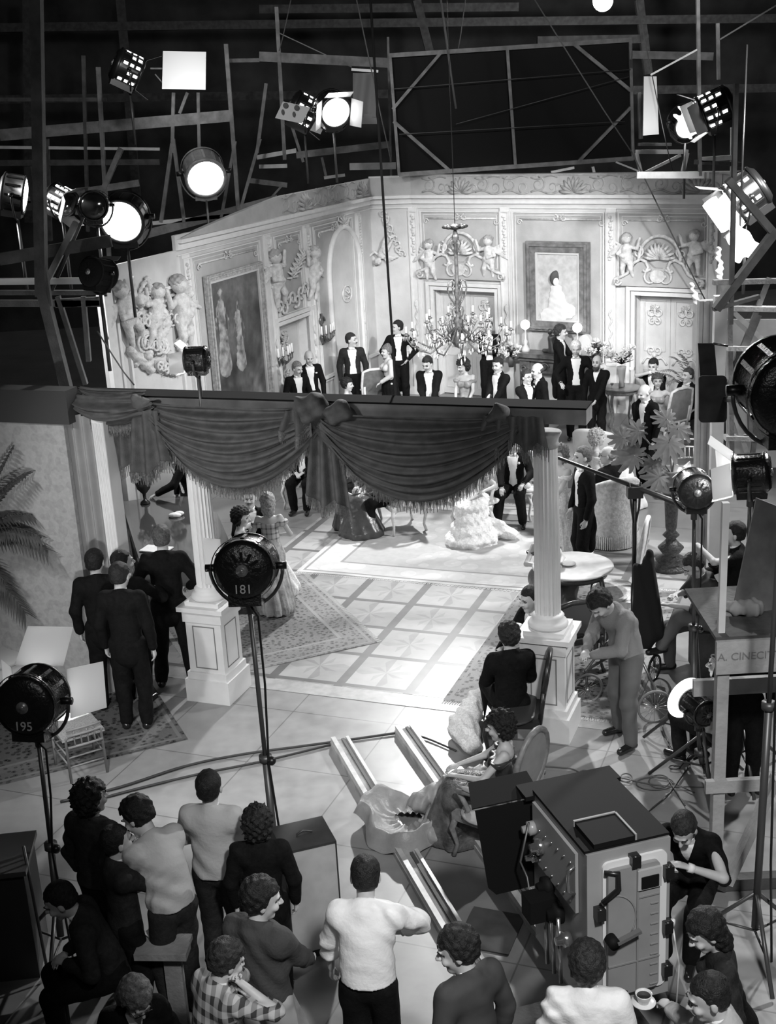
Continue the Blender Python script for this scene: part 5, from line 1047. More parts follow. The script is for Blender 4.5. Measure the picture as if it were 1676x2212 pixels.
for i, (px, py, r_) in enumerate(((1370, 985, .30), (1380, 930, .24), (1445, 955, .28), (1465, 925, .22), (1412, 1000, .22), (1425, 1030, .24), (1345, 945, .2), (1440, 905, .2))):
    d = ray(px, py); p = EYE + d * ((pb.y - .1 + .12 * math.sin(i * 2.2)) / d.y); lc = Vector((p.x - pb.x, p.y - pb.y, p.z - 1.03)); m = MB(); leaf_monstera(m, lc, (lc.x * .6, -1, .75 + .2 * math.sin(i)), (lc.x, .1, -.3 + .5 * math.cos(i)), r_); m.build('leaf', LEAFP, t, False); MB().tube([(0, 0, .25), lc * .6 + Vector((0, 0, .12)), lc], .010, 5).build('leaf_stem', LEAFP, t, False)
m = MB(); MB
t = thing('paper_wrapping', 'crumpled white paper around the monstera pot', 'paper', (pb.x, pb.y, 1.3)); 
for i in range(7): a_ = i * .9; m.add([Vector((.13 * math.cos(a_), .13 * math.sin(a_), 0)), Vector((.13 * math.cos(a_ + .7), .13 * math.sin(a_ + .7), .02)), Vector((.3 * math.cos(a_ + .5), .3 * math.sin(a_ + .5), .12 + .05 * math.sin(i * 3))), Vector((.26 * math.cos(a_), .26 * math.sin(a_), .02))], [(0, 1, 2, 3)])
m.build('paper', WHITEC, t, False)
pp = xy(G(30, 1480)) + Vector((-.35, -.25, 0)); t = thing('potted_palm', 'tall fan palm with drooping fronds at left edge', 'plant', (pp.x, pp.y, 0)); MB().lathe([(.16, 0), (.2, .1), (.22, .38), (.2, .4), (.15, .38)], n=18).build('pot', mat('terracotta_grey', .2, .7), t, False); MB().tube([(0, 0, .3), (.03, .02, 1.0), (0, 0, 1.5)], [.05, .035, .03], 7).build('trunk', mat('palm_trunk', .1, .8, noise=.4, nscale=20), t, False)
for i, (px, py, dr) in enumerate(((55, 1020, .2), (70, 1110, .25), (105, 1190, .3), (60, 1330, .25), (30, 960, .1), (20, 1150, .2), (15, 1260, .2), (-40, 1100, .2), (90, 1160, .3))):
    d = ray(px, py); p = EYE + d * ((pp.y - .15 + .15 * math.sin(i * 2)) / d.y); m = MB(); frond(m, (0, 0, 1.45), (p.x - pp.x, p.y - pp.y, p.z), dr, 22, .34, .013); m.build('frond', LEAFD, t, False)
# small palm sprays near the right door
t = thing('potted_palm', 'feathery palm fronds in front of the seated man at right door', 'plant', tuple(xy(G(1500, 925)))); MB().lathe([(.12, 0), (.16, .3), (.12, .3)], n=14).build('pot', mat('terracotta_grey', .2, .7), t, False); b_ = t.location.copy()
for i, (px, py) in enumerate(((1430, 800), (1450, 770), (1470, 765), (1440, 830), (1520, 770), (1410, 812))): p = Q(px, py, b_.y - .1); m = MB(); frond(m, (0, 0, .3), (p.x - b_.x, p.y - b_.y, p.z), .3, 14, .16, .01); m.build('frond', mat('palm_pale', .22, .5), t, False)
# ------------------------------------------------------------------ studio lamps
LENS = mat('lit_lens', 1., .4, emit=14); LENS_S = mat('lit_lens_bright', 1., .4, emit=30); HUB = mat('lamp_hub', .4, .35, metal=.5, noise=.3, nscale=60); CRACK = mat('lamp_paint', .014, .32, spec=.7, bump=.3, bscale=50); CHALK = mat('chalk_number', .55, .8)
GREYH = mat('grey_lamp_paint', .22, .4, noise=.25, nscale=12, spec=.6); DOORM = mat('barn_door_metal', .35, .45); DIFF = D.materials.new('translucent_door_sheet'); DIFF.use_nodes = True; _n = DIFF.node_tree; _t = _n.nodes.new('ShaderNodeBsdfTranslucent'); _t.inputs[0].default_value = (.9, .9, .9, 1); _m = _n.nodes.new('ShaderNodeMixShader'); _m.inputs[0].default_value = .6; _n.nodes['Principled BSDF'].inputs['Base Color'].default_value = (.8, .8, .8, 1); _n.links.new(_n.nodes['Principled BSDF'].outputs[0], _m.inputs[1]); _n.links.new(_t.outputs[0], _m.inputs[2]); _n.links.new(_m.outputs[0], _n.nodes['Material Output'].inputs[0])  # DIFF is translucent, so lens light brightens the doors made of it
GLASSD = mat('dark_lens', .04, .08, spec=1.)
def text(s, loc, rx, rz, size, m, parent, ext=.003, M_=None, name='number'):
    c = D.curves.new('lettering_curve', 'FONT'); c.body = s; c.size = size; c.align_x = 'CENTER'; c.align_y = 'CENTER'; c.extrude = ext; c.materials.append(m)
    q = D.objects.new('lettering_curve', c); COL.objects.link(q); dg = bpy.context.evaluated_depsgraph_get(); me = D.meshes.new_from_object(q.evaluated_get(dg)); D.objects.remove(q)
    o = D.objects.new(name, me); COL.objects.link(o); o.parent = parent
    if M_ is not None: o.matrix_local = M_
    else: o.location = loc; o.rotation_euler = (rx, 0, rz)
    return o
def studio_lamp(label, c, aim, r, ln=None, stand=None, num=None, lit=True, doors=(1, 1, 1, 1), paint=None, group='studio lamps', legs=True, base=None, sh='tripod', yoke=True, strength=None, dmat=None, glow=False):
    c = Vector(c); paint = paint or CRACK; ln = ln or r * 1.7; g = c.copy()
    if stand is not None: g.z = 0
    t = thing('studio_lamp', label, 'lamp', (c.x, c.y, 0 if stand is not None else c.z), 0, group); o = c - Vector(t.location)
    a = Vector(aim).normalized(); sx, uy, _ = frame(a); b0 = o - a * ln / 2; f0 = o + a * ln / 2
    prof = [(r * .25, -.06 * ln), (r * .8, -.05 * ln), (r * .97, .04 * ln), (r, .12 * ln), (r, .9 * ln), (r * 1.05, .92 * ln), (r * 1.05, ln), (r * .9, ln), (r * .88, ln * .93)]
    hs = MB().lathe(prof, b0, 32, axis=a).build('housing', paint, t, False)
    m = MB().lathe([(r * 1.06, .06 * ln), (r * 1.09, .1 * ln), (r * 1.06, .15 * ln)], b0, 32, axis=a, cap=False)
    for k in range(12):
        an = 2 * PI * k / 12; d = sx * math.cos(an) + uy * math.sin(an); m.beam(b0 + d * r * 1.01 + a * ln * .2, b0 + d * r * 1.01 + a * ln * .85, r * .12, r * .05, d)
    m.build('cooling_ribs', paint, t, False)
    if glow:
        m = MB()
        for k in range(12):
            an = 2 * PI * (k + .5) / 12; d = sx * math.cos(an) + uy * math.sin(an)
            for q in ((.25, .4), (.5, .62), (.72, .86))[k % 2:]: m.beam(b0 + d * r * 1.005 + a * ln * q[0], b0 + d * r * 1.005 + a * ln * q[1], r * .16, .012, d)
        m.build('glowing_vents', mat('vent_glow', 1, .5, emit=7), t, False)
    m = MB()
    for k in range(12):
        an = 2 * PI * k / 12; d = sx * math.cos(an) + uy * math.sin(an); m.beam(b0 - a * ln * .062 + d * r * .32, b0 - a * ln * .055 + d * r * .62, r * .10, .006, a)
    m.build('vent_slots', mat('vent_black', .004, .9), t, False)
    MB().lathe([(r * .2, -.09 * ln), (r * .2, -.05 * ln)], b0, 20, axis=a).lathe([(r * .09, -.11 * ln), (r * .09, -.09 * ln)], b0, 12, axis=a).build('hub', HUB, t, False)
    MB().lathe([(r * .87, -.005), (r * .86, .004), (r * .6, .02), (r * .01, .03)], f0 - a * ln * .04, 28, axis=a).build('lens', (strength or LENS) if lit else GLASSD, t, False)
    bx = o - uy * r * 1.02; MB().beam(bx - a * ln * .42, bx + a * ln * .42, r * 1.1, r * .42, uy).build('lamp_base', paint, t, False)
    for k, q in enumerate(doors):
        if not q: continue
        d = (uy, -uy, sx, -sx)[k]; e = (sx, sx, uy, uy)[k]; h = f0 + d * r * .95; tipd = (a * (.75 if k != 1 else .97) + d * (.66 if k != 1 else .22)).normalized() * r * (1.1 if q == 1 else q); w_ = r * .85
        MB().plate([h - e * w_, h + e * w_, h + e * w_ * .95 + tipd, h - e * w_ * .95 + tipd], a.cross(e), .004).build('barn_door', dmat or DOORM, t, False)
    if yoke:
        yr = r * 1.22; pts = [o + sx * yr * q for q in ()]; pts = [o + sx * (yr * math.cos(x_)) - Vector((0, 0, 1)) * (yr * 1.15 * math.sin(x_)) for x_ in np.linspace(0, PI, 17)]; MB().tube(pts, .014 if r > .12 else .009, 7).build('yoke', IRON if paint is CRACK else paint, t, False)
        for q in (-1, 1): MB().cyl(o + sx * q * r * .98, o + sx * q * r * 1.36, .028 * (r / .22), n=10).build('yoke_knob', BLKM, t, False)
    if num:
        pn = b0 - a * (.055 * ln) - uy * r * .62; M_ = Matrix.Identity(4); X_ = sx if True else -sx
        for i in range(3): M_[i][0], M_[i][1], M_[i][2], M_[i][3] = sx[i], uy[i], -a[i], (pn - a * .012)[i]
        text(num, None, 0, 0, r * .42, CHALK, t, M_=M_)
    if stand is None: MB().cyl(o - Vector((0, 0, r * 1.35)), o - Vector((0, 0, r * 1.4 + .9)), .022, n=8).build('mount_pipe', IRON, t, False)
    if stand is not None:
        top = o - Vector((0, 0, r * 1.4)); s0 = Vector((stand[0] - c.x, stand[1] - c.y, 0)); mid = s0.lerp(top, .52)
        MB().cyl(top, mid, .018, n=10).cyl(top + Vector((0, 0, .1)), top - Vector((0, 0, .06)), .03, n=10).build('upper_pole', IRON, t, False); MB().cyl(mid + Vector((0, 0, .04)), s0 + Vector((0, 0, .25)), .028, n=12).lathe([(.05, 0), (.05, .05)], mid, 12).build('lower_pole', IRON, t, False)
        MB().ball(mid + Vector((.05, -.04, .02)), .035, 10).build('clamp_knob', BLKM, t, False)
        if legs:
            for k in range(3):
                an = k * 2.094 + .5; d = Vector((math.cos(an), math.sin(an), 0)); MB().tube([s0 + Vector((0, 0, .55)), s0 + d * .5 + Vector((0, 0, .02))], .016, 7).tube([s0 + Vector((0, 0, .22)), s0 + d * .3 + Vector((0, 0, .22))], .01, 6).build('leg', IRON, t, False)
        MB().tube([o - a * ln * .3 - uy * r, o - uy * r * 1.7 + sx * .07, top.lerp(mid, .5) + sx * .06 - a * .03, mid + sx * .03 - a * .05, s0.lerp(mid, .4) + sx * .07 - a * .04, s0 + Vector((.1, -.1, .02))], .009, 6).build('power_cable', BLKM, t, False)
    return t
away = Vector((-.1, 1, -.18))
c = Q(531, 1224, 9.0); studio_lamp('big dark numbered studio lamp on tall stand before left column', c, (.05, 1, -.2), .222, .34, (c.x + .06, 8.75), '181', doors=(0, 0, 0, 1.1), dmat=DIFF)
c = Q(70, 1512, 8.6); studio_lamp('big studio lamp number 195 at the left edge seen from behind', c, (.18, 1, -.12), .225, .3, (c.x + .02, 8.35), '195', doors=(1.5, 1.9, 1.3, 1.3), strength=LENS_S, dmat=DIFF)
spot('lamp_beam', c + Vector((.06, .34, -.04)), c + Vector((.1, 3.4, -1.1)), 170, .12, 105, .5)
c = Q(1500, 1056, 11.2); studio_lamp('ribbed dark studio lamp on stand left of the pale gate post', c, (.1, 1, -.1), .165, .34, (c.x + .02, 11.1), doors=(0, 0, .8, 0))
c = Q(1622, 1022, 10.6); studio_lamp('ribbed studio lamp aimed left with blazing barn doors', c, (-1, .35, -.1), .17, .3, (c.x, 10.6), doors=(1.4, 1.1, 1.3, 1.2), strength=LENS_S, dmat=DIFF)  # doors made translucent for extra brightness
c = Q(1700, 838, 8.0); studio_lamp('very large black studio lamp cut by the right edge', c, (.05, 1, .02), .28, .5, (c.x - .06, 8.0), lit=True, doors=(0, 0, 0, 0))
c = Q(1508, 1528, 10.4); studio_lamp('low dark lamp with a blinding white front disc at right', c, (-.42, .88, .12), .12, .26, (c.x + .05, 10.4), doors=(0, 0, 0, 0), strength=LENS_S); f = c + Vector((-.42, .88, .12)).normalized() * .17
MB().lathe([(.20, 0), (.20, .012)], f, 32, axis=(-.42, .88, .12)).one('diffuser_disc', mat('lit_diffuser', .9, .6, emit=3), 'round white diffusion disc glowing in front of the low lamp', 'diffuser')
c = Q(425, 776, 12.75); studio_lamp('small black lamp clamped on the swag beam throwing light left', c, (-1, .15, .0), .125, .22, None, doors=(.8, .8, 1.2, 1.2), strength=LENS_S, dmat=DIFF); m = MB().cyl(c - Vector((0, 0, .14)), (c.x, c.y, 3.34), .016, n=8); m.one('lamp_clamp', BLKM, 'black clamp stem holding the small lamp on the beam', 'clamp')  # translucent doors here too, to brighten them
# gantry lamps, upper left
c = Q(268, 470, 17.5); studio_lamp('lit round chrome lamp on the left gantry facing the camera', c, (-.1, -1, -.25), .30, .35, None, doors=(0, 0, 0, 0), paint=BLKM, strength=LENS_S)
c = Q(205, 445, 17.2); studio_lamp('dull dark round lamp left of the lit chrome one', c, (0, -1, .1), .19, .2, None, lit=False, doors=(0, 0, 0, 0))
c = Q(130, 432, 17.3); studio_lamp('black lamp with glinting barn doors, third from the left on gantry', c, (.8, -.4, -.4), .18, .3, None, lit=False, doors=(1, 1, 1, 1), paint=BLKM, glow=True)
c = Q(30, 418, 17.3); studio_lamp('dark lamp with yoke cut by left edge on the gantry', c, (.9, .1, -.2), .24, .3, None, lit=True, doors=(1, 0, 0, 0), paint=BLKM)
c = Q(212, 590, 15.0); studio_lamp('shaggy black silhouetted lamp hanging before the left wall end', c, (.6, 1, -.3), .17, .3, None, lit=False, doors=(.5, 0, 0, .5), paint=mat('flat_black', .004, 1.))  # plain flat black all over, darker than the other lamps
c = Q(440, 372, 25.5); studio_lamp('grey ribbed lamp with glaring lens below the white reflector board', c, (.25, -1, -.45), .38, .55, None, paint=GREYH, doors=(0, 0, 0, 0), strength=LENS_S)
c = Q(275, 150, 25.); studio_lamp('black box lamp with bright slits high at upper left', c, (.9, .25, -.5), .3, .5, None, doors=(.9, .9, 0, 0), paint=BLKM, glow=True)
c = Q(718, 235, 25.); studio_lamp('lamp with glaring lens at right of the pair over the left wall', c, (.4, -1, -.4), .3, .4, None, paint=BLKM, doors=(.8, 0, .9, .8), strength=LENS_S)
c = Q(655, 240, 25.4); studio_lamp('tilted dark lamp behind the pinned card over the left wall', c, (.9, .1, -.5), .3, .5, None, paint=BLKM, doors=(.8, .8, .8, .8), glow=True)
c = Q(1545, 235, 21.); studio_lamp('black lamp with bright slits at the top of right gantry', c, (-1, .1, -.4), .28, .5, None, paint=BLKM, doors=(.9, .9, .9, .9), glow=True)
c = Q(1612, 420, 17.); studio_lamp('black slatted lamp under the crossing timbers at upper right', c, (-1, .1, -.7), .27, .45, None, paint=BLKM, doors=(1, 1, 1, 1), glow=True)
c = Q(1480, 262, 22.5); studio_lamp('hooded lamp wrapped in glowing white gauze on right gantry', c, (.3, -1, -.5), .26, .3, None, paint=BLKM, doors=(0, 0, 0, 0))
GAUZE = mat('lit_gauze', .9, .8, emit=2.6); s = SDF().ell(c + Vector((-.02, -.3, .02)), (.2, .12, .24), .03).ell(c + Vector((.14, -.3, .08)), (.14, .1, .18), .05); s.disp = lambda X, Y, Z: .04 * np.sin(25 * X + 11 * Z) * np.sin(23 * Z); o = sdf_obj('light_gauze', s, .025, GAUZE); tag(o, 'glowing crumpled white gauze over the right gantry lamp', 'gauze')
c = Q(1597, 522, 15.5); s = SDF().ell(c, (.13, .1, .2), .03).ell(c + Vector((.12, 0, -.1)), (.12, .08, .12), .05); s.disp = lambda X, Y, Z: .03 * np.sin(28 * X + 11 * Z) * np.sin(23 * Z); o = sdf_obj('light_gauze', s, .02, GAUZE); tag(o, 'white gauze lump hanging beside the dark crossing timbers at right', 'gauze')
MB().cyl(c + Vector((0, 0, .1)), c + Vector((.1, .3, 2.2)), .012, n=6).one('hanging_wire', BLKM, 'short wire holding the gauze lump beside the crossing timbers', 'wire')
a_, b_ = Q(1532, 435, 16.5), Q(1572, 492, 16.5); MB().tube([a_, b_], .10, 12).one('lit_flag_tube', mat('lit_tube', .9, .6, emit=2.4), 'bright slanting white tube lamp at the right end of the salon', 'lamp')
c = Q(1302, 2, 30); t = thing('work_light', 'bright overhead work light at the very top of the hall', 'lamp', c); MB().ball((0, 0, 0), .22, 16).build('bulb', LENS_S, t, False); MB().lathe([(.04, .5), (.1, .35), (.38, .1), (.36, .1), (.08, .33)], n=20).build('shade', IRON, t, False)
pl_ = D.lights.new('work_light', 'POINT'); pl_.energy = 500; pl_.shadow_soft_size = .3; po = D.objects.new('work_light_glow', pl_); COL.objects.link(po); po.location = c - Vector((0, .5, .4))

# ------------------------------------------------------------------ timber gantries and frames
def px_m(y): return FPX / (y / 1.0)
def scaffold(label, Y, posts, m=WOODM, cat='scaffold', name='timber_gantry', group=None):
    pts = [Q(p[0], p[1], p[6] if len(p) > 6 else Y) for p in posts]; t = thing(name, label, cat, (pts[0].x, pts[0].y, 0), 0, group)
    for p in posts:
        y = p[6] if len(p) > 6 else Y; a = Q(p[0], p[1], y); b = Q(p[2], p[3], y + (p[7] if len(p) > 7 else 0)); d = b - a; nm = 'post' if abs(d.z) > .8 * d.length else ('rail' if abs(d.z) < .35 * d.length else 'brace')
        w = p[4] * (a - EYE).dot(FW) / FPX; MB().beam(a, b, w * .7 if nm != 'rail' else .07, w, Vector((0, 1, 0)) if nm != 'rail' else Vector((0, 0, 1))).build(nm, p[5] if len(p) > 5 and p[5] else m, t)
    return t
PW, PD, PM = WOODP, WOODD, WOODM; BR = mat('bright_new_timber', .6, .7, noise=.15, nscale=6)
scaffold('grey timber gantry behind the left wall, reflector board on it', 27.5, [(212, 145, 236, 560, 12), (488, 95, 520, 520, 12), (375, 200, 372, 330, 10), (428, 200, 432, 400, 9), (0, 292, 497, 250, 24), (0, 318, 345, 322, 6, BR), (0, 352, 345, 350, 12, PD), (60, 432, 300, 395, 14), (0, 215, 230, 215, 8, PD), (262, 320, 210, 440, 16), (372, 310, 348, 480, 11, PM), (374, 300, 398, 480, 10, PM), (508, 305, 478, 470, 9), (562, 300, 520, 450, 9), (405, 200, 388, 245, 9), (180, 120, 190, 500, 10, PD), (100, 300, 108, 520, 14, PD), (300, 510, 600, 430, 18, PM), (330, 482, 500, 465, 8, BR), (385, 530, 640, 470, 14, PD), (0, 450, 220, 430, 20, PD)])
scaffold('timber trestle gantry over the arched niche with lamps on it', 28.5, [(597, 15, 615, 345, 11), (495, 131, 560, 130, 8, PM), (560, 122, 842, 136, 20, PM), (555, 340, 640, 325, 9, BR), (640, 335, 840, 312, 14, PM), (560, 360, 620, 358, 8, BR), (575, 180, 555, 330, 10, PM), (628, 265, 655, 350, 8, PM), (695, 340, 705, 385, 7, PM), (838, 80, 845, 400, 7, PM), (700, 384, 745, 378, 6, BR), (755, 360, 855, 358, 14, BR), (540, 390, 620, 400, 10, PM), (600, 70, 760, 145, 3, PM), (610, 400, 560, 455, 6, PM)])
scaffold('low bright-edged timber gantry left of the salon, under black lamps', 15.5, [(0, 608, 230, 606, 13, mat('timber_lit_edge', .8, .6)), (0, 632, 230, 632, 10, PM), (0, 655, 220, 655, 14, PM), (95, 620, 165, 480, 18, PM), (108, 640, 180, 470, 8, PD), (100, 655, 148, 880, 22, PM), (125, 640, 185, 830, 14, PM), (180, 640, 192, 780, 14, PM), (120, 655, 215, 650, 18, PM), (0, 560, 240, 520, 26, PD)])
scaffold('massive dark upright timber at left in front of the gantry', 13.6, [(78, -20, 90, 640, 34, PD), (62, 360, 108, 660, 16, PD), (92, 630, 150, 860, 30, PD)], name='timber_post', cat='post')
# black flag frame above the back wall
PF = 26.6
t = scaffold('huge black cloth panel in a braced timber frame above the back wall', PF, [(840, 120, 1364, 86, 9), (862, 377, 1368, 342, 9), (842, 118, 862, 378, 9), (1361, 86, 1367, 345, 9), (1095, 100, 1113, 358, 9), (952, 114, 848, 236, 9), (850, 262, 975, 372, 10), (1238, 94, 1362, 196, 10), (1362, 232, 1250, 348, 9)], WOODM, 'flag', 'black_cloth_flag')
MB().plate([Q(844, 122, PF + .08), Q(1360, 90, PF + .08), Q(1365, 342, PF + .08), Q(864, 375, PF + .08)], (0, 1, 0), .01).build('black_cloth', mat('flag_black', .006, 1.), t)
m = MB(); 
for q in ((985, 268, 1360, 165), (850, 192, 1362, 150), (862, 290, 1350, 262)): m.tube([Q(q[0], q[1], PF - .1), Q(q[2], q[3], PF - .1)], .008, 5)
m.build('guy_lines', IRON, t)
scaffold('timber trestle on top of the back wall beside the black panel', 25.8, [(1372, 328, 1486, 328, 9, BR), (1374, 330, 1384, 375, 11, BR), (1484, 330, 1474, 375, 11, BR), (1395, 372, 1470, 335, 8, BR), (1378, 312, 1450, 312, 6, PM), (1365, 118, 1540, 122, 16, PM), (1380, 200, 1384, 300, 11, PM), (1330, 350, 1385, 372, 5, BR), (1280, 360, 1284, 378, 8, BR), (1190, 372, 1240, 362, 5, BR)])
scaffold('tall timber mast and lamp rail of the right gantry', 21.5, [(1507, -10, 1512, 380, 10, PM), (1550, 50, 1552, 172, 9, PM), (1582, 220, 1580, 450, 9, PM), (1405, 162, 1506, 107, 5, BR), (1375, 378, 1530, 378, 14, BR), (1510, 345, 1580, 340, 10, BR), (1555, 85, 1676, 12, 4, PM), (1500, 350, 1600, 355, 9, PD)])
scaffold('dark crossing timbers at upper right in front of the lamps', 12.2, [(1572, 388, 1672, 505, 22, PD), (1674, 500, 1546, 668, 24, mat('dark_grey_timber', .06, .8, noise=.3)), (1590, 180, 1578, 700, 13, mat('dark_grey_timber', .06)), (1540, 668, 1640, 640, 8, PD)], name='timber_brace', cat='post')
m = MB().plate([Q(1391, 165, 24.5), Q(1418, 165, 24.5), Q(1423, 290, 24.5), Q(1389, 293, 24.5)], (0, 1, 0), .05); m.one('light_flag', mat('lit_board', .75, .6), 'narrow pale board glowing from below beside right gantry lamp', 'flag')
spot('board_light', Q(1405, 305, 23.6), Q(1405, 230, 24.5), 22, .1, 90, .8)
t = thing('reflector_board', 'square white reflector board lit from below on the left gantry', 'reflector', Q(397, 192, 26.8)); MB().plate([Q(352, 110, 26.8), Q(445, 112, 26.8), Q(444, 194, 26.8), Q(350, 192, 26.8)], (0, 1, 0), .02).build('panel', mat('reflector_white', .8, .5), t); MB().beam(Q(325, 148, 26.9), Q(352, 148, 26.9), .03, .03).beam(Q(335, 160, 26.9), Q(352, 180, 26.9), .02, .02).build('bracket', PM, t)
spot('reflector_glow', Q(400, 225, 25.6), Q(398, 165, 26.8), 50, .2, 110, .8)
t = thing('hanging_cloth', 'grey cloth strip hanging from a bright batten over left wall', 'cloth', Q(790, 155, 27)); MB().beam(Q(759, 150, 27), Q(817, 154, 27), .05, .05).build('batten', mat('reflector_white', .8), t)
MB().grid(lambda i, j: Q(762 + 50 * i, 158 + 95 * j, 27.0 + .05 * math.sin(i * 9 + j * 2)), 12, 8).plate([Q(765, 245, 27), Q(812, 247, 27), Q(815, 268, 27), Q(758, 268, 27)], (0, 1, 0), .02).build('cloth', mat('grey_canvas', .16, .9), t)
t = thing('pinned_card', 'white card with two printed oval heads pinned to lamp rail', 'card', Q(630, 245, 24.8)); MB().plate([Q(611, 219, 24.8), Q(670, 232, 24.8), Q(652, 267, 24.8), Q(594, 255, 24.8)], (0, 1, 0), .01).build('card', mat('card_white', .6, .7), t)
m = MB(); 
for px, py in ((617, 228), (641, 233)): m.ball(Q(px, py, 24.77), (.05, .008, .05), 10).ball(Q(px - 6, py + 14, 24.77), (.03, .008, .05), 8)
m.build('printed_heads', mat('print_grey', .1, .8), t)
for (x0, y0, x1, y1, Y_, r_, lb) in ((800, 0, 857, 880, 12.6, .012, 'long dark rope hanging over the middle of the swags'), (952, 0, 985, 235, 25, .02, 'pair of hanging lines above the chandelier'), (1155, 0, 1365, 330, 24, .012, 'thin slanting rope crossing the black panel'), (1365, 330, 1545, 690, 23, .012, 'rope running down across the right double door'), (1375, 0, 1452, 370, 24, .01, 'thin vertical cord beside the right mast'), (628, 0, 603, 110, 26, .01, 'faint cord at the top left of centre'), (770, 0, 845, 350, 26, .012, 'cord beside the hanging grey cloth'), (1005, 0, 990, 105, 26, .01, 'short cord over the black panel top'), (210, 715, 290, 832, 13.2, .008, 'wire curving down the left wall end to the beam')):
    a, b = Q(x0, y0, Y_), Q(x1, y1, Y_); MB().tube([a, a.lerp(b, .35) - Vector((0, 0, .02)), a.lerp(b, .7) - Vector((0, 0, .03)), b], r_, 6).one('hanging_rope', mat('rope_grey', .09, .8), lb, 'rope')
# pipes and joists of the dark roof
t = thing('roof_truss', 'dark roof joists barely showing behind the gantries', 'roof frame', (0, 33, 0))
for k, (x0, y0, x1, y1, w_) in enumerate(((0, 60, 1676, 40, 24), (0, 215, 1676, 190, 16), (560, 20, 1120, 15, 8), (260, 0, 300, 480, 12), (900, 0, 930, 120, 20), (1380, 0, 1400, 160, 16), (1160, 88, 1400, 84, 14), (60, 0, 64, 480, 20))): a, b = Q(x0, y0, 34), Q(x1, y1, 34); MB().beam(a, b, .2, w_ / 85., Vector((0, 1, 0))).build('joist', mat('roof_joist', .045, .9, noise=.4), t)

# right side: edge of the set, flats seen from behind
YR = 19.0
def flat(label, poly, Y, m, name='scenery_flat', th=.05): return MB().plate([Q(px, py, Y + (dy if False else 0)) for px, py in poly], (0, 1, 0), th).one(name, m, label, 'scenery flat')
xa, xb, zz = Q(1541, 800, 14.5).x, Q(1567, 800, 14.5).x, Q(1555, 640, 14.5).z; MB().box(((xa + xb) / 2, 14.55, zz / 2), (xb - xa, .1, zz)).one('gate_post', mat('upright_white', .7, .6, noise=.1, nscale=4), 'tall pale upright edge of the right-hand scenery flat', 'scenery flat')
xa, xb, zz = Q(1506, 850, 15).x, Q(1541, 850, 15).x, Q(1520, 650, 15).z; MB().box(((xa + xb) / 2, 15.05, zz / 2), (xb - xa, .12, zz)).box(((xa * .7 + xb * .3), 14.98, zz / 2), (.03, .04, zz)).box(((xa * .3 + xb * .7), 14.98, zz / 2), (.03, .04, zz)).one('scenery_jamb', mat('jamb_grey', .36, .7, noise=.15, nscale=5), 'grey moulded jamb left of the pale upright, under black flags', 'scenery flat')
t = thing('scenery_flat', 'back of a pale plywood flat with timber battens at right edge', 'scenery flat', Q(1620, 950, 16)); MB().plate([Q(1570, 690, 16.2), Q(1700, 690, 16.2), Q(1700, 1010, 16.2), Q(1570, 1010, 16.2)], (0, 1, 0), .03).build('plywood', mat('plywood_pale', .36, .8, noise=.15, nscale=3), t)
for (x0, y0, x1, y1, w_, m_) in ((1556, 665, 1700, 668, 22, PW), (1570, 752, 1700, 752, 20, PW), (1565, 945, 1700, 947, 24, PW), (1575, 690, 1580, 1010, 14, PM), (1615, 760, 1622, 945, 14, PM), (1575, 865, 1620, 1000, 10, PW), (1640, 680, 1590, 800, 6, PM), (1580, 670, 1670, 755, 4, BR), (1600, 750, 1560, 870, 8, PD), (1662, 600, 1600, 760, 7, PM), (1540, 610, 1700, 606, 14, PM), (1625, 985, 1640, 870, 6, PM)):
    a, b = Q(x0, y0, 16), Q(x1, y1, 16); MB().beam(a, b, .06, w_ * 16.5 / FPX, Vector((0, 1, 0))).build('batten', m_, t)
t = thing('drape_scrap', 'ragged torn canvas edge hanging at the right end of salon', 'canvas', Q(1520, 700, 17)); s = SDF()
for a_, b_, r_ in (((1495, 615), (1500, 640), .03), ((1500, 640), (1512, 665), .04), ((1512, 665), (1520, 700), .05), ((1520, 690), (1514, 708), .04), ((1550, 540), (1556, 580), .04), ((1552, 585), (1556, 600), .05)): s.cone(Q(*a_, 17), Q(*b_, 17), r_, r_ * .8, .02)
s.disp = lambda X, Y, Z: .02 * np.sin(40 * X + 31 * Z) * np.sin(50 * Z); sdf_obj('canvas', s, .018, mat('torn_canvas', .75, .8), t, world=True)
t = thing('black_flag', 'upper narrow black flag hung before the pale upright', 'flag', Q(1530, 820, 12.0)); MB().plate([Q(1508, 742, 12.0), Q(1543, 742, 12.0), Q(1550, 825, 12.0), Q(1514, 828, 12.0)], (0, 1, 0), .02).build('cloth', mat('flag_dull', .010, .95, noise=.4, spec=.1), t); MB().tube([Q(1540, 742, 12), Q(1572, 747, 12)], .012, 6).build('arm', BLKM, t)
t = thing('black_flag', 'lower square black flag with rounded corners beside large lamp', 'flag', Q(1540, 870, 11.8)); pts = []
for cx_, cy_, a0 in ((1562, 820, -PI / 2), (1562, 904, 0), (1518, 905, PI / 2), (1518, 820, PI)): pts += [Q(cx_ + 8 * math.cos(a0 + q), cy_ + 8 * math.sin(a0 + q), 11.8) for q in (0, .5, 1.0, 1.5)]
MB().plate(pts, (0, 1, 0), .02).build('cloth', mat('flag_dull', .02), t); MB().tube([Q(1568, 862, 11.8), Q(1640, 864, 9)], .03, 8).build('arm', BLKM, t)

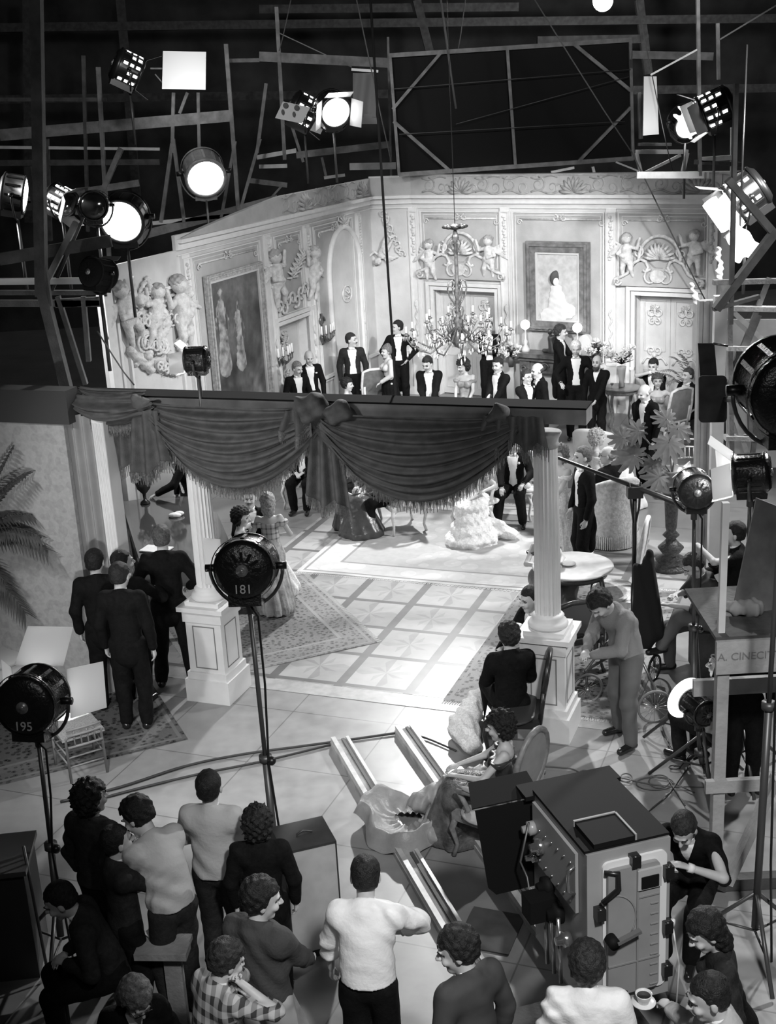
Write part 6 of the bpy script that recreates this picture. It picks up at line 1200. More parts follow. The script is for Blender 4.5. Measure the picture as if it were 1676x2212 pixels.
# right foreground: carpenter's scaffold with stencilled plank
YS = 8.9; b0 = xy(G(1543, 1905)); YS = b0.y
t = thing('timber_scaffold', 'pale timber scaffold with stencilled plank at the right edge', 'scaffold', (b0.x, b0.y, 0)); NP_ = mat('scaffold_timber', .40, .75, noise=.2, nscale=4, bump=.3, bscale=25)
MB().beam(b0, Q(1562, 1375, YS), .09, .095, Vector((0, 1, 0))).build('post', NP_, t); MB().beam(Q(1556, 1390, YS + .05), Q(1567, 1085, YS + .05), .05, .05, Vector((0, 1, 0))).build('post', mat('upright_white', .7), t)
z0, z1 = Q(1600, 1382, YS - .06).z, Q(1600, 1452, YS - .06).z; zc_ = (z0 + z1) / 2; xl = Q(1546, 1410, YS - .06).x
pk = MB().box((xl + .9, YS - .06, zc_), (1.8, .05, z0 - z1)).build('plank', NP_, t); text('S.A. CINECITTA   1', (xl - b0.x + .30, YS - .09 - b0.y, zc_ + .01), PI / 2, 0, .085, mat('stencil_grey', .2, .8), t, .001, name='stencilled_lettering')
MB().box((xl + .9, YS + .45, z0 + .01), (1.8, 1.0, .03)).build('platform_board', PD, t)
za_ = Q(1600, 1695, YS - .05).z; MB().box((xl + .9, YS - .05, za_), (1.9, .05, .105)).build('rail', NP_, t); MB().beam(Q(1676, 1680, YS - .1), Q(1572, 1905, YS - .1), .05, .12, Vector((0, 1, 0))).build('brace', NP_, t)
MB().box((xl + .9, YS + .6, Q(1600, 1480, YS + .6).z), (1.8, .05, .14)).build('rail', NP_, t); MB().beam((b0.x + .25, b0.y + .9, 0), (b0.x + .27, b0.y + .9, zc_), .09, .09).build('post', NP_, t); MB().beam((b0.x + 1.6, b0.y, 0), (b0.x + 1.6, b0.y, z0), .09, .09).build('post', NP_, t)
MB().beam(Q(1550, 1905, YS - .15), Q(1700, 1975, YS + .3), .07, .1, Vector((0, 0, 1))).build('brace', PD, t); MB().box((b0.x + .8, b0.y - .1, .06), (1.9, .1, .1)).build('rail', PD, t)
for i, (px, py, lb) in enumerate(((1605, 1325, 'crumpled grey cloth lying on the scaffold platform'), )): 
    p = G(px, py, z0 + .04); s = SDF().cone(p + Vector((-.1, 0, .05)), p + Vector((.08, 0, .04)), .05, .07, .03).cone(p + Vector((.08, 0, .05)), p + Vector((.09, .1, .05)), .05, .04, .03); s.disp = lambda X, Y, Z: .015 * np.sin(60 * X) * np.sin(50 * Y); o = sdf_obj('rag', s, .012, mat('rag_grey', .3, .9)); tag(o, lb, 'rag')
for dx_, lb in ((.35, 'upright pale board leaning on the scaffold platform at right'),): p = G(1580, 1330, z0 + .03); MB().plate([p, p + Vector((.5, .1, 0)), p + Vector((.72, .35, .62)), p + Vector((.25, .3, .85))], (0, 1, 0), .02).one('leaning_board', mat('board_dim', .13, .8, noise=.2), lb, 'board')

# ------------------------------------------------------------------ camera blimp on its dolly and rails
RD = Vector((-.281, .960, 0)).normalized(); RS_ = Vector((RD.y, -RD.x, 0)); RA = math.atan2(-RD.x, RD.y)
RAILM = mat('rail_timber', .34, .6, noise=.3, nscale=7); RAILE = mat('rail_worn_edge', .5, .35, noise=.2, nscale=9)
for (px, py), lb in (((735, 1608), 'left wooden dolly rail running across the marble floor'), ((873, 1583), 'right wooden dolly rail running under the camera')):
    p = xy(G(px, py)); L_ = (p.y - 5.6) / RD.y; c = p - RD * L_ / 2; t = thing('dolly_rail', lb, 'rail', (c.x, c.y, 0), RA, 'wooden dolly rails')
    MB().box((0, 0, .025), (.20, L_, .05)).build('base_plank', RAILM, t, False); MB().box((-.07, 0, .075), (.045, L_, .05)).box((.075, 0, .065), (.03, L_, .03)).build('guide_strip', RAILE, t, False); MB().box((.03, 0, .058), (.03, L_, .016)).build('groove_strip', mat('rail_dark_groove', .08, .6), t, False)
CB = Vector((1.17, 6.80, 0)); t = thing('film_camera', 'huge grey-fronted black film camera blimp standing over dolly rails', 'camera', CB, RA); BGREY = mat('blimp_grey', .30, .45, noise=.12, nscale=3, spec=.5); BSIDE = mat('blimp_side_grey', .20, .35, noise=.1, spec=.6); BTOP = mat('blimp_black_top', .006, .7, spec=.15); BDOOR = mat('blimp_door_grey', .25, .6, noise=.1, nscale=4); WHT = mat('door_gasket_white', .72, .5)
zt = 2.0; zb0 = .93; w2, y0_, y1_ = .265, -.36, .40
MB().box((0, (y0_ + y1_) / 2, (zt + zb0) / 2), (w2 * 2, y1_ - y0_, zt - zb0)).build('blimp_body', BSIDE, t, False)
MB().box((0, .02, zt + .006), (w2 * 2 + .01, y1_ - y0_ - .02, .02)).box((0, y1_ + .05, zt - .03), (w2 * 2 + .12, .16, .03)).build('top_cover', BTOP, t, False); MB().box((-.08, y0_ + .14, zt + .03), (.26, .26, .035)).build('hatch', BTOP, t, False); MB().box((-.08, y0_ + .275, zt + .035), (.27, .012, .04)).box((.055, y0_ + .14, zt + .035), (.012, .26, .04)).build('hatch_edge', BGREY, t, False)
MB().box((0, y0_ - .006, (zt + zb0) / 2), (w2 * 2, .012, zt - zb0)).build('rear_face', BGREY, t, False)
def rr(cx, cz, w, h, r, y, k=5): return [Vector((cx + sx * (w / 2 - r) + r * math.cos(a), y, cz + sz * (h / 2 - r) + r * math.sin(a))) for sx, sz, a0 in ((1, 1, 0), (-1, 1, PI / 2), (-1, -1, PI), (1, -1, 1.5 * PI)) for a in [a0 + PI / 2 * i / k for i in range(k + 1)]]
MB().plate(rr(.03, 1.47, .41, .93, .04, y0_ - .012), (0, -1, 0), .018).build('door_gasket', WHT, t, False)
dr = MB().plate(rr(.01, 1.465, .33, .86, .03, y0_ - .03), (0, -1, 0), .03).build('door', BDOOR, t, False)
m = MB(); m.box((.03, y0_ - .062, 1.47), (.012, .012, .86)); m.box((.01, y0_ - .062, 1.25), (.33, .01, .01)).box((.10, y0_ - .062, 1.68), (.14, .01, .01)); m.tube([Vector((-.13 + .15 * math.sin(a), y0_ - .062, 1.56 + .17 * math.cos(a))) for a in np.linspace(-.3, 2.2, 14)], .005, 5)
for i in range(9): m.box((.14, y0_ - .062, 1.06 + i * .07), (.05, .01, .007))
m.build('door_ribs', GROOVE, dr, False); MB().box((.10, y0_ - .068, 1.80), (.15, .02, .13)).build('finder_window', mat('window_frame_grey', .4, .5), dr, False); MB().box((.10, y0_ - .08, 1.785), (.11, .012, .075)).build('window_glass', BTOP, dr, False)
MB().cyl((-.145, y0_ - .06, 1.45), (-.145, y0_ - .13, 1.45), .036, n=16).build('latch_knob', BTOP, dr, False); MB().beam((-.13, y0_ - .12, 1.455), (.02, y0_ - .12, 1.50), .02, .035, Vector((0, -1, 0))).build('latch_lever', mat('lever_grey', .12, .3), dr, False)
for (x_, z_) in ((-.2, 1.62), (-.2, 1.3), (.235, 1.80), (.235, 1.42), (.235, 1.12), (.02, 1.92), (-.06, 1.02)): MB().box((x_, y0_ - .04, z_), (.055, .06, .075)).cyl((x_, y0_ - .05, z_ + .04), (x_, y0_ - .05, z_ - .04), .018, n=10).build('clamp', BLKM, t, False)
MB().tube([(-.17, y0_ - .04, 1.88), (-.10, y0_ - .07, 1.88), (-.10, y0_ - .08, 1.78), (-.19, y0_ - .06, 1.70)], .018, 8).build('carrying_handle', BLKM, t, False)
sx0 = -w2 - .012
MB().box((sx0, .05, 1.75), (.02, .62, .40)).build('side_panel', BGREY, t, False); m = MB()
for i in range(7): m.ball((sx0 - .012, -.2 + i * .09, 1.86 - .01 * i), .009, 6).ball((sx0 - .012, -.2 + i * .09, 1.60), .009, 6)
m.build('rivets', CHROME, t, False); MB().tube([(sx0 - .02, -.27, 1.88), (sx0 - .06, -.27, 1.85), (sx0 - .06, -.27, 1.72), (sx0 - .02, -.27, 1.69)], .012, 7).build('side_handle', CHROME, t, False)
for (y_, z_, r_, mm) in ((.22, 1.72, .05, CHROME), (.30, 1.60, .035, CHROME), (.12, 1.50, .06, BTOP), (-.02, 1.40, .07, BTOP), (-.15, 1.30, .05, CHROME), (.34, 1.78, .045, mat('dial_grey', .3, .3))): MB().lathe([(r_, 0), (r_ * 1.02, .05), (r_ * .6, .055), (r_ * .5, .09), (.01, .09)], (sx0, y_, z_), 18, axis=(-1, 0, 0)).build('control_wheel', mm, t, False)
for y_ in (.0, -.1, .1): MB().cyl((sx0 - .05, y_, 1.42), (sx0 - .05, y_ - .03, .98), .014, n=8).build('follow_rod', CHROME, t, False)
MB().tube([(sx0 - .06, .3, 1.85), (sx0 - .13, .28, 1.6), (sx0 - .10, .25, 1.5), (sx0 - .14, .1, 1.45), (sx0 - .05, 0, 1.3)], .007, 6).build('control_cable', IRON, t, False); MB().box((sx0 - .10, .06, 1.42), (.18, .14, .15)).build('finder_box', BTOP, t, False)
MB().lathe([(.09, 0), (.10, .12), (.12, .14), (.12, .2), (.08, .2)], (-.02, y1_, 1.6), 24, axis=(0, 1, 0)).build('lens', BLKM, t, False); MB().plate([Vector((-.64, y1_ + .02, 1.93)), Vector((-.24, y1_ + .02, 1.93)), Vector((-.24, y1_ + .02, 1.30)), Vector((-.52, y1_ + .02, 1.30)), Vector((-.57, y1_ + .02, 1.36))], (0, 1, 0), .012).build('black_screen', BTOP, t, False); MB().plate([Vector((-.66, y1_ + .03, 1.94)), Vector((-.2, y1_ + .03, 1.94)), Vector((-.2, y1_ + .25, 1.99)), Vector((-.6, y1_ + .25, 1.99))], (0, 0, 1), .008).build('screen_hood', BTOP, t, False)
MB().plate([Vector((w2, -.1, 1.62)), Vector((w2 + .2, -.12, 1.55)), Vector((w2 + .2, .1, 1.55)), Vector((w2, .08, 1.62))], (0, 0, 1), .012).build('side_tray', BSIDE, t, False); MB().cyl((w2 + .06, y0_ + .05, 1.38), (w2 + .06, y0_ + .05, 1.33), .015, n=8).tube([(w2 + .06, y0_ + .05, 1.33), (w2 + .08, y0_, 1.1), (w2 + .07, y0_ + .02, .6)], .006, 5).build('hanging_plug', mat('plug_white', .7, .4), t, False)
MB().box((0, 0, .86), (.4, .5, .14)).lathe([(.16, .2), (.12, .5), (.10, .79)], n=16).build('pan_head', IRON, t, False); MB().box((0, 0, .17), (.9, 1.3, .06)).build('dolly_platform', PD, t, False)
for q in (-1, 1):
    for p_ in (-.5, .5): MB().cyl((q * .33, p_, .14), (q * .38, p_, .14), .05, n=14).build('dolly_wheel', BLKM, t, False)

# loudspeaker box
cs = [G(587, 1787, .95), G(698, 1762, .95), G(726, 1815, .95), G(608, 1844, .95)]; bc = sum(cs, Vector()) / 4; ba = math.atan2((cs[1] - cs[0]).y, (cs[1] - cs[0]).x); bw = (cs[1] - cs[0]).length; bd = (cs[3] - cs[0]).length
t = thing('equipment_case', 'tall dark crate with pale front standing behind the white-shirted man', 'crate', (bc.x, bc.y, 0), ba); MB().box((0, 0, .475), (bw, bd, .95)).build('case_body', mat('case_dark', .03, .6, noise=.3), t, False); MB().box((0, -bd / 2 - .006, .50), (bw - .03, .012, .86)).build('front_panel', mat('case_front_pale', .45, .7, noise=.1), t, False); MB().tube([(-.05, 0, .955), (0, .0, .98), (.07, .0, .955)], .007, 6).build('lid_handle', IRON, t, False)
# boom perambulator
mp = xy(G(1368, 1452)); t = thing('microphone_boom', 'wheeled microphone boom stand with long dark arm at right', 'boom', (mp.x, mp.y, 0)); zp = zat(mp, 1062)
MB().cyl((0, 0, .2), (0, 0, zp * .5), .035, n=12).cyl((0, 0, zp * .5), (0, 0, zp), .024, n=12).build('mast', BLKM, t, False); pv = Vector((0, 0, zp))
a, b = Q(1130, 960, mp.y + .9) - mp, Q(1520, 1108, mp.y - .5) - mp; MB().tube([a, a.lerp(b, .6), b], [.016, .026, .034], 8).build('boom_arm', mat('boom_dark', .025, .4), t, False); mm_ = MB().box(pv, (.16, .12, .12))
for q in (-1, 1): mm_.tube([pv + Vector((q * .06, 0, .1)), pv + Vector((q * .04, -.04, -.16)), pv + Vector((0, 0, -.4))], .012, 6)
mm_.build('pivot_head', BLKM, t, False)
def wheel(px, py, r, ry, tyre, yo=0.):
    w0 = Vector((G(px, py + r * 205).x, G(px, py + r * 205).y, r)) - Vector((mp.x, mp.y, 0)); w0.y += yo; ax = Vector((math.sin(ry), -math.cos(ry), 0)); sx, uy, _ = frame(ax)
    o = MB().tube([w0 + sx * r * math.cos(k) + uy * r * math.sin(k) for k in np.linspace(0, 2 * PI, 33)[:-1]], .014, 7, closed=True).build('wheel', tyre, t, False); m = MB()
    for k in range(16): an = 2 * PI * k / 16; m.cyl(w0, w0 + (sx * math.cos(an) + uy * math.sin(an)) * r, .0025, n=4)
    m.cyl(w0 - ax * .04, w0 + ax * .04, .02, n=10).build('spokes', CHROME, o, False); return w0
ws = [wheel(1268, 1485, .16, .15, mat('tyre_grey', .2, .5)), wheel(1413, 1440, .14, .9, BLKM), wheel(1414, 1525, .17, .1, mat('tyre_grey', .2))]
m = MB()
for w_ in ws: m.tube([w_, w_ + Vector((0, .03, .2)), Vector((0, 0, .35))], .016, 7)
m.tube([ws[0] + Vector((-.02, 0, .2)), (-.2, .05, .45), (0, 0, .5)], .014, 7).build('chassis_tubes', IRON, t, False)
m = MB()
for i in range(6): m.cyl((-.45 + .07 * i, .15 + .03 * math.sin(i), .2), (-.45 + .07 * i, .15, .62 + .04 * math.sin(i * 2)), .03, n=10)
m.build('counterweights', CHROME if False else mat('weights_steel', .16, .2, metal=.6), t, False); MB().tube([Vector((-.38 + .085 * math.cos(k), .1 + .03 * math.sin(k), .72 + .03 * math.sin(k))) for k in np.linspace(0, 2 * PI, 17)[:-1]], .012, 6, closed=True).build('hand_wheel', IRON, t, False)
# black sack on the mast
s = SDF().cone((mp.x + .12, mp.y - .12, 1.32), (mp.x + .15, mp.y - .14, .55), .07, .15, .05).cone((mp.x + .02, mp.y - .1, 1.25), (mp.x + .06, mp.y - .14, .45), .05, .12, .05).cone((mp.x + .14, mp.y - .12, 1.3), (mp.x + .15, mp.y - .12, 1.42), .05, .04, .02); s.disp = lambda X, Y, Z: .012 * np.sin(40 * X + 7 * Z)
o = sdf_obj('black_sack', s, .012, mat('sack_black', .008, .95)); tag(o, 'black cloth sack hanging on the microphone boom mast', 'sack')

# cables on the floor
CAB = mat('rubber_cable', .03, .5)
def cable(pts, r, lab, z=.012, m_=None):
    P_ = [G(px, py, z + .008) for px, py in pts]; out = []
    for i in range(len(P_) - 1):
        p0, p1, p2, p3 = P_[max(i - 1, 0)], P_[i], P_[i + 1], P_[min(i + 2, len(P_) - 1)]
        for k in range(6): q = k / 6; out.append(.5 * ((2 * p1) + (p2 - p0) * q + (2 * p0 - 5 * p1 + 4 * p2 - p3) * q * q + (3 * p1 - p0 - 3 * p2 + p3) * q ** 3))
    out.append(P_[-1]); MB().tube(out, r, 6).one('floor_cable', m_ or CAB, lab, 'cable')
def loop(cx, cy, rx, ry, n=9, a0=0, turns=1.): return [(cx + rx * math.cos(a0 + turns * 2 * PI * i / n), cy + ry * math.sin(a0 + turns * 2 * PI * i / n)) for i in range(n + 1)]
cable([(130, 1732), (260, 1700), (400, 1655), (520, 1630), (650, 1612), (760, 1597), (858, 1583)], .013, 'upper of the two cables crossing the marble floor to the rails'); cable([(180, 1735), (300, 1703), (430, 1672), (560, 1646), (700, 1612), (735, 1602)], .012, 'lower of the two cables crossing the floor to left rail')
cable([(880, 1582), (930, 1598), (985, 1622)], .010, 'short cable from the right rail towards the white gown'); cable([(1175, 1655), (1230, 1660), (1250, 1668)] + loop(1262, 1672, 12, 8, 8, PI) + [(1300, 1665), (1330, 1678)] + loop(1352, 1680, 13, 9, 8, PI) + [(1385, 1690), (1440, 1698), (1520, 1700)], .006, 'thin cable with two small loops right of the oval chair', m_=mat('thin_cable', .10, .6))
cable([(1500, 1712)] + loop(1415, 1692, 40, 14, 14, 0, 1.) + loop(1424, 1688, 22, 14, 12, 0, 1.) + [(1480, 1740)], .006, 'coiled thin cable in front of the low lamp', m_=mat('thin_cable', .10)); cable([(1428, 1560), (1440, 1595), (1462, 1630), (1490, 1648), (1470, 1680), (1445, 1715), (1410, 1745), (1385, 1765)], .009, 'cable running from the wheel down behind the camera'); cable([(1455, 1655)] + loop(1457, 1657, 12, 4, 8) + [(1490, 1630)], .006, 'tiny cable loop near the low lamp')
# things among the crew
c = G(350, 2050, .72); t = thing('sawhorse', 'small wooden bench with board between the dark crouching crew', 'bench', (c.x, c.y, 0), -.1); MB().box((0, 0, .70), (.36, .14, .05)).box((0, .12, .70), (.34, .1, .04)).build('bench_top', WOODM, t, False); MB().box((.05, .05, .34), (.12, .06, .68)).build('bench_leg', WOODM, t, False); MB().beam((-.12, .1, .74), (.06, .3, .80), .12, .01).build('loose_card', mat('card_white', .6), t, False)
a, b = G(585, 2085, .9), G(660, 2230, .5); MB().beam(a, b, .09, .03).one('timber_plank', WOODM, 'pale plank slanting down beside the man in light trousers', 'plank')
c = G(1060, 2010, .004); MB().box((c.x, c.y, .006), (.42, .5, .012), UA).one('floor_board', mat('floor_board_dark', .05, .8, noise=.4, nscale=5), 'dark square board lying between the dolly rails', 'board')
c = G(40, 1900, .7); t = thing('equipment_cabinet', 'dark box and stand lost in shadow at lower left', 'cabinet', (c.x, c.y, 0), .1); MB().box((-.15, 0, .45), (.5, .5, .9)).build('cabinet_body', mat('case_dim', .04, .7), t, False); MB().box((-.15, -.02, .93), (.56, .56, .04)).build('cabinet_top', mat('cab_top', .08, .6), t, False); MB().cyl((.15, -.2, 0), (.12, -.2, 1.1), .012, n=8).build('side_pole', IRON, t, False)
c = G(1100, 2000, 0)
m = MB(); c = G(1545, 1740, .6); 
# ------------------------------------------------------------------ the cast and the crew
def gp(px, py, z=0.0): p = G(px, py, z); return (p.x, p.y)
FAR, MID, NEAR = .0125, .0105, .0085
P = person
GG = 'dinner guests by the salon walls'; hip = .47
# guests at the back of the salon, from the left
P('grey-haired moustached man in tailcoat, lowest at left end of beam', hd(638, 776, 1.68), 205, 1.68, head=(15, 15, 0), hc=.2, tash=True, vs=FAR, group=GG)
P('bald man in tailcoat with bow tie behind the grey-haired moustached man', hd(665, 752, 1.74), 195, 1.74, head=(0, 12, 0), bald=True, hc=.3, vs=FAR, pocket=True, group=GG)
P('tall receding man in tailcoat before the arched niche, looking right', hd(757, 715, 1.82), 185, 1.82, head=(55, 0, 0), hc=.03, tash=True, vs=FAR, group=GG, top=CHARCOAL)
P('dark-haired young woman in white dress seated below the tall receding man', hd(746, 805, 1.28), 245, 1.62, hip=.45, out='gown', sex='f', top=WHITEC, hair='updo', hc=.02, head=(10, 5, 0), vs=FAR, rh='lap', lh='lap', group=GG)
P('slim woman with hair bun, pale blouse and dark skirt, facing left', hd(836, 742, 1.60), 110, 1.60, out='blouse', sex='f', hair='bun', hc=.16, vs=FAR, top=PALEC, head=(10, 5, 0), lh=(-.2, .25, 1.0), group=GG)
P('tall dark man in tailcoat with hand on hip, head turned left', hd(858, 688, 1.84), 175, 1.84, head=(-60, 0, 0), vs=FAR, lh=(-.17, .10, .98), le=(-1, -.3, 0), rh=(.22, .18, 1.0), group=GG)
P('man in tailcoat looking down at white gloves in his hands', hd(925, 763, 1.76), 170, 1.76, head=(-20, 22, 0), vs=FAR, rh=(.05, .32, .98), lh=(-.06, .32, .95), group=GG)
gl = hd(925, 763, 1.76); MB().ball((gl[0] - .02, gl[1] - .36, .93), (.07, .04, .10), 10).ball((gl[0] + .05, gl[1] - .34, .86), (.05, .03, .10), 10).one('white_gloves', WHITEC, 'white gloves held by the standing man left of the chandelier lady', 'gloves')
P('woman with dark curls in grey off-shoulder gown under the chandelier', hd(1003, 770, 1.66), 160, 1.66, out='gown', sex='f', hair='curly', hc=.02, top=SILK, head=(-35, 18, 0), vs=FAR, rh=(.12, .28, .92), lh=(-.12, .3, .95), group=GG)
P('dark-haired man sitting low, only forehead showing above the beam', hd(1000, 850, 1.26), 180, 1.7, hip=.42, head=(0, -5, 0), vs=FAR, rh='lap', lh='lap', group=GG)
P('man in tailcoat with folded arms, head hidden by chandelier', hd(1054, 688, 1.80), 180, 1.80, vs=FAR, rh=(-.12, .20, 1.13), lh=(.12, .24, 1.16), re=(1, .2, -.6), le=(-1, .2, -.6), group=GG)
P('dark-haired young man in tailcoat right of the chandelier, facing left', hd(1076, 767, 1.75), 130, 1.75, head=(15, 8, 0), vs=FAR, rh=(.0, .32, .92), lh=(-.1, .30, .92), group=GG)
pl_ = hd(1076, 767, 1.75); MB().lathe([(.04, 0), (.12, .015), (.115, .02), (.03, .008)], (pl_[0] - .16, pl_[1] - .30, .93), 20).one('white_plate', PORC, 'white plate held low by the young man right of chandelier', 'plate')
P('bald man in tailcoat with white buttonhole flower, facing left', hd(1164, 779, 1.72), 105, 1.72, bald=True, hc=.05, head=(5, 10, 0), vs=FAR, flower=True, rh=(.0, .35, 1.05), group=GG)
P('dark-suited man in glasses half hidden behind the bald flowered man', hd(1136, 797, 1.62), 215, 1.64, hc=.04, glasses=True, vs=FAR, rh=(.0, .32, 1.0), group=GG)
P('dark moustached man in tailcoat at the mantelpiece looking right', hd(1208, 698, 1.80), 250, 1.80, hc=.04, tash=True, hair='wavy', vs=FAR, rh=(.15, .33, 1.05), lh=(-.05, .34, 1.12), head=(0, 5, 0), group=GG)
P('stout white-haired man in tailcoat and white waistcoat, hands open, full figure', gp(1245, 948), 172, 1.84, hc=.75, vs=FAR, head=(0, 12, 0), rh=(.26, .26, 1.05), lh=(-.27, .28, 1.06), group=GG)
P('bald bearded man in dark suit behind the white-haired man', hd(1290, 768, 1.62), 150, 1.66, out='suit', bald=True, beard=True, hc=.05, vs=FAR, lh=(-.1, .36, .95), group=GG)
P('dark-haired man seated by the door, hand raised to mouth', hd(1413, 764, 1.38), 140, 1.75, hip=.52, head=(10, 15, 0), hc=.02, vs=FAR, rh=(-.02, .16, 1.07), re=(1, .3, -.3), lh='lap', group=GG)
P('woman with bare shoulders and pale gown seated facing the camera at right', hd(1420, 798, 1.28), 175, 1.66, hip=.45, out='gown', sex='f', hair='updo', hc=.10, top=SILK, sleeves=False, vs=FAR, lh=(-.3, .2, .75), rh='lap', group=GG)
P('balding man in tailcoat with pocket square standing among monstera leaves', gp(1395, 1058), 118, 1.74, bald=True, hc=.3, head=(0, 20, 0), vs=FAR, pocket=True, group=GG)
P('man in tailcoat seated at far right behind the palm fronds', hd(1487, 788, 1.34), 120, 1.75, hip=.50, vs=FAR, hc=.06, rh='lap', group=GG)
P('blonde woman with ringlets and white fur sitting in the pale tub chair', (Vector(hd(1288, 914, 1.32))).to_tuple(), 265, 1.66, hip=.47, out='gown', sex='f', hair='curly', hc=.42, top=mat('white_fur', .8, .9, noise=.1, nscale=40, bump=.8, bscale=90), bottom=WHITEC, vs=FAR, rh='lap', lh='lap', head=(10, 0, 0))
P('tall man in tailcoat standing in profile right of the fluted column', gp(1262, 1246), 100, 1.80, hc=.12, vs=MID, pocket=True, head=(5, 0, 0), rh=(.22, .1, .84))
P('bald grey man in the fringed tub armchair seen from behind', (gp(1318, 1160)[0], gp(1318, 1160)[1] + .12), 40, 1.78, hip=.50, bald=True, hc=.25, glasses=True, vs=MID, head=(35, 0, 0), lh='lap', rh='lap', out='tails')
P('woman in pale lace gown half hidden behind the right column', gp(1212, 1215), 130, 1.66, out='gown', sex='f', hair='curly', hc=.15, top=LACE, vs=MID, rh=(.05, .3, .95), lh=(-.05, .3, .95))
P('young woman leaning her elbow on the marble-topped table', (tp2.x - .28, tp2.y + .42), 200, 1.62, hip=.45, out='gown', sex='f', hair='curly', hc=.12, top=SATIN, sleeves=True, vs=MID, head=(10, 15, 0), lh=(.0, .45, .80), rh=(.2, .35, .78))
# seated group on the carpet
wz = gp(1030, 1165); P('woman in layered white lace ball gown seated on the carpet centre', (wz[0], wz[1] + .35), 170, 1.66, hip=.47, out='gown', sex='f', hair='updo', hc=.05, top=LACE, bottom=mat('white_tulle', .86, .8, noise=.12, nscale=30, bump=.8, bscale=40), vs=MID, skirt=1.35, rh=(.22, .2, .72), lh=(-.2, .3, .75), train=(-.55, .35, .08))
salon_chair('salon_chair', 'white gilt chair under the white lace ball gown', (wz[0], wz[1] + .42), 170, WHG, BROC, True, oval=False)
mz = gp(1120, 1140); P('man in tailcoat seated right of the white gown, gloves on knee', (mz[0], mz[1] + .48), 165, 1.78, hip=.48, vs=MID, flower=True, rh=(.12, .42, .6), lh=(-.2, .4, .65), rf=(.18, .5), lf=(-.18, .42))
MB().ball(Vector((mz[0] + .14, mz[1] + .05, .62)), (.06, .05, .05), 10).one('white_gloves', WHITEC, 'white gloves on the knee of the man beside the ball gown', 'gloves')
salon_chair('salon_chair', 'white chair under the tailcoated man beside the ball gown', (mz[0], mz[1] + .52), 165, WHG, BROC, False, oval=False)
sz = gp(845, 1158); P('man in tailcoat seated left on white chair, polished shoes forward', (sz[0] + .05, sz[1] + .40), 118, 1.78, hip=.50, vs=MID, rf=(.05, .52), lf=(-.12, .46), rh=(.12, .5, .68), lh=(-.1, .48, .66))
salon_chair('salon_chair', 'white cabriole-legged armchair in the carpet centre, back to camera right', (sz[0] + .18, sz[1] + .30), 110, WHG, BROC, True, oval=False)
lz = gp(755, 1150); P('woman in dark satin gown seated left end of the carpet', (lz[0], lz[1] + .30), 205, 1.64, hip=.45, out='gown', sex='f', hair='updo', hc=.02, top=SATIN, skirt=1.2, vs=MID, rh='lap', lh='lap')
kz = gp(660, 1108); P('man in dark clothes seated behind the centre drape, only legs seen', (kz[0], kz[1] + .4), 170, 1.76, hip=.50, vs=MID, rh='lap', lh='lap'); salon_chair('salon_chair', 'white salon chair with slim legs behind the central drape tail', (kz[0] - .03, kz[1] + .42), 172, WHG, BROC, False, oval=False)
P('moustached man seated facing the camera between column and plaid girl', hd(537, 1050, 1.30), 180, 1.76, hip=.48, tash=True, hc=.12, vs=MID, rh='lap', lh='lap')
P('young woman with dark curls seated in profile beside the left column', hd(513, 1088, 1.24), 265, 1.62, hip=.45, out='gown', sex='f', hair='curly', hc=.015, top=LACE, vs=MID, head=(0, 10, 0), lh=(-.05, .2, 1.0), rh='lap')
P('girl with long blonde hair in tartan bustle dress seen from behind', gp(598, 1322), 5, 1.60, out='gown', sex='f', hair='long', hc=.36, top=TARTAN, bottom=mat('flounced_skirt', .42, .8, noise=.3, nscale=10, bump=.8, bscale=24), vs=MID, skirt=.85, rh=(.12, .2, 1.05), lh=(-.1, .2, 1.05), hem=.14)
P('man in black leaning one hand on the piano under the swags', gp(425, 1200), 120, 1.80, lean=(22, 0), vs=MID, hc=.02, lh=(-.12, .52, 1.03), rh=(.25, .1, .86))
# four men seen from behind at the left
GB = None
P('man in long black tailcoat at left of the four seen from behind', gp(246, 1530), 8, 1.86, out='suit', hc=.015, vs=NEAR, head=(-20, 0, 0), rh=(.22, .05, .84))
P('second man of the four, face in profile holding a cigar', gp(300, 1520), 345, 1.80, out='tails', hc=.015, vs=NEAR, head=(-45, 0, 0), rh=(.22, .30, 1.20), re=(1, -.2, -.6))
P('nearest of the four men from behind, pale hand at his side', gp(298, 1572), 355, 1.87, out='suit', hc=.02, vs=NEAR, rh=(.24, .02, .84), head=(-15, 3, 0))
P('tallest broad man of the four, standing right, feet apart', gp(385, 1482), 2, 1.93, out='suit', bald=False, hc=.09, vs=NEAR, rf=(.16, .0), lf=(-.16, .02), rh=(.2, .2, 1.0), lh=(-.2, .2, 1.0))
cg = hd(318, 1270, 1.32); 
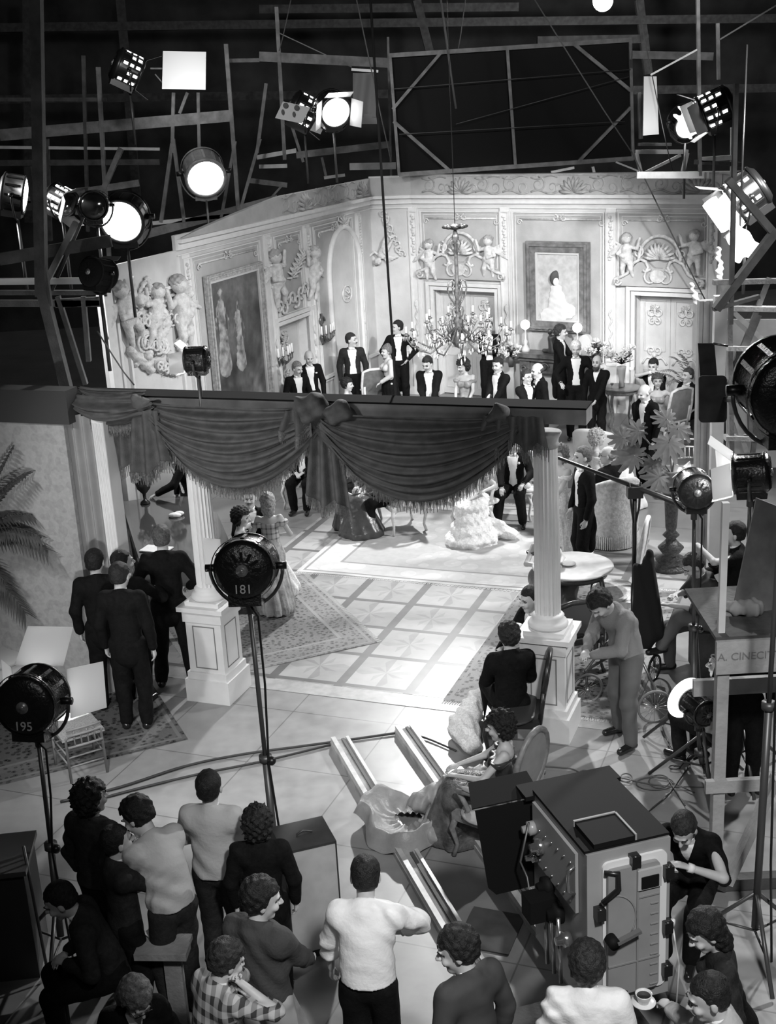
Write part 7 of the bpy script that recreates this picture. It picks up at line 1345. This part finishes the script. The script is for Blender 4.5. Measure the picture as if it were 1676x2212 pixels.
# people round the right column
mz = hd(1100, 1338, 1.36); P('man in black jacket and white collar sitting with his back to us', (mz[0], mz[1] + .02), 8, 1.80, hip=.50, out='suit', hc=.02, hair='wavy', vs=NEAR, rh='lap', lh='lap', head=(5, 5, 0)); salon_chair('salon_chair', 'black bentwood chair under the man with his back to us', (mz[0] + .02, mz[1] - .02), 80, mat('black_bentwood', .02, .3), mat('dark_leather', .04, .4), False, oval=True, zb=.95)
mz = hd(1160, 1255, 1.34); P('man in black beyond the back-turned man, one hand flung out left', (mz[0] + .05, mz[1] + .1), 120, 1.80, hip=.48, lean=(12, 0), vs=NEAR, lh=(-.28, .5, 1.0), rh=(.05, .5, .62))
wz = hd(1092, 1520, 1.30); P('dark-haired woman in off-shoulder gown sitting in the oval-backed armchair', (wz[0] - .02, wz[1]), 78, 1.66, hip=.47, out='gown', sex='f', hair='curly', hc=.012, top=mat('black_satin', .03, .35, noise=.4, bump=.4, bscale=20), bottom=mat('striped_dark_silk', .10, .4, noise=.7, nscale=9, bump=.5), vs=NEAR, head=(0, 10, 0), rh=(.1, .42, .70), lh=(-.15, .40, .72), skirt=.9)
salon_chair('oval_chair', 'large oval-backed gilt armchair seen from behind, centre foreground', (wz[0] - .10, wz[1] - .13), 52, mat('worn_gilt', .22, .45, noise=.3, nscale=20), mat('grey_upholstery', .36, .7, noise=.1), True, zb=1.12, w=.62)
TAFF = mat('grey_taffeta', .30, .45, noise=.15, nscale=6, bump=.2); t = thing('gown_train', 'crumpled grey taffeta train spilling from the armchair across the rail', 'gown train', tuple(xy(G(900, 1770))))
s = SDF().cone(G(1035, 1668, .48), G(975, 1690, .36), .07, .07, .05).cone(G(975, 1690, .36), G(905, 1735, .22), .07, .09, .05).cone(G(960, 1720, .22), G(930, 1800, .10), .08, .10, .05).cone(G(1000, 1700, .25), G(985, 1760, .1), .09, .09, .05)
s.disp = lambda X, Y, Z: .014 * np.sin(30 * X + 22 * Y + 2 * np.sin(11 * Z)) * np.sin(24 * Z + 12 * X) + .006 * np.sin(75 * X - 50 * Y); s.cut(lambda X, Y, Z: .012 - Z + 0 * X * Y); sdf_obj('train_upper', s, .011, TAFF, t, world=True)
bc_ = xy(G(882, 1792))
def bowl(i, j):
    an = 2 * PI * i; rr_ = (.10 + .27 * j ** .7) * (1 + .14 * math.sin(3 * an + .6) + .05 * math.sin(7 * an)); z = .115 + .19 * j ** 2 * (1 + .35 * math.sin(2 * an + 2.2) + .18 * math.sin(5 * an + 4 * j)) + .012 * math.sin(13 * an + 6 * j)
    if j > .86: z -= (j - .86) * 1.6; rr_ += (j - .86) * .25
    return bc_ + Vector((rr_ * 1.15 * math.cos(an), rr_ * math.sin(an), z))
MB().grid(bowl, 72, 16).build('train_hem', TAFF, t)
s = SDF().cone(G(1030, 1510, .2), G(1000, 1570, .15), .10, .14, .06).cone(G(1000, 1570, .12), G(1020, 1610, .1), .14, .1, .06); s.disp = lambda X, Y, Z: .02 * np.sin(30 * X + 17 * Y) * np.sin(34 * Z + 12 * X); s.cut(lambda X, Y, Z: .02 - Z + 0 * X * Y); o = sdf_obj('gown_train', s, .012, LACE); tag(o, 'pale lace train heaped on the rug edge left of the seated man', 'gown train')
P('man in sweater and baggy trousers bending over something in his hands', gp(1352, 1600), 118, 1.80, out='sweater', hc=.02, hair='wavy', lean=(26, 0), head=(0, 28, 0), belt=True, vs=NEAR, lh=(-.04, .42, 1.02), rh=(.06, .42, 1.04), rf=(.16, -.05), lf=(-.17, .08), top=mat('sweater_grey', .22, .85, bump=.3, bscale=60), bottom=mat('baggy_twill', .11, .85, noise=.12))
sx = gp(1510, 1450); zh = .62; P('short-haired man in dark shirt perched on a crate, foot on the boom wheel', (sx[0] + .12, sx[1]), 96, 1.80, hip=zh, out='shirt', top=mat('dark_shirt', .045, .8), bottom=mat('dim_trousers', .13, .85), hc=.04, lean=(16, 0), head=(0, 22, 0), vs=NEAR, lf=(-.05, .55, .36), rf=(.12, .40), lh=(-.02, .45, .80), rh=(.12, .35, .85), sleeves=False)
MB().box((sx[0] + .14, sx[1], .28), (.42, .42, .5)).one('wooden_crate', WOODD, 'dark crate under the short-haired man in dark shirt', 'crate')
P('man in dark clothes lifting a hand behind the slanted scaffold board', hd(1590, 1128, 1.72), 80, 1.76, out='shirt', top=BLACK, hc=.02, vs=NEAR, lh=(-.1, .35, 1.45), rh=(.1, .3, 1.1))
c = gp(1520, 1655); P('man in pale shirt sitting behind the pale scaffold post', (c[0] + .1, hd(1520, 1402, 1.28)[1]), 30, 1.74, hip=.46, out='shirt', top=PALEC, hc=.02, vs=NEAR, head=(40, 0, 0), rh='lap', lh='lap')
c = hd(1500, 1700, 1.25); P('crouching operator in black reaching towards the film camera', (c[0] + .02, c[1] + .0), 150, 1.74, hip=.52, out='suit', lean=(30, 0), hc=.03, vs=NEAR, rh=(.25, .62, .95), lh=(-.1, .5, .9), head=(0, 10, 0))
P('person in black clothes standing behind the scaffold, feet by the rail', gp(1600, 1700), 180, 1.70, out='suit', vs=NEAR, hc=.02)
# crew in the foreground
P('crewman in pale pullover over white collar, standing with back to us', hd(446, 1658, 1.74), 350, 1.74, out='sweater', top=mat('pale_pullover', .40, .85, bump=.2), bottom=CHARCOAL, hc=.012, vs=NEAR, rh=(.22, .12, .84), lh=(-.14, .3, 1.0), collar=True)
P('curly-headed crew member in dark top at the far left', hd(187, 1683, 1.70), 330, 1.70, out='sweater', top=CHARCOAL, bottom=BLACK, hair='curly', hc=.012, vs=NEAR, head=(-20, 0, 0))
P('dark-haired crewman bending in a pale shirt lit from the right', hd(350, 1770, 1.62), 45, 1.78, out='shirt', top=mat('pale_shirt', .42, .8, bump=.2), lean=(24, 0), hc=.012, hair='wavy', vs=NEAR, head=(25, 15, 0), lh=(-.05, .5, .95), rh=(.1, .4, .9))
P('shaggy-haired crew member in black beside the tall lamp stand', hd(553, 1748, 1.55), 0, 1.58, out='suit', hair='curly', hc=.01, vs=NEAR)
P('small crewman in dark jacket holding a hand to his face', hd(243, 1782, 1.60), 300, 1.62, out='suit', top=CHARCOAL, hc=.015, vs=NEAR, rh=(.0, .18, 1.42), re=(.3, .5, -1))
P('crouching person in dark coat, half lost in shadow at left', hd(215, 1870, 1.35), 100, 1.74, hip=.55, out='suit', top=CHARCOAL, lean=(28, 0), hc=.02, vs=NEAR, lh='lap', rh='lap')
P('dark-haired man in charcoal sweater and pale trousers looking right', hd(547, 1892, 1.78), 328, 1.78, out='sweater', top=mat('charcoal_sweater', .045, .9, bump=.3), bottom=mat('pale_trousers', .38, .8), hc=.012, hair='wavy', belt=True, vs=.0075, head=(-45, 12, 0), rh=(.1, .34, .98), lh=(-.2, .2, .95))
P('person in checked shirt covering the face with one hand', hd(440, 2052, 1.60), 305, 1.64, out='shirt', top=CHECK, bottom=BLACK, hc=.03, hair='wavy', vs=.0075, head=(-5, 15, 0), lh=(-.02, .20, 1.42), rh=(.06, .20, 1.40), lean=(10, 0))
P('woman in spectacles and black coat bending her head at bottom left', hd(270, 2070, 1.58), 200, 1.60, out='suit', sex='f', hair='long', hc=.14, glasses=True, vs=.0075, head=(15, 30, 0), lean=(10, 0))
P('man in brilliant white shirt with rolled sleeve, back to us, bottom centre', hd(778, 1868, 1.78), 352, 1.78, out='shirt', top=WHITEC, bottom=BLACK, hc=.02, vs=.0075, lean=(14, 0), head=(10, 5, 0), rh=(.20, .40, 1.02), re=(1, -.1, .1), lh=(-.27, .22, .86), le=(-1, -.3, 0), sleeves=True)
P('dark-haired man in dark jacket, face turned sharply left, bottom centre', hd(1015, 2005, 1.76), 38, 1.76, out='suit', top=mat('dark_twill', .05, .85, noise=.2), hc=.02, hair='wavy', vs=.0075, head=(50, 12, 0), lean=(6, 0))
P('man with tousled hair and white collar in front of the film camera', hd(1268, 2040, 1.74), 352, 1.74, out='shirt', top=WHITEC, hc=.03, hair='wavy', vs=.0075, lean=(4, 0))
P('dark-haired woman with a scarf looking down left at lower right', hd(1585, 1950, 1.66), 85, 1.66, out='blouse', sex='f', top=CHARCOAL, hair='long', hc=.012, vs=.0075, head=(15, 18, 0), lean=(12, 0))
c = G(1390, 2168, 1.22); ml = Vector((*hd(1592, 2088, 1.74), 0)); wr_ = Matrix.Rotation(R(-88), 3, 'Z') @ (c + Vector((.115, .0, .0)) - ml)
P('man in light shirt in profile holding out a white cup, bottom right', (ml.x, ml.y), 88, 1.74, out='shirt', top=mat('light_work_shirt', .40, .8, bump=.3), hc=.02, vs=.0075, head=(5, 5, 0), lean=(12, 0), lh=tuple(wr_), le=(-.6, -.2, -1), rh=(.2, .3, 1.0), grip=.9)
t = thing('tea_cup', 'white cup on a saucer held out by the man in light shirt', 'cup', c); MB().lathe([(.03, 0), (.045, .05), (.048, .06), (.042, .055), (.03, .02)], (0, 0, .01), 20).build('cup', PORC, t, False); MB().lathe([(.03, 0), (.07, .012), (.068, .016), (.02, .008)], n=20).build('saucer', PORC, t, False); MB().lathe([(.001, .045), (.043, .046)], (0, 0, .01), 16).build('coffee', mat('coffee', .03, .2), t, False)
